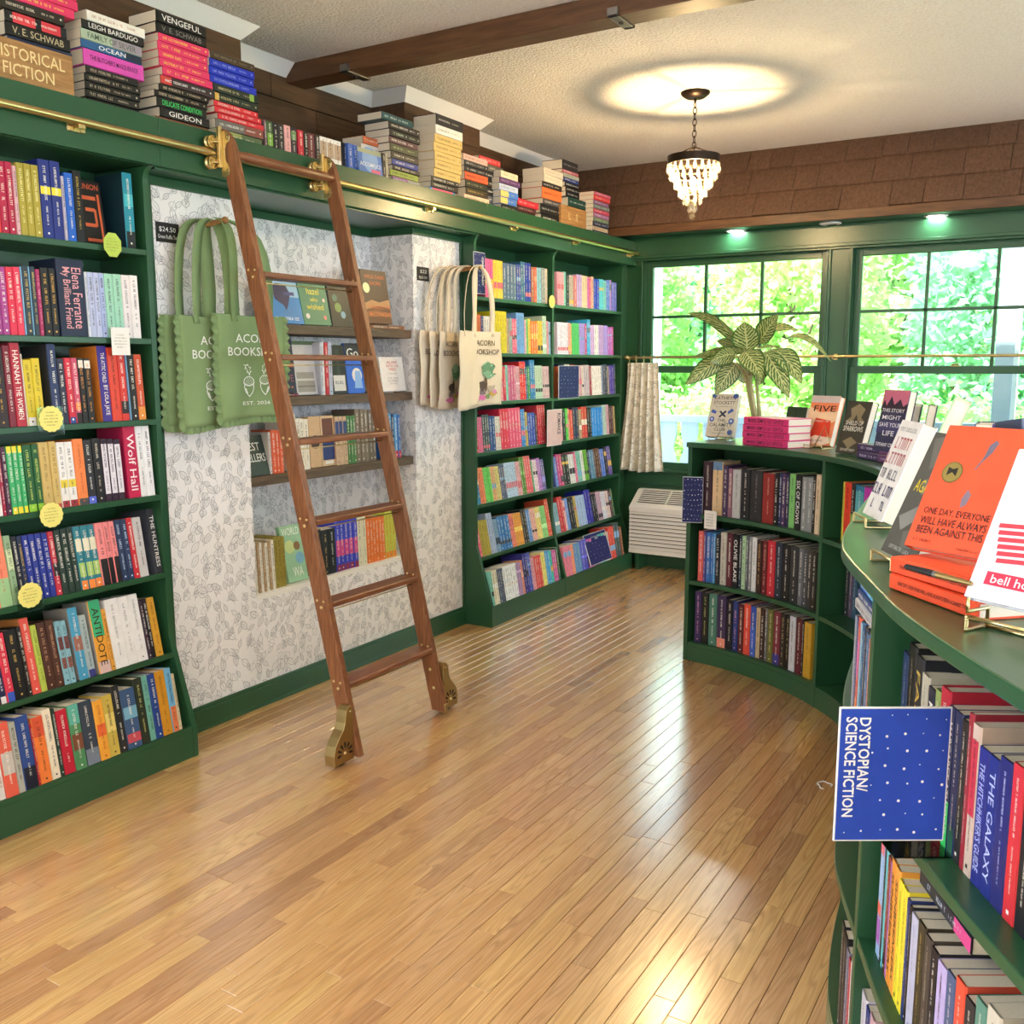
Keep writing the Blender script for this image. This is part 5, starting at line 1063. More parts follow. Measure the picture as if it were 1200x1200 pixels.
faceout('hardcover_book', 'large dark brown face-out cover with orange lettering beside the ladder', DX+.005, 430, 460, 318, NSZ[0]+.022, 9, .028, '4a3a30', [('r', (0, 0, 1, .40), '6a4630'), ('p', [(0, .36), (.3, .44), (.6, .40), (1, .47), (1, .30), (.5, .33), (0, .24)], 'b88a5c'), ('p', [(0, .2), (.4, .26), (1, .2), (1, .12), (.5, .16), (0, .1)], '8a5a38'), ('t', (.14, .84, .92, .91), 'WILD DARK', 'd8774a'), ('t', (.3, .72, .74, .79), 'SHORE', 'd8774a'), ('d', (.16, .66, .13), 'e8e8b0'), ('t', (.16, .27, .98, .345), 'CHARLOTTE', 'd8774a'), ('t', (.16, .13, .98, .215), 'McCONAGHY', 'e88a50')], GN)
def flat_books(items, z, X, phi=0, group=GN):
    for (px0, px1, t, col, lab) in items:
        f = lambda s: (X, s, z+t/2); a = solve(f, px0, 1, 7, 0); b = solve(f, px1, 1, 7, 0); L_ = b-a
        o = make_book('paperback_book', t-.0004, L_, min(.135, L_*.7), col)
        m = Matrix.Translation((X, a, z+t/2+.0003)) @ Matrix.Rotation(PI/2, 4, 'X') @ Matrix.Translation((0, 0, -L_)); o.location, o.rotation_euler = m.to_translation(), m.to_euler(); tag(o, lab, 'book', group); z += t
flat_books([(434, 474, .020, '8a5a3a', 'tan paperback lying under the large dark brown cover')], NSZ[0], NSX-.02)
faceout('hardcover_book', 'navy face-out cover with rust lettering on the middle recess shelf', DX, 326, 348, 394, NSZ[1]+.012, 6, .028, '23263e', [('t', (.1, .76, .9, .9), 'BOOK', 'c8805a'), ('r', (.05, .45, .95, .52), 'a85a3a'), ('t', (.1, .2, .9, .32), 'LOVE', '8a4a58'), ('x', (.1, .08, .9, .12), 'c8805a')], GN)
flat_books([(322, 350, .012, '7a2a4a', 'thin maroon paperback lying under the navy face-out cover')], NSZ[1], NSX-.015)
faceout('hardcover_book', 'grey face-out cover with stone photograph on the middle recess shelf', DX-.01, 349, 379, 401, NSZ[1], 8, .03, 'c4c0be', [('r', (.05, .05, .72, .42), '9a948a'), ('r', (.05, .26, .72, .30), 'c8c4ba'), ('r', (.05, .14, .72, .17), '7a746c'), ('r', (0, .93, 1, 1), '5a6a4a')], GN)
shelf_row(wall_path(NSX-.015), NSZ[1], 1, '414 545 c8ccd8;424 540 e8e6e6;442 545 c8303a;460 540 b8bcd0', (280, 270, 4.14), 402, 'on the middle recess shelf', 'middle recess shelf uprights', 'left', 2.9, 4.1)
faceout('hardcover_book', 'black face-out cover with white wine label on the middle recess shelf', DX, 391, 408, 405, NSZ[1], 6, .022, '1c1e1c', [('r', (.1, .06, .9, .38), 'd8d4cc'), ('r', (.4, .38, .62, .92), '2c3a30'), ('x', (.2, .2, .8, .26), '3a3a3a')], GN)
faceout('hardcover_book', 'cobalt blue face-out cover with pale figure on the middle recess shelf', DX, 409, 428, 403, NSZ[1], 6, .022, '2a62c8', [('r', (0, .68, 1, 1), '26282c'), ('t', (.1, .72, .8, .9), 'Go', 'e8e4dc'), ('d', (.6, .36, .3), 'e0d8d0'), ('p', [(.4, .1), (.9, .1), (.8, .45), (.5, .45)], '8ab0e0')], GN)
faceout('hardcover_book', 'small white face-out book with red lettering at the right end of middle shelf', DX+.01, 449, 476, 419, NSZ[1]+.004, 8, .016, 'e6e0d8', [('t', (.28, .80, .75, .88), 'ALIVE', 'c8403a'), ('t', (.25, .70, .78, .77), 'WITH THE', 'c8403a'), ('t', (.36, .60, .66, .68), 'WILD', 'c8403a'), ('x', (.3, .5, .7, .53), '8a8a8a'), ('x', (.25, .36, .75, .4), '9a9a9a'), ('x', (.25, .28, .75, .32), '9a9a9a'), ('x', (.32, .2, .68, .24), '9a9a9a')], GN)
flat_books([(449, 461, .006, '8a8a94', 'thin grey booklet lying on the middle recess shelf')], NSZ[1], NSX-.008)
# lower recess shelf
faceout('card_sign', 'dark green BEST SELLERS card leaning on the lower recess shelf', NSX-.02, 291, 317, 511, NSZ[2], 16, .006, '33443c', [('t', (.12, .62, .8, .82), 'BEST', 'e4e4dc'), ('t', (.08, .34, .95, .54), 'SELLERS', 'e4e4dc')], None, False)
bpy.context.view_layer.update()
[o for o in COL.objects if o.name.startswith('card_sign')][0]['category'] = 'sign'
shelf_row(wall_path(NSX-.015), NSZ[2], 2, '168 980 cfc8c4;190 968 e0623c;206 970 e0623c;222 972 e0623c;gap 262;290 892 e8dfcc;308 912 e8dfcc;326 914 e8dfcc;350 916 e8dfcc;gap 478;497 905 c8a888 b=.5,.9,3a4a80;516 903 c8a888 b=.5,.9,3a4a80;535 902 c8a888 b=.5,.9,3a4a80;548 900 4a7a40;562 900 4a7a40;576 898 4a7a40;598 868 7a6a58 h=1;616 868 7a6a58 h=1;636 870 7a6a58 h=1;655 870 6a5a4c h=1;672 872 6a5a4c h=1;gap 720;735 885 3a6ab0 b=0,.16,c8304a;750 888 5a9ad0 b=0,.16,c8304a;763 890 2a3a60 b=0,.16,c8304a;777 892 5a9ad0 b=0,.16,c8304a;790 895 3a6ab0 b=0,.16,c8304a', (280, 270, 4.14), 155, 'on the lower recess shelf', 'lower recess shelf uprights', 'left', 2.9, 4.1)
faceout('hardcover_book', 'tan face-out book with dark round portrait on the lower recess shelf', NSX-.03, 365, 378, 489, NSZ[2], 3, .05, 'd0aa80', [('d', (.5, .5, .42), '4a2e28'), ('d', (.45, .55, .18), 'b8805a')], GN)
faceout('hardcover_book', 'navy and tan boxed book beside the round portrait cover', NSX-.03, 379, 394, 488, NSZ[2], 3, .05, 'd8b890', [('r', (.05, .12, .95, .55), '26306a'), ('r', (.1, .6, .9, .95), '6a3a2a'), ('r', (.2, .04, .8, .1), 'ece8e0')], GN)
# books on the recess ledge
EL = (280, 480, 4.286)
shelf_row(wall_path(XW-.02), NZ0, 2, '92 645 a88a64;104 668 e8e2d4;118 668 a88a64;132 670 e8e2d4;146 668 a88a64;160 670 e8e2d4;175 660 a88a64;190 655 e8e2d4;208 640 9a8a3a c=5a4a1a;226 638 9a8a3a c=5a4a1a;246 640 9a8a3a c=5a4a1a;gap 395;428 605 2a2c30 c=d8b878;460 605 22262a c=d8b878;495 598 1c2226;518 562 3a48c8 b=.3,.62,d8508a b=0,.13,8a2a50;540 560 3a48c8 b=.3,.62,d8508a b=0,.13,8a2a50;562 556 3a48c8 b=.3,.62,d8508a b=0,.13,8a2a50;584 552 3a48c8 b=.3,.62,d8508a b=0,.13,8a2a50;605 548 3a48c8 b=.3,.62,d8508a b=0,.13,8a2a50;628 540 e0dcc0 c=5a6a5a;650 535 e0dcc0 c=5a6a5a;666 546 e87a34;681 544 e87a34;696 542 e87a34;711 540 e87a34;726 538 e87a34;742 536 e87a34;760 510 c8cc50 c=c84a2a b=0,.14,e88a3a;778 508 c8cc50 c=c84a2a b=0,.14,e88a3a;796 506 c8cc50 c=c84a2a b=0,.14,e88a3a', EL, 75, 'on the white recess ledge', 'recess ledge uprights', 'left', 2.85, 4.1)
faceout('hardcover_book', 'pale green face-out cover with white letters on the recess ledge', XW-.035, 339, 362, 617, NZ0, 12, .025, '9cc8a0', [('d', (.35, .62, .24), 'c8d890'), ('d', (.75, .4, .22), '7ab0c8'), ('d', (.7, .62, .16), '8a6a3a'), ('t', (.08, .82, .92, .96), 'WORLD', 'f2f4e8'), ('t', (.3, .08, .8, .26), 'WA', 'f2f4e8')], GN)
# ================================================================== PRICE CARDS, TOTES
def card(nm, lab, px0, py0, px1, py1, X, mat, lines, cat='card', thick=.004, seg=None):
    a = P(px0, py0, 'x', X); b = P(px1, py1, 'x', X); z1, z0 = a.z, b.z; y0, y1 = a.y, b.y
    t = thing(nm, lab, cat, (X, (y0+y1)/2, z0))
    bx(X-thick, X, y0, y1, z0, z1).build('board', mat, t, bevel=.0008)
    mb = MB(); W, H = y1-y0, z1-z0
    for (u0, u1, v0, v1, s, c) in lines:
        o = (X+.0005, y0+W*(u0+u1)/2, z0+H*(v0+v1)/2)
        if s: letter(mb, s, o, (0, 1, 0), (0, 0, 1), W*(u1-u0), H*(v1-v0), hx(c))
        else: dashes(mb, o, (0, 1, 0), (0, 0, 1), W*(u1-u0), H*(v1-v0), hx(c), RB)
    if lines: mb.build('lettering', 'print', t)
    return t
card('price_card', 'black price card reading 24.50 beside the green totes', 182.5, 259, 210.5, 286, XW+.005, 'black_card', [(.12, .85, .5, .78, '$24.50', 'eeeeea'), (.06, .97, .18, .38, 'Green Ruffle Tote', 'eeeeea')])
card('price_card', 'small black price card beside the cream totes', 489, 312, 503, 330, XW+.005, 'black_card', [(.2, .8, .52, .8, '$22', 'cfcfcc'), (.12, .88, .15, .32, None, 'e8e8e4')])
def strip(mb, pts, w, wd, col=None):
    """flat strap following pts, wd = width direction"""
    wd = Vector(wd).normalized()*w/2; vs_ = []
    for p in pts: p = Vector(p); vs_ += [p-wd, p+wd]
    mb.add(vs_, [(2*i, 2*i+1, 2*i+3, 2*i+2) for i in range(len(pts)-1)], col)
def bag_panel(c, yaw_, w, h, sag, seed, ruffle=None, thick=.012, nu=18, nv=22, bot=1.0):
    """hanging cloth bag: front and back sheets bulging, top edge at c; faces azimuth yaw_"""
    r = random.Random(seed); n = Vector((math.cos(yaw_), math.sin(yaw_), 0)); d = Vector((-n.y, n.x, 0)); vs_ = []; fs = []
    def pt(u, v, s):
        wv = w*(1+(bot-1)*v); x = (u-.5)*wv
        edge = min(u, 1-u)*2; dz = -h*v-sag*math.sin(u*PI)*.25*(1-v)-.012*math.sin(u*3.1+seed)*v
        off = s*(thick*(.25+.75*math.sin(min(1, edge*1.6)*PI/2)*math.sin(min(1, v*2.2)*PI/2)))+.006*math.sin(u*11+v*4+seed)*v+.004*math.sin(v*9+u*5+seed*2)
        return c+d*x+n*off+Vector((0, 0, dz))
    for s in (1, -1):
        b = len(vs_)
        for j in range(nv+1):
            for i in range(nu+1): vs_.append(pt(i/nu, j/nv, s))
        for j in range(nv):
            for i in range(nu):
                q = (b+j*(nu+1)+i, b+j*(nu+1)+i+1, b+(j+1)*(nu+1)+i+1, b+(j+1)*(nu+1)+i); fs.append(q if s < 0 else q[::-1])
    m1 = (nu+1)*(nv+1)
    for i in range(nu): a = nv*(nu+1)+i; fs.append((a, a+1, a+1+m1, a+m1))
    for j in range(nv):
        for i in (0, nu): a = j*(nu+1)+i; bq = a+nu+1; fs.append((a, bq, bq+m1, a+m1))
    return vs_, fs, pt, n, d
def ruffle_strip(mb, edge, out, nrm, w=.028, amp=.010, per=9):
    m = len(edge)*per; vs_ = []
    for k in range(m+1):
        f = k/m*(len(edge)-1); i = min(int(f), len(edge)-2); p = Vector(edge[i]).lerp(Vector(edge[i+1]), f-i); o = Vector(out[i]).lerp(Vector(out[i+1]), f-i).normalized()
        q = k*PI/2.0
        for j in range(4): vs_.append(p+o*(w*j/3)+nrm*(amp*math.sin(q)*(.25+.75*j/3)))
    mb.add(vs_, [(4*k+j, 4*k+4+j, 4*k+5+j, 4*k+1+j) for k in range(m) for j in range(3)])
PEG = P(262, 263, 'x', -2.99)
pg = MB(); pg.tube([(XW, PEG.y-.02, PEG.z+.0), (XW+.13, PEG.y-.02, PEG.z+.012)], [.011, .010], 12); pg.lathe([(0, .006), (.012, .004), (.014, -.004), (.010, -.008)], (XW+.134, PEG.y-.02, PEG.z+.012), 12, Matrix.Rotation(PI/2, 3, 'Y'))
o = pg.build('wall_peg', 'sign_wood', smooth=.8, loc=(XW, PEG.y-.02, PEG.z)); tag(o, 'pale wooden wall peg holding the green totes', 'peg')
def acorn(mb, c, d, u, s, col, mir=1):
    """line-art acorn with leaf; c centre, d right, u up"""
    def q(x, y): return c+d*(x*s*mir)+u*(y*s)
    def ring(pts, wdt):
        pts = [Vector(q(*p)) for p in pts]; m = len(pts); ct = sum(pts, Vector())/m
        ins = [ct+(p-ct)*(1-wdt) for p in pts]; mb.add(pts+ins, [(i, (i+1) % m, m+(i+1) % m, m+i) for i in range(m)], col)
    cup = [(-.55, .05), (-.5, .35), (-.25, .55), (0, .6), (.25, .55), (.5, .35), (.55, .05), (.3, -.08), (0, -.12), (-.3, -.08)]
    nut = [(-.48, .0), (-.5, -.3), (-.36, -.65), (-.12, -.9), (0, -1.0), (.12, -.9), (.36, -.65), (.5, -.3), (.48, 0), (.25, -.1), (0, -.13), (-.25, -.1)]
    ring(nut, .16); ring(cup, .16)
    for i in range(4):
        for j in range(5):
            x, y = -.4+.2*j+(.1 if i % 2 else 0), .05+.13*i
            if abs(x) < .5-.12*i: mb.add([q(x-.05, y), q(x, y-.05), q(x+.05, y), q(x, y+.05)], [(0, 1, 2, 3)], col)
    mb.add([q(-.4, -.35), q(-.2, -.75), q(-.12, -.72), q(-.3, -.3)], [(0, 1, 2, 3)], col)
    lf = [(.1, .65), (.0, .85), (-.2, .9), (-.15, 1.1), (-.4, 1.15), (-.3, 1.35), (-.5, 1.5), (-.2, 1.45), (-.05, 1.55), (.05, 1.3), (.25, 1.3), (.15, 1.1), (.3, .95), (.15, .85)]
    ring(lf, .22); mb.add([q(.08, .62), q(.13, .64), q(-.3, 1.4), q(-.33, 1.38)], [(0, 1, 2, 3)], col)
TOTES = [
    (-3.050, 2.632, 1.690, math.radians(2), .31, .41, 'rearmost sage green ruffled tote against the wallpaper', 1),
    (-3.005, 2.690, 1.690, math.radians(-1), .33, .42, 'middle sage green ruffled tote showing the letters BO', 2),
    (-2.955, 2.835, 1.700, math.radians(-2), .345, .42, 'front sage green ruffled tote with white acorn print behind the ladder', 3)]
def straps(t, pt, n, d, top, du, wd, mat):
    for s in (-1, 1):
        p0 = pt(.5+du*s, .06, 1)+n*.003; p1 = pt(.5+du*s, 0, 1)
        pts = [p0, p1]
        for f in (.15, .3, .45, .6, .72, .82, .9, .96):
            lat = 1-f**3.2; q = Vector((top.x+(p1.x-top.x)*lat, top.y+(p1.y-top.y)*lat, p1.z+(top.z+.012-p1.z)*math.sin(f*PI/2)**.9)); pts.append(q+n*(.006*math.sin(f*5+s)))
        pts.append(top+Vector((0, 0, .014)))
        mb = MB(); strip(mb, pts, wd, d*.95+n*.3*s); o = mb.build('strap', mat, t, smooth=True); sm = o.modifiers.new('s', 'SOLIDIFY'); sm.thickness = .003
for (X, Y, Z, az, w, hh, lab, sd) in TOTES:
    c = Vector((X, Y, Z)); vs_, fs, pt, n, d = bag_panel(c, az, w, hh, .02, sd)
    t = thing('tote_bag', lab, 'tote bag', (X, Y, Z-hh), 'green ruffled totes on the peg')
    fixn(MB().add(vs_, fs).build('bag_body', 'green_cloth', t, smooth=True))
    mb = MB(); K = 16
    edge = [pt(0, k/K, 0) for k in range(K+1)]+[pt(k/K, 1, 0) for k in range(1, K+1)]+[pt(1, 1-k/K, 0) for k in range(1, K+1)]
    out = [-d]*K+[(-d-Vector((0, 0, 1)))]+[Vector((0, 0, -1))]*(K-1)+[d-Vector((0, 0, 1))]+[d]*K
    ruffle_strip(mb, edge, out, n, .026, .009, 3); mb.build('ruffle', 'green_cloth', t, smooth=True)
    straps(t, pt, n, d, Vector((XW+(.018, .055, .10)[sd-1], PEG.y-.02, PEG.z+.006)), .24, .056, 'green_cloth')
    mb = MB(); wc = hx('eef0e6'); up = Vector((0, 0, 1))
    def onbag(u, v): return pt(u, v, 1)+n*.0035
    if sd >= 2:
        for s_, v, f in (('ACORN', .22, .60), ('BOOKSHOP', .35, .86)):
            letter(mb, s_, onbag(.5, v)+n*.004, d, up, w*f*.92, .034, wc, stretch=2)
        letter(mb, 'EST. 2026', onbag(.5, .86)+n*.004, d, up, w*.42, .014, wc, stretch=2)
        mb.build('lettering', 'cloth', t); mb = MB(); cc = onbag(.5, .62)+n*.004
        acorn(mb, cc-d*.042-up*.02, d, up, .052, wc, 1); acorn(mb, cc+d*.042-up*.015, d, up, .052, wc, -1)
        mb.build('acorn_emblem', 'cloth', t)
# cream totes
PEG2 = P(556, 316, 'x', -2.96)
o = MB().tube([(XW+.012, PEG2.y, PEG2.z), (XW+.17, PEG2.y, PEG2.z+.012)], [.010, .010], 12).build('wall_peg', 'sign_wood', smooth=.8, loc=(XW, PEG2.y, PEG2.z)); tag(o, 'pale wooden wall peg holding the cream totes', 'peg')
CT = [(-3.058, 4.235, 1.68, math.radians(8), .31, .40, 'rearmost cream canvas tote, leftmost, against the wallpaper', 11),
      (-3.034, 4.275, 1.675, math.radians(10), .30, .40, 'second cream canvas tote from the wallpaper', 12),
      (-3.008, 4.315, 1.675, math.radians(12), .30, .40, 'third cream canvas tote from the wallpaper', 13),
      (-2.925, 4.375, 1.68, math.radians(14), .30, .41, 'cream canvas tote overlapping the printed one from the left', 14),
      (-2.955, 4.560, 1.685, math.radians(-3), .335, .42, 'cream canvas tote printed with a green tree and pink flowers', 15)]
for k, (X, Y, Z, az, w, hh, lab, sd) in enumerate(CT):
    c = Vector((X, Y, Z)); vs_, fs, pt, n, d = bag_panel(c, az, w, hh, .015, sd, thick=.008, bot=1.06)
    t = thing('tote_bag', lab, 'tote bag', (X, Y, Z-hh), 'cream totes on the peg')
    fixn(MB().add(vs_, fs).build('bag_body', 'cream_cloth', t, smooth=True))
    straps(t, pt, n, d, Vector((X+.012, PEG2.y, PEG2.z+.006)), .22, .034, 'cream_cloth')
    if k == 3: continue
    mb = MB(); up = Vector((0, 0, 1)); ink = hx('4a4440')
    q = lambda u, v: pt(u, v, 1)+n*.006
    letter(mb, 'ACORN', q(.5, .15), d, up, w*.52, .030, ink, stretch=2); letter(mb, 'BOOKSHOP', q(.5, .27), d, up, w*.80, .030, ink, stretch=2)
    mb.build('lettering', 'cloth', t); mb = MB(); r = random.Random(5)
    def blob(u, v, ru, rv, col, nn=12, j=.25): mb.add([q(u, v)+d*(ru*w*math.cos(2*PI*i/nn)*(1+r.uniform(-j, j)))+up*(rv*hh*math.sin(2*PI*i/nn)*(1+r.uniform(-j, j)))+n*.0004*len(mb.f)*.02 for i in range(nn)], [tuple(range(nn))], hx(col))
    blob(.58, .52, .20, .10, '6f9a78', 16); blob(.55, .47, .15, .06, '9cc4a4', 14); blob(.6, .58, .15, .05, '86b090', 14)
    for _ in range(10): blob(.58+r.uniform(-.17, .17), .52+r.uniform(-.08, .08), .03, .012, r.choice(('4a7a58', 'b4d4b4', '5f8a68')), 6)
    blob(.50, .70, .05, .10, '6a5a48', 8); blob(.38, .72, .10, .06, '5a5048', 9, .5); blob(.64, .77, .13, .05, 'b8aa98', 9, .4); blob(.68, .84, .10, .04, 'c8a85a', 8, .4); blob(.42, .80, .10, .04, '8a7a80', 9, .5)
    blob(.36, .88, .17, .035, 'd87ab0', 12, .35); blob(.74, .82, .06, .03, 'd88ab8', 8, .4); blob(.55, .88, .07, .03, '7a9a5a', 8, .4)
    mb.build('tree_illustration', 'cloth', t)
# ================================================================== SHELF TAGS AND SECTION SIGNS
def shelf_tag(px, py, X, rad, mat, lab, kind='scallop', acr=False):
    c = P(px, py, 'x', X); t = thing('shelf_tag', lab, 'tag', (X, c.y, c.z-rad), 'handwritten shelf tags'); pts = []
    if kind == 'scallop':
        nl_ = 14
        for i in range(nl_*6):
            a = 2*PI*i/(nl_*6); pts.append((c.y+rad*(.94+.06*abs(math.cos(a*nl_/2)))*math.cos(a), c.z+rad*(.94+.06*abs(math.cos(a*nl_/2)))*math.sin(a)))
    elif kind == 'oct':
        for i in range(8): a = 2*PI*(i+.5)/8; pts.append((c.y+rad*.9*math.cos(a), c.z+rad*1.05*math.sin(a)))
    else:
        pts = [(c.y-rad*.85, c.z-rad*1.1), (c.y+rad*.85, c.z-rad*1.1), (c.y+rad*.85, c.z+rad*1.1), (c.y-rad*.85, c.z+rad*1.1)]
    fixn(MB().prism(pts, lambda u, v, w: (w, u, v), X-.001, X).build('card', mat, t))
    mb = MB()
    for k in range(5): dashes(mb, (X+.0004, c.y, c.z+rad*(.5-.24*k)), (0, 1, 0), (0, 0, 1), rad*(1.2 if k not in (0, 4) else .8), rad*.08, hx('6a6440'), RB)
    mb.build('handwriting', 'print', t)
    if acr: bx(X-.004, X-.002, c.y-rad*1.05, c.y+rad*1.05, c.z-rad*1.25, c.z+rad*.9).build('acrylic_holder', 'acrylic', t)
    return t
shelf_tag(132, 287, -2.985, .042, 'label_green', 'lime octagonal tag on the top shelf edge, left bookcase', 'oct')
shelf_tag(141.5, 400, -2.985, .044, 'label_white', 'white rectangular tag on the second shelf edge, left bookcase', 'rect')
shelf_tag(60, 491, -2.985, .044, 'label_yellow', 'yellow scalloped tag on the third shelf edge, left bookcase', acr=True)
shelf_tag(60.5, 603.5, -2.985, .043, 'label_yellow', 'yellow scalloped tag on the fourth shelf edge, left bookcase')
shelf_tag(35.5, 697.5, -2.975, .043, 'label_yellow', 'yellow scalloped tag on the fifth shelf edge, left bookcase', acr=True)
shelf_tag(647, 353.5, -2.985, .040, 'label_yellow', 'yellow scalloped tag on the divider of the corner bookcase')
def starsign(nm, lab, c, right, up, nrm, w, h, base, texts, dots=True, thick=.0035, rim=True, dotc='f0f2f8', seed=1, rows=7):
    """flat card sign: c bottom-left corner"""
    t = thing(nm, lab, 'sign', c); c = Vector(c); mb = MB(); r = random.Random(seed)
    def q(u, v, e=0): return c+right*(u*w)+up*(v*h)+nrm*e
    if rim: mb.add([q(*p, e) for e in (0, -thick) for p in ((-.012, -.01), (1.012, -.01), (1.012, 1.01), (-.012, 1.01))], [(0, 1, 2, 3), (7, 6, 5, 4), (0, 4, 5, 1), (1, 5, 6, 2), (2, 6, 7, 3), (3, 7, 4, 0)], hx('eceef2'))
    mb.add([q(0, 0, .0004), q(1, 0, .0004), q(1, 1, .0004), q(0, 1, .0004)], [(0, 1, 2, 3)], hx(base))
    mb.add([q(0, 0, -thick-.0004), q(0, 1, -thick-.0004), q(1, 1, -thick-.0004), q(1, 0, -thick-.0004)], [(0, 1, 2, 3)], hx(base))
    if dots:
        for i in range(rows):
            for j in range(6):
                u = (j+.5+(.5 if i % 2 else 0)*.5)/6+r.uniform(-.02, .02); v = (i+.5)/rows+r.uniform(-.02, .02); rd = r.choice((.005, .008, .011))*h
                if u > .97 or any(x0 < u < x1 and y0 < v < y1 for (x0, x1, y0, y1) in [tt[5] for tt in texts if len(tt) > 5]): continue
                mb.add([q(u, v, .0008)+right*(rd*math.cos(k*PI/4))+up*(rd*math.sin(k*PI/4)) for k in range(8)], [tuple(range(8))], hx(dotc))
    for tt in texts:
        u, v, lw, lh, s = tt[:5]; letter(mb, s+'\b', q(u, v, .001), -up, right, lw, lh, hx('f4f5f8' if lum(base) < 150 else '3a3440'), stretch=2)
    mb.build('card', 'print', t); return t
Yv, Zv, Xv = Vector((0, 1, 0)), Vector((0, 0, 1)), Vector((1, 0, 0))
def wallsign(px0, px1, pyb, pyt, X, lab, base, texts, seed, lean=0.0, dots=True):
    a = P(px0, pyb, 'x', X); b = P(px1, pyb, 'x', X); tp = P(px0, pyt, 'x', X); th = math.radians(lean); up = Vector((-math.sin(th), 0, math.cos(th)))
    w, h = b.y-a.y, (tp.z-a.z); return starsign('section_sign', lab, (X, a.y, a.z), Yv, up, Vector((math.cos(th), 0, math.sin(th))), w, h, base, [(u, v, lw*h, lh*w, s) for (u, v, lw, lh, s) in texts], dots, seed=seed, rows=8)
wallsign(555.5, 568.5, 343, 295, -2.985, 'navy starred sign at the start of the corner bookcase top shelf', '232c66', [(.78, .55, .7, .16, 'CONTEMPORARY')], 1)
wallsign(655, 678, 467, 429, -2.975, 'navy starred sign on the third shelf, right bay, corner bookcase', '1f2560', [], 2)
wallsign(641.5, 658, 523, 481, -2.97, 'pale pink ROMANCE sign on the divider of the corner bookcase', 'd8b8b4', [(.8, .6, .6, .3, 'ROMANCE')], 3, dots=False)
wallsign(693, 717, 663, 628, -2.875, 'navy starred sign on the bottom shelf, right bay, corner bookcase', '1f2560', [], 4, lean=18)
# ================================================================== BOOKS IN THE SERPENTINE COUNTER
C6 = (790, 440, 3.0)
R1 = '130 285 3a2530;166 290 d8b890 b=.85,1,6a8ab0 h=1;184 318 4a3858;200 328 8a6070;229 332 b8b8b8 c=5a5a5c;262 330 26262a;305 335 2c2c2e c=8a8480;346 345 8a2a26 c=d8a090;361 345 1c1c20;372 345 26305a;386 345 4a3058;398 348 2a2a4a;419 346 7ab86a c=26402a;441 350 1b1b1c t=SIX_OF_CROWS,f4f2ee;460 358 8a8c8c c=f0f0ec;479 360 8a8c8c c=f0f0ec;490 355 2a2420;506 350 d8c0a0'
R2 = '99 548 d8605a;108 550 5a4a90;124 552 3a70b8;132 555 3a70b8;141 555 5a9ad0;157 560 22242c;179 545 b8b4a8 c=5a5a50;200 545 5a2430;222 538 1b1b1c t=OLIVIE_BLAKE,f4f2ee;232 560 2a3a48;246 565 a8c8a0;256 560 5a6068;267 565 8a8c90;284 555 d8d8d8 c=5a5a5c;303 580 3a2420 c=d8b070;321 582 6a2024 c=d8b0a0;348 578 c02a38;373 585 26303e c=d0d8e0;401 595 1b1b1c;430 600 2c2c30;446 602 6a6c70;461 605 4a4c50;476 610 3a3634;491 615 2a2622'
R3 = '92 750 3a2a58 c=e0a0c0;116 765 22221e c=c8c080;146 765 4a7a6a;178 775 3a2c50 b=0,.18,e8907a;201 790 1b1c24;219 795 2a3a7a c=e0a0b0;239 805 5a2024;262 805 e0503c;281 812 3a60c0 b=.6,1,2a4aa0;296 818 c8b08a;312 820 3a2420;322 820 6a6a6a;342 825 6a6a30 c=e0d8a0;366 832 7a2c38 b=0,.2,3a3a90;384 838 2a2420 c=c8b080;398 842 1f1c1a c=c8b080;419 848 c8c8cc;441 855 5a1c24;448 860 26262a;473 870 c89a30 c=6a4a14'
PL = 'of the near end of the curved counter'
for r, (sp, x0) in enumerate(((R1, 97), (R2, 80), (R3, 68))):
    shelf_row(cpt, CSH[r], 0, sp, C6, x0, 'on the %s shelf, far bay, curved counter' % ('top', 'middle', 'bottom')[r], '%s shelf of the far counter bay' % ('top', 'middle', 'bottom')[r], 'left', .02, 1.35, inset=.03, maxh=.265)
sB2 = sU[1]+.03
shelf_row(cpt, CSH[0], 0, '590 368 c8c040;612 365 e0402a c=2a1a14;625 378 1b1b1c b=.3,.5,6a9a3a;655 372 2a7a9a b=.1,.9,5aa8b0;690 378 c83ab0 c=26102a;722 385 e88a3a;760 390 3a3a40', C6, 583, 'on the top shelf, second bay, curved counter', 'top shelf of the second counter bay', 'left', sU[1], 1.75, inset=.05, maxh=.25)
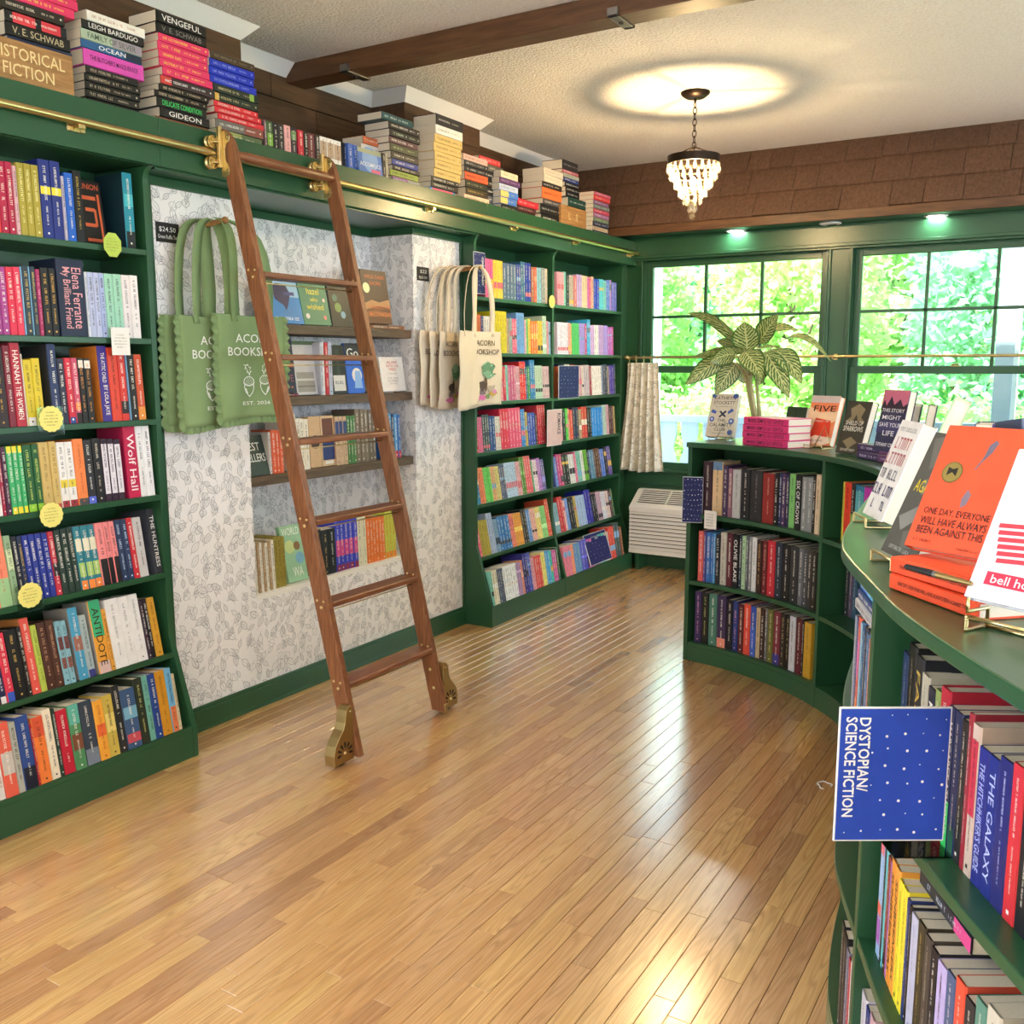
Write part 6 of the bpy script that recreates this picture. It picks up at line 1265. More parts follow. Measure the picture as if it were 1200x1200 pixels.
# second and third bays: low books and the flat stack beside the near upright
def path_books(z, s0, specs, place, group, inset=.03, side='left', roll=0):
    made = []; s = s0
    for (t, h, col, kw) in specs:
        q, n, d = cpt(s+t/2); q = q-n*inset; o = make_book('hardcover_book' if kw.get('hard') else 'paperback_book', t-.0008, h, kw.get('d', .14), col, kw.get('title'), kw.get('tcol'), kw.get('bands', ()), kw.get('side'), kw.get('hard', False), gs=.5)
        setm(o, (q.x, q.y, z+.0006), math.atan2(n.y, n.x)); made.append((o, col, kw.get('hard', False))); s += t
    label_row(made, place, group, side); return made
path_books(CSH[1], sU[1]+.02, [(.03, .22, '2a2a30', {}), (.025, .21, '5a4a60', {}), (.03, .2, '3a5a70', {})], 'on the middle shelf, second bay, curved counter', 'middle shelf of the second counter bay', .12)
s3 = sU[3]
specs = [(.022, .232, '8a8c9a', {}), (.020, .236, '3a4a70', {}), (.024, .24, 'c8503a', {'bands': [(.5, .8, 'd860a0'), (.1, .3, 'e0803a')]}), (.018, .235, '8ab0c0', {}), (.024, .242, '2a5a80', {}), (.020, .238, '2c2e3c', {}), (.022, .23, '4a6a90', {}), (.018, .225, 'b0685a', {}), (.026, .245, 'e09a5a', {'bands': [(.0, .3, '3a5a90')]})]
wtot = sum(q[0] for q in specs)
path_books(CSH[0], s3-.014-wtot, specs, 'on the upper shelf before the near upright, curved counter', 'upright books before the near upright', .012)
zz = CSH[0]+.247
for k, (t, col) in enumerate(((.022, 'b8b4b4'), (.019, '3a4a78'), (.021, '2a6ac0'), (.019, '203a80'))):
    q, n, d = cpt(s3-.014-.10); q = q-n*(.012+.004*k); L_ = .19
    o = make_book('paperback_book', t-.0005, L_, .13, col, None, None, [(.2, .6, '5ab0d8')] if col == '2a6ac0' else ())
    m = Matrix.Translation((q.x, q.y, zz+t/2)) @ Matrix.Rotation(math.atan2(n.y, n.x), 4, 'Z') @ Matrix.Rotation(PI/2, 4, 'X') @ Matrix.Translation((0, 0, -L_/2)); o.location, o.rotation_euler = m.to_translation(), m.to_euler()
    tag(o, '%s book, %s from bottom of flat stack atop the uprights, curved counter' % (cname(col), ordn(k+1)), 'book', 'flat stack before the near upright'); zz += t
path_books(CSH[1], s3-.014-.15, [(.03, .22, '1c1c20', {}), (.03, .225, '2a2420', {}), (.028, .21, '3a3a48', {}), (.03, .22, '1b1b1e', {}), (.03, .20, '26303a', {})], 'on the middle shelf before the near upright, curved counter', 'middle shelf before the near upright', .05)
path_books(CSH[2], s3-.014-.165, [(.03, .24, '1d1d24', {}), (.035, .235, '16161a', {}), (.028, .22, '6a6a80', {}), (.02, .215, 'b02a3a', {}), (.022, .22, 'd8d4d0', {}), (.03, .23, '26262a', {})], 'on the bottom shelf before the near upright, curved counter', 'bottom shelf before the near upright', .014)
# near bay, top shelf
sN = s3+.014
K = lambda **k: k
near1 = [(.040, .235, '26345a', K(hard=True, tcol='c8d0e0')), (.046, .262, '1c1a1a', K(hard=True, tcol='c8b490')), (.044, .255, '22242c', K(hard=True, tcol='c8a850', title='FALLING')), (.036, .236, 'b8b09c', K()), (.036, .225, '1f2438', K(title='MARGARET_ATWOOD', tcol='f2eee6')),
         (.024, .232, '8a9a5a', K()), (.036, .245, 'b8283c', K(hard=True, title="THE_HANDMAID'S_TALE|MARGARET_ATWOOD", tcol='f6ece6')), (.024, .226, '1f2c58', K(title='MARGARET_ATWOOD', tcol='e8e8e8', bands=[(0, .34, '3ad86a')])), (.024, .226, '203060', K(bands=[(0, .2, '26604a')])), (.022, .222, '26262a', K(tcol='f2eee6')), (.014, .24, '9a2a3a', K()), (.024, .23, 'c8b0a0', K(bands=[(.4, .9, 'c83a4a')])),
         (.030, .205, '2a2f80', K(title="THE_HITCHHIKER'S_GUIDE", tcol='b8c0f0')), (.030, .205, '26307c', K(title='THE_GALAXY', tcol='b8c0f0')), (.034, .215, '2a2a6a', K(tcol='b8c0f0')), (.03, .22, 'c83038', K(tcol='f2e0d8')), (.03, .23, '1c1c20', K()), (.035, .235, '3a5a70', K()), (.03, .22, 'd8c8a8', K()), (.03, .21, '7a3a50', K()), (.04, .24, '26262c', K()), (.03, .22, 'c86a3a', K()), (.03, .2, '4a7a5a', K())]
path_books(CSH[0], sN+.03, near1, 'on the top shelf, near bay, curved counter', 'top shelf of the near counter bay', .05)
near2 = [(.030, .250, '9ab8dc', K(hard=True, tcol='f0e8f0', bands=[(.8, 1, 'e0607a'), (.1, .3, 'a860b8'), (.32, .42, 'e06a5a')])), (.012, .22, '1f1c1c', K()), (.014, .225, '6ac0c8', K()), (.020, .222, '8a3a2c', K(bands=[(0, .3, '241a1a')])), (.008, .22, '9a6ab0', K()), (.026, .232, 'e8953a', K(title='SUNBREAKERS', tcol='3a2410')), (.026, .232, 'eca040', K(title='SUNBREAKERS', tcol='3a2410')), (.024, .222, 'ecd83a', K(tcol='5a5010')), (.024, .222, 'ecd83a', K(tcol='5a5010')), (.014, .215, '26346a', K()), (.012, .21, '1c1c1e', K()), (.030, .205, 'b8b8d0', K(tcol='7a7a90')), (.030, .21, '3a3424', K(tcol='d0b868')), (.026, .205, '4a423c', K(tcol='b8a890')), (.026, .2, '1d1d24', K()), (.032, .195, 'b8a8d8', K()), (.03, .2, '4a5a80', K()), (.03, .21, 'd8503a', K()), (.03, .2, '2c2c30', K()), (.03, .22, '5a8a7a', K()), (.035, .23, 'c8c0b0', K()), (.03, .2, '7a2a4a', K()), (.03, .22, '2a3a60', K())]
path_books(CSH[1], sN+.04, near2, 'on the middle shelf, near bay, curved counter', 'middle shelf of the near counter bay', .03)
near3 = [(.04, .215, 'd0c8d0', K()), (.035, .21, '2a3a80', K()), (.03, .22, 'c8a0a8', K()), (.03, .2, '5a5a70', K()), (.04, .22, '1c1c20', K()), (.03, .2, '3a6a5a', K()), (.03, .22, 'c83a4a', K()), (.04, .21, '2c2c40', K()), (.03, .2, 'd8b84a', K()), (.035, .22, '6a8ab0', K()), (.03, .2, '4a2a3a', K())]
path_books(CSH[2], sN, near3, 'on the bottom shelf, near bay, curved counter', 'bottom shelf of the near counter bay', .02)
flat = make_book('paperback_book', .028, .2, .13, '2a2c34', None, 'c8d0e0', [(.0, .3, 'd84a8a')])
q, n, d = cpt(sN+.30); q = q-n*.06; m = Matrix.Translation((q.x, q.y, CSH[1]+.226+.014)) @ Matrix.Rotation(math.atan2(n.y, n.x), 4, 'Z') @ Matrix.Rotation(PI/2, 4, 'X') @ Matrix.Translation((0, 0, -.1)); flat.location, flat.rotation_euler = m.to_translation(), m.to_euler(); tag(flat, 'dark paperback lying across upright books on the near middle shelf', 'book')
# DYSTOPIAN sign: bent card in a clear sleeve at the near upright
A = P(977, 983, 'z', .72)
def sign_near():
    q, n, d = cpt(s3+.06); zb, h = .772, .208
    right = (d*1.0).to_3d(); 
    # sign plane faces the camera: runs across the bay front, left edge out over the floor
    dep = 1.44
    def at(px, py): r = ray(px, py); return CAM+r*dep
    bl, br, tl = at(978, 984), at(1104, 980), at(983, 822)
    right = (br-bl); right.z = 0; w = right.length; right.normalize(); up = Vector((0, 0, 1)); nn = right.cross(up)
    h = tl.z-bl.z
    ang = math.radians(0)
    t = starsign('section_sign', 'blue starred DYSTOPIAN SCIENCE FICTION sign projecting from the near upright', bl, right, up, nn, w, h, '2a4cb8', [(.225, .655, h*.56, w*.105, 'DYSTOPIAN/', (.04, .30, .12, 1.2)), (.10, .56, h*.76, w*.105, 'SCIENCE FICTION', (.04, .30, .12, 1.2))], seed=9, rows=8)
    mb = MB(); e = .003; a = bl-nn*.006
    mb.add([a+right*(w*.62)+up*0, a+right*(w*1.02), a+right*(w*1.02)+up*h, a+right*(w*.62)+up*h], [(0, 1, 2, 3)])
    mb.build('acrylic_sleeve', 'acrylic', t)
    fo = a+right*(w*.58); fo.z = CSH[0]+.0005; back = -nn; mb = MB()
    mb.box(0, .11, 0, .10, 0, .0025, M=Matrix(((right.x, back.x, 0, fo.x), (right.y, back.y, 0, fo.y), (0, 0, 1, fo.z), (0, 0, 0, 1)))); mb.build('acrylic_foot', 'acrylic', t)
sign_near()
# navy sign at the far left end of the counter
q, n, d = cpt(.0); 
a = Vector((-1.765, 4.50, .705)); rt = Vector((.13, -.02, 0)); 
bl = P(799.5, 606, 'y', 4.50); br = P(823, 597, 'y', 4.53); rr = br-bl; rr.z = 0; w = rr.length; rr.normalize()
starsign('section_sign', 'navy starred sign at the left end of the curved counter', (bl.x, bl.y, .722), rr, Zv, rr.cross(Zv), w, .225, '20285e', [], seed=5, rows=9)
c = P(834, 616, 'y', 4.44)
q, n, d = cpt(cfind(834, .77, .02, 1.2)); q = q+n*.012; rr = d.to_3d(); t = starsign('price_tag', 'small white handwritten tag on the far counter shelf edge', Vector((q.x, q.y, .70))-rr*.033, rr, Zv, n.to_3d(), .066, .088, 'e8e2da', [], dots=False, seed=6)
t['category'] = 'tag'; mb = MB()
for k in range(5): dashes(mb, Vector((q.x, q.y, .772-.014*k))+n.to_3d()*.0012, rr, Zv, .045, .005, hx('5a5a5a'), RB)
mb.build('handwriting', 'print', t)
# ================================================================== DISPLAYS ON THE COUNTER
def turn(A, px, w=.155):
    """a book of width w with its left foot at A, turned so its right foot falls under pixel column px"""
    best = None
    for k in range(0, 56):
        th = math.radians(-62+k); d = Vector((math.cos(th), math.sin(th), 0)); e = abs(proj(A+d*w)[0]-px)
        if best is None or e < best[0]-.02: best = (e, d)
    return w, best[1]
def display(lab, bl, br, lean, h, t, col, art, z=CZ, title=None, tc=None, side=None, nm='hardcover_book', bands=(), grp='books displayed on the counter', flip=False):
    A = P(bl[0], bl[1], 'z', z); w, v = turn(A, br[0]); nrm = Vector((v.y, -v.x, 0)); phi = math.atan2(nrm.y, nrm.x)
    o = make_book(nm, t, h, w, col, title, tc, bands, side, True, art=art); setcover(o, (A.x, A.y, z+.0008+t*math.sin(math.radians(lean))), phi, math.radians(lean), t); return tag(o, lab, 'book', grp)
def easel(lab, bl, br, z=CZ, dep=.07, mat='brass'):
    A = P(bl[0], bl[1], 'z', z); w, v = turn(A, br[0], .13); nrm = Vector((v.y, -v.x, 0)); a = A+v*(w*.15); b = A+v*(w*.85)
    mb = MB(); up = Vector((0, 0, 1)); lz = Vector((0, 0, .0028))
    for p in (a, b): mb.tube([p+nrm*.022+up*.02+lz, p+nrm*.022+lz, p-nrm*.03+lz, p-nrm*dep+lz], .0025, 6)
    mb.tube([a+nrm*.022+up*.014+lz, b+nrm*.022+up*.014+lz], .0022, 6); mb.tube([a-nrm*dep+lz, b-nrm*dep+lz], .0025, 6)
    mid = (a+b)/2; mb.tube([a-nrm*.055+lz, mid-nrm*.068+up*.10, b-nrm*.055+lz], .0022, 6)
    o = mb.build('book_easel', mat, smooth=True, loc=mid); return tag(o, lab, 'easel', 'small book easels on the counter')
ink = '3a3a40'
display('cream cover with blue birds, front of far counter beside the plant', (826, 513), (864, 517), 17, .228, .034, 'ddd2c2', [('t', (.14, .86, .9, .94), 'KATHRYN', ink), ('t', (.14, .75, .9, .83), 'STOCKETT', ink), ('x', (.2, .69, .85, .71), '6a6a70'), ('p', [(.38, .58), (.44, .6), (.66, .47), (.6, .45)], '26304a'), ('p', [(.38, .46), (.44, .44), (.66, .58), (.6, .61)], '26304a'), ('t', (.36, .34, .64, .41), 'THE', ink), ('t', (.1, .23, .92, .31), 'CALAMITY', ink), ('t', (.3, .13, .7, .20), 'CLUB', ink), ('d', (.16, .4, .09), '4a62b0'), ('d', (.87, .36, .1), '4a62b0'), ('d', (.9, .95, .09), '4a62b0'), ('d', (.12, .95, .08), '4a62b0'), ('d', (.88, .1, .09), '4a62b0'), ('p', [(.08, .56), (.26, .52), (.3, .58), (.14, .63)], '4a62b0'), ('p', [(.92, .6), (.72, .52), (.7, .58), (.84, .66)], '4a62b0'), ('d', (.16, .4, .045), 'c8d0e8'), ('d', (.87, .36, .05), 'c8d0e8'), ('x', (.25, .06, .75, .08), '6a6a70')], side='cfc6ba')
easel('clear easel under the cream bird cover', (829, 516), (862, 519), mat='acrylic')
# pink stack of four
A, B = P(870, 521, 'z', CZ), P(922, 526, 'z', CZ); v = B-A; v.z = 0; ang = math.atan2(v.y, v.x)-PI/2
z = CZ+.0005
for k in range(4):
    t_ = .0335; L_ = v.length*1.02; o = make_book('hardcover_book', t_-.0006, L_, .15, 'd83a78', 'MARIA_SEMPLE_GO_GENTLE', '2a0f1c', (), None, True)
    m = Matrix.Translation((A.x+RB.uniform(-.004, .004), A.y+RB.uniform(-.004, .004), z+t_/2)) @ Matrix.Rotation(ang+RB.uniform(-.03, .03), 4, 'Z') @ Matrix.Rotation(PI/2, 4, 'X') @ Matrix.Translation((0, 0, -L_)); o.location, o.rotation_euler = m.to_translation(), m.to_euler()
    tag(o, 'hot pink hardback, %s from bottom of the four pink ones by the plant' % ordn(k+1), 'book', 'hot pink stack on the counter'); z += t_
display('dark green back cover standing behind the pink stack', (915, 519), (938, 521), 10, .175, .03, '2c4030', [('x', (.1, .7, .9, .74), '5a7a60'), ('x', (.1, .6, .9, .64), '5a7a60'), ('x', (.1, .5, .9, .54), '5a7a60'), ('r', (.46, .2, .54, .95), '22342a')], z=CZ)
display('orange and red FIVE cover on a gold easel', (939, 523), (972, 530), 17, .235, .036, 'e8865a', [('r', (0, .86, 1, 1), 'c8b8b0'), ('p', [(0, .25), (.5, .34), (1, .5), (1, .7), (.4, .66), (0, .78)], 'f0c8a0'), ('p', [(.2, .1), (.9, .2), (.85, .5), (.3, .55)], 'd84028'), ('p', [(0, .05), (.7, .0), (1, .06), (1, .16), (.4, .2)], 'f0d0b8'), ('t', (.16, .68, .94, .80), 'FIVE', '1c1616'), ('x', (.2, .47, .8, .5), 'f4e0d0'), ('x', (.2, .08, .8, .11), '3a2420')], side='d8d0c4')
easel('gold easel under the orange cover', (941, 525), (970, 531))
display('dark olive cover with gold wings beside the orange one', (978, 532), (1006, 538), 15, .225, .034, '3c382e', [('p', [(.2, .85), (.5, .95), (.8, .85), (.7, .7), (.9, .6), (.6, .62), (.5, .75), (.4, .62), (.1, .6), (.3, .7)], '8a7c60'), ('p', [(.2, .22), (.5, .32), (.8, .22), (.6, .14), (.5, .05), (.4, .14)], '8a7c60'), ('t', (.14, .54, .86, .62), 'SHIELD OF', 'f0ece0'), ('t', (.1, .42, .9, .52), 'SPARROWS', 'f0ece0'), ('t', (.2, .04, .8, .09), 'DEVNEY PERRY', 'd8d0c0')], side='d4ccc0')
# purple pair lying, and the cover standing on them
A, B = P(1004, 537, 'z', CZ), P(1046, 545, 'z', CZ); v = B-A; v.z = 0; ang = math.atan2(v.y, v.x)-PI/2; z = CZ+.0005
for k in range(2):
    L_ = max(.2, v.length); o = make_book('paperback_book', .030, L_, .14, '3f2f5c', None, 'e0d8f0', [(.1, .4, '7a4a78')])
    m = Matrix.Translation((A.x, A.y, z+.0155)) @ Matrix.Rotation(ang+.03*k, 4, 'Z') @ Matrix.Rotation(PI/2, 4, 'X') @ Matrix.Translation((0, 0, -L_)); o.location, o.rotation_euler = m.to_translation(), m.to_euler()
    tag(o, '%s purple paperback lying under the night sky cover' % ('lower', 'upper')[k], 'book', 'purple pair on the counter'); z += .031
display('night sky cover lettered in white standing on the purple pair', (1022, 529), (1051, 534), 10, .222, .03, '2c2c4c', [('r', (0, .72, 1, 1), 'c86a84'), ('p', [(0, .72), (.1, .84), (.2, .74), (.35, .9), (.5, .76), (.7, .86), (.85, .74), (1, .8), (1, .66), (0, .66)], '2a1c30'), ('r', (0, .3, 1, .5), '3a3a66'), ('t', (.06, .64, .94, .70), 'THIS STORY', 'eceaf0'), ('t', (.14, .52, .86, .59), 'MIGHT', 'eceaf0'), ('t', (.08, .40, .92, .47), 'SAVE YOUR', 'eceaf0'), ('t', (.28, .26, .72, .34), 'LIFE', 'eceaf0'), ('t', (.08, .08, .92, .14), 'TIFFANY CRUM', 'eceaf0')], z=CZ+.064, side='d8d0c4')
# books seen from behind on the back of the counter: page blocks toward us
def back_book(lab, px, py, w, h, t, col, yawd, lean, z=CZ, off=0):
    p = P(px, py, 'z', z); o = make_book('hardcover_book', t, h, w, col, None, None, (), None, True)
    m = Matrix.Translation((p.x, p.y, z+.0008)) @ Matrix.Rotation(math.radians(yawd), 4, 'Z') @ Matrix.Rotation(math.radians(lean), 4, 'X'); o.location, o.rotation_euler = m.to_translation(), m.to_euler(); return tag(o, lab, 'book', 'books seen fore-edge first on the counter')
# ================================================================== PLANT
pc = P(892, 487, 'y', 4.755); px_, py_ = pc.x-.02, 4.755
pl = thing('potted_plant', 'variegated aglaonema plant in a ribbed white pot on the far counter', 'plant', (px_, py_, CZ+.0006))
prof = []; mb = MB(); seg = 60; zs_ = [(0, .052), (.02, .055), (.11, .064), (.115, .066)]
for k in range(seg):
    a = 2*PI*k/seg; rr = 1+.02*(1 if k % 2 else -1)
    for z, r in zs_: mb.v.append((px_+r*rr*math.cos(a), py_+r*rr*math.sin(a), CZ+.0006+z))
nz_ = len(zs_)
for k in range(seg):
    for i in range(nz_-1): mb.f.append((k*nz_+i, ((k+1) % seg)*nz_+i, ((k+1) % seg)*nz_+i+1, k*nz_+i+1)); mb.c.append(None)
mb.f.append(tuple(k*nz_ for k in range(seg))[::-1]); mb.c.append(None)
mb.build('pot', 'pot', pl)
MB().lathe([(0, .100), (.061, .100)], (px_, py_, CZ), 24).build('soil', 'soil', pl)
def leaf(base, tip, width, droop, twist=0.0, fold=.25):
    base, tip = Vector(base), Vector(tip); n = 12; L0 = (tip-base).length; ax = (tip-base).normalized(); up = Vector((0, 0, 1)); out = Vector((.28, -.93, .25))
    sd = ax.cross(out)
    if sd.length < .2: sd = Vector((.95, .3, 0))
    sd.normalize(); nn = sd.cross(ax).normalized()
    sd2 = sd*math.cos(twist)+nn*math.sin(twist); nn2 = nn*math.cos(twist)-sd*math.sin(twist)
    vs_, fs, uv = [], [], []
    for i in range(n+1):
        u = i/n; c = base.lerp(tip, u)+up*(droop*L0*math.sin(u*PI))
        w = width*(math.sin(PI*u**.75)**.85)*.5+.0008
        for j, s in enumerate((-1, -.5, 0, .5, 1)):
            vs_.append(c+sd2*(w*s)+nn2*(abs(s)*w*fold)+nn2*(.06*w*math.sin(u*14+s*3))); uv.append((u, .5+s*.5))
    for i in range(n):
        for j in range(4): fs.append((i*5+j, i*5+j+1, i*5+6+j, i*5+5+j))
    mb = MB().add(vs_, fs); o = mb.build('leaf', 'plant', pl, smooth=True)
    ul = o.data.uv_layers.new(name='UVMap')
    for lp in o.data.loops: ul.data[lp.index].uv = uv[lp.vertex_index]
    return o
def pp(x, y, dy=0): return P(x, y, 'y', py_+dy)
crown = pp(878, 440)
for a in ((0, 0), (.014, .010), (-.012, .008), (.006, -.014)):
    MB().tube([(px_+a[0], py_+a[1], CZ+.09), (px_+a[0]*1.5-.02, py_+a[1]*1.5, CZ+.18), (crown.x+a[0]*2, crown.y+a[1]*2, crown.z)], [.012, .010, .008], 8).build('stem', 'stem', pl, smooth=True)
LV = [
    ((872, 408), (806, 367), 0, .05, .055, .10, 0.9),
    ((876, 412), (872, 377), .02, -.04, .11, .05, 0.2),
    ((889, 402), (912, 369), .03, -.03, .085, .02, 0.3),
    ((884, 395), (937, 388), .05, .10, .075, .10, 0.8),
    ((908, 404), (974, 424), .02, -.02, .06, .20, 0.9),
    ((874, 412), (812, 418), .0, -.12, .05, .06, 1.1),
    ((866, 408), (840, 400), .03, .08, .05, .05, 1.0),
    ((862, 415), (832, 424), -.04, -.14, .075, .06, 0.7),
    ((850, 420), (803, 451), -.05, -.10, .075, .05, 0.3),
    ((863, 425), (838, 463), -.02, -.05, .085, .04, 0.2),
    ((868, 425), (872, 450), .05, .08, .075, .03, 0.3),
    ((872, 412), (893, 444), -.06, -.14, .095, .06, 0.1),
    ((890, 412), (890, 452), -.04, -.07, .085, .06, 0.2),
    ((896, 412), (925, 467), -.05, -.10, .085, .06, 0.1),
    ((908, 410), (940, 450), -.02, -.06, .085, .08, 0.2),
    ((885, 410), (924, 412), .06, .12, .05, .08, 1.1),
    ((902, 410), (918, 436), .08, .12, .07, .05, 0.3)]
for (b, t_, d0, d1, w, dr, tw) in LV:
    B_, T2 = pp(b[0], b[1], d0), pp(t_[0], t_[1], d1)
    leaf(B_, T2, w*1.3, dr*1.2, tw)
    q = crown.lerp(B_, .5)+Vector((0, 0, .012)); MB().tube([(crown.x, crown.y, crown.z-.03), q, B_], [.006, .005, .003], 6).build('petiole', 'stem', pl, smooth=True)
# ================================================================== NEAR DISPLAY ROW
def stand(lab, px, py, z, th, lean, w, h, t, col, art, side='d8cfbe', title=None, grp='books displayed at the near end of the counter', nm='hardcover_book', shift=0.0):
    A = P(px, py, 'z', z); phi = math.radians(180+th); n = Vector((math.cos(phi), math.sin(phi), 0)); d = Vector((-n.y, n.x, 0)); A = A+d*shift
    o = make_book(nm, t, h, w, col, title, None, (), side, True, art=art); setcover(o, (A.x, A.y, z+.0008+t*math.sin(math.radians(lean))), phi, math.radians(lean), t); tag(o, lab, 'book', grp)
    return A, n, d
def stand_easel(lab, A, n, d, w, t, lean, bk=.12, hz=0.0):
    mb = MB(); up = Vector((0, 0, 1)); z0 = Vector((0, 0, .003)); z = CZ; A = Vector((A.x, A.y, CZ))
    for u in (.18, .82):
        p = A+d*(w*u)
        mb.tube([p+n*.026+up*.022+z0, p+n*.026+z0, p-n*.02+z0, p-n*bk+z0], .003, 6)
        if hz: mb.tube([p+n*.026+up*(hz+.02), p+n*.026+up*hz, p-n*.02+up*hz, p-n*.02+z0], .003, 6)
        for k in range(6): mb.lathe([(0, .0035), (.003, .002), (.003, -.002), (0, -.0035)], p+n*(.027)+up*(.004+.0035*k), 6)
    mb.tube([A+d*(w*.18)+n*.026+up*.02+z0, A+d*(w*.82)+n*.026+up*.02+z0], .003, 6)
    mb.tube([A+d*(w*.18)-n*bk+z0, A+d*(w*.82)-n*bk+z0], .003, 6); 
    if bk > .1: mb.tube([A+d*(w*.3)-n*.11+z0, A+d*(w*.5)-n*.095+up*.13, A+d*(w*.7)-n*.11+z0], .003, 6)
    o = mb.build('book_easel', 'brass', smooth=True, loc=A); tag(o, lab, 'easel', 'small book easels on the counter')
A, n, d = stand('white cover with red and navy stacked lettering, farthest of the near display', 1010, 606, CZ+.008, 27, 20, .152, .242, .034, 'e6e0da', [('x', (.1, .89, .9, .93), '8a8a8a'), ('x', (.05, .71, .97, .83), 'b05058'), ('x', (.05, .55, .97, .67), 'b05058'), ('x', (.08, .40, .95, .50), '6a6a78'), ('x', (.05, .23, .97, .34), '3a3a68'), ('x', (.05, .09, .97, .18), '3a3a68')])
stand_easel('brass beaded easel under the white lettered cover', A, n, d, .152, .034, 20)
A, n, d = stand('charcoal cover with yellow title, between the white and orange covers', 1031, 650, CZ+.008, 31, 22, .155, .250, .026, '55544e', [('p', [(.1, .95), (.4, .98), (.6, .8), (.3, .7)], '6e6d66'), ('p', [(.3, .62), (.9, .7), (.8, .6), (.4, .5)], '77766e'), ('t', (.15, .52, .9, .62), 'AGAINST', 'e0cc30'), ('p', [(.1, .3), (.5, .42), (.7, .36), (.3, .2)], '8a8982'), ('p', [(.4, .2), (.9, .3), (.8, .1), (.5, .08)], '6a6962'), ('x', (.2, .05, .8, .08), 'b8b6ae')])
stand_easel('brass beaded easel under the charcoal cover', A, n, d, .155, .026, 22)
# two orange copies lying, one standing on them
OA, OB = P(1042, 690, 'z', CZ), P(1128, 722, 'z', CZ); v = OB-OA; v.z = 0; v.normalize(); ang = math.atan2(v.y, v.x)-PI/2; z = CZ+.0006
for k in range(2):
    o = make_book('hardcover_book', .0275, .218, .15, 'e0502e', 'ONE_DAY,_EVERYONE_WILL_HAVE_ALWAYS_BEEN_AGAINST_THIS', '3a2420', (), None, True)
    m = Matrix.Translation((OA.x, OA.y, z+.014)) @ Matrix.Rotation(ang+(.07 if k else 0), 4, 'Z') @ Matrix.Rotation(PI/2, 4, 'X') @ Matrix.Translation((0, 0, -.218)); o.location, o.rotation_euler = m.to_translation(), m.to_euler()
    tag(o, '%s orange hardback lying under the standing orange cover' % ('lower', 'upper')[k], 'book', 'orange copies on the counter'); z += .0285
stand('bright orange cover with black title and gold medallion', 1058, 646, z+.002, 60, 26, .152, .226, .026, 'e2532f', [('p', [(.60, .86), (.66, .90), (.70, .88), (.66, .80), (.58, .72), (.54, .66), (.52, .66), (.58, .76)], '6a6272'), ('p', [(.54, .50), (.60, .46), (.58, .38), (.52, .35), (.50, .42)], '7a6a78'), ('d', (.27, .62, .13), '6a5a2c'), ('d', (.27, .62, .115), '8a7a3c'), ('p', [(.21, .59), (.27, .62), (.33, .59), (.33, .66), (.27, .645), (.21, .66)], '1c1a14'), ('t', (.10, .265, .92, .325), 'ONE DAY, EVERYONE', 2.2, '3a2622'), ('t', (.10, .19, .92, .25), 'WILL HAVE ALWAYS', 2.2, '3a2622'), ('t', (.10, .115, .92, .175), 'BEEN AGAINST THIS', 2.2, '3a2622'), ('x', (.1, .05, .34, .07), '5a2a20'), ('x', (.66, .03, .94, .045), '5a2a20')])
A, n, d = stand('white cover with red stripes and blue portrait at the right edge', 1128, 706, CZ+.034, 60, 26, .152, .235, .022, 'e2e2ec', [('p', [(.42, .62), (.6, .72), (.98, .72), (.98, .56), (.7, .52)], '5a6498'), ('p', [(.6, .72), (.98, .9), (.98, .72)], '8a92b8')]+[('p', [(.10+.02*k, .50-.045*k), (.98, .54-.045*k), (.98, .515-.045*k), (.10+.02*k, .47-.045*k)], 'c83a48') for k in range(6)]+[('r', (.16, .10, .98, .185), 'c82a48'), ('t', (.22, .115, .8, .17), 'bell hooks', 'f2e8ea')])
stand_easel('brass beaded easel under the striped white cover', A, n, d, .152, .022, 26, .02, .03)
# pen on the orange stack
pa, pb = P(1062, 664, 'z', z+.006), P(1138, 684, 'z', z+.006)
pt_ = thing('pen', 'dark capped pen lying on the upper orange hardback', 'pen', pa.lerp(pb, .5))
MB().tube([pa, pa.lerp(pb, .45)], [.0045, .0055], 10).build('cap', 'black_card', pt_, smooth=.8); MB().tube([pa.lerp(pb, .45), pa.lerp(pb, .50)], .0056, 10).build('ring', 'steel', pt_, smooth=.8); MB().tube([pa.lerp(pb, .50), pb], [.005, .0035], 10).build('barrel', 'brass_satin', pt_, smooth=.8)
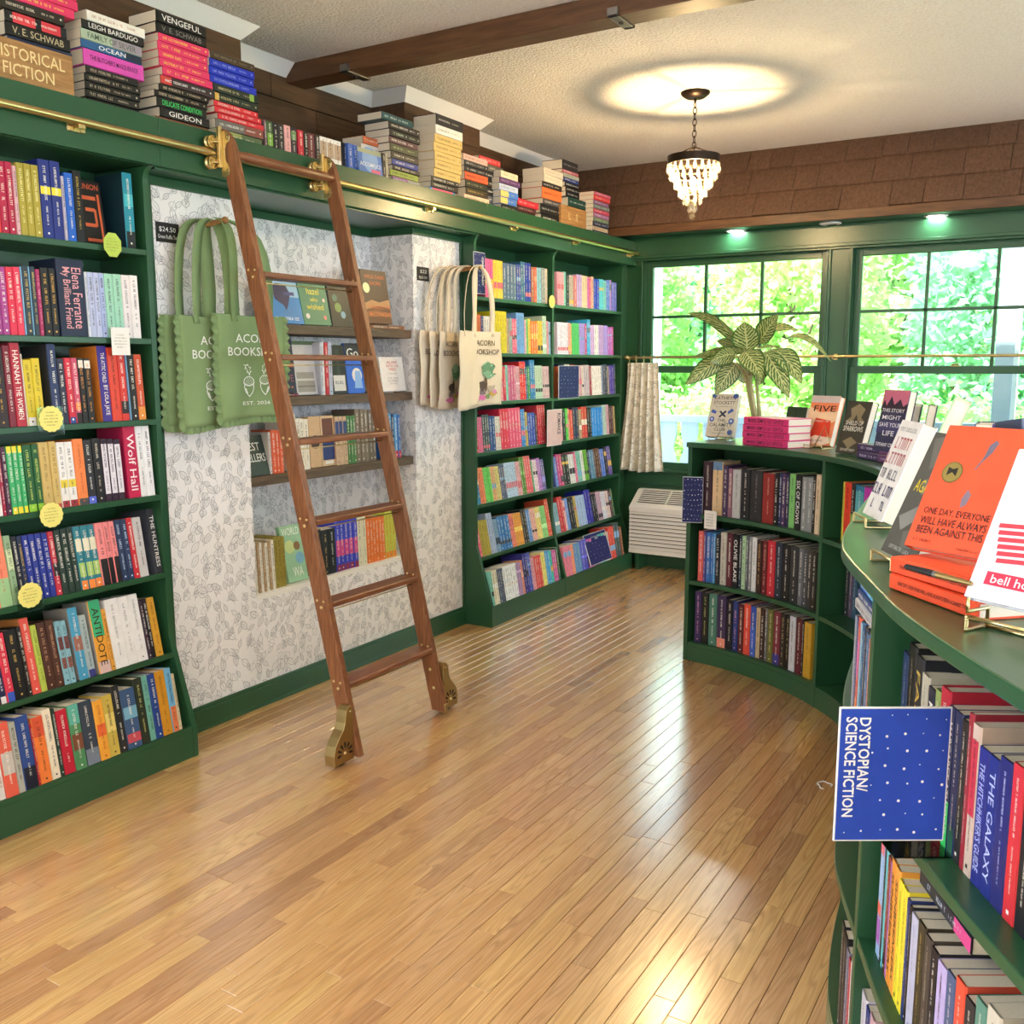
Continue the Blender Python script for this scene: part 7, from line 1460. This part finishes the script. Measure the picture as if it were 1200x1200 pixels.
# books at the back of the counter, fore-edges toward the room
bb = [('pale green boarded hardback leaning right, pages toward the window light', 1074, 588, .15, .275, .040, 'a8cfa0', 95, 20, CZ+.036),
      ('first dark edged hardback beside the night sky cover, pages showing', 1062, 546, .14, .235, .030, '2a2430', 96, 8), ('second dark edged hardback beside the night sky cover, pages showing', 1079, 548, .14, .235, .030, '2a2430', 96, 8),
      ('dark patterned hardback leaning behind the green boarded one', 1118, 572, .14, .215, .034, '4a4450', 95, 20),
      ('upright hardback with purple boards and cream fore-edge', 1150, 576, .15, .21, .048, '4a3070', 93, 0), ('black boarded hardback leaning right of the purple one', 1176, 580, .14, .20, .042, '1f1c1e', 92, 17)]
for q_ in bb: back_book(*q_)
p = P(1074, 588, 'z', CZ+.036); o = make_book('hardcover_book', .035, .21, .15, '2c3c34', None, None, (), None, True); m = Matrix.Translation((p.x-.08, p.y-.05, CZ+.0185)) @ Matrix.Rotation(math.radians(-75), 4, 'Z') @ Matrix.Rotation(PI/2, 4, 'X') @ Matrix.Translation((0, 0, -.21)); o.location, o.rotation_euler = m.to_translation(), m.to_euler(); tag(o, 'dark green hardback lying under the pale green boarded one', 'book')
p = P(1206, 580, 'z', CZ); o = make_book('hardcover_book', .034, .225, .15, '5a6480', None, 'c8d0e0', (), None, True); m = Matrix.Translation((p.x, p.y, CZ+.0008)) @ Matrix.Rotation(math.radians(-50), 4, 'Z') @ Matrix.Rotation(math.radians(-9), 4, 'Y'); o.location, o.rotation_euler = m.to_translation(), m.to_euler(); tag(o, 'slate blue hardback standing at the back right of the counter', 'book')
# ================================================================== SMALL LOOSE PIECE ON THE FLOOR
c = P(966, 921, 'z', 0); pts = [(c.x+.022*math.cos(k*PI/9)*(1+.3*math.sin(k)), c.y+.03*math.sin(k*PI/9), .003+.002*math.sin(k*1.3)) for k in range(15)]
o = MB().tube(pts, .0022, 6).build('wire_scrap', 'label_white', smooth=True, loc=(c.x, c.y, 0)); tag(o, 'thin pale curl of wire on the floor by the blue sign', 'wire')
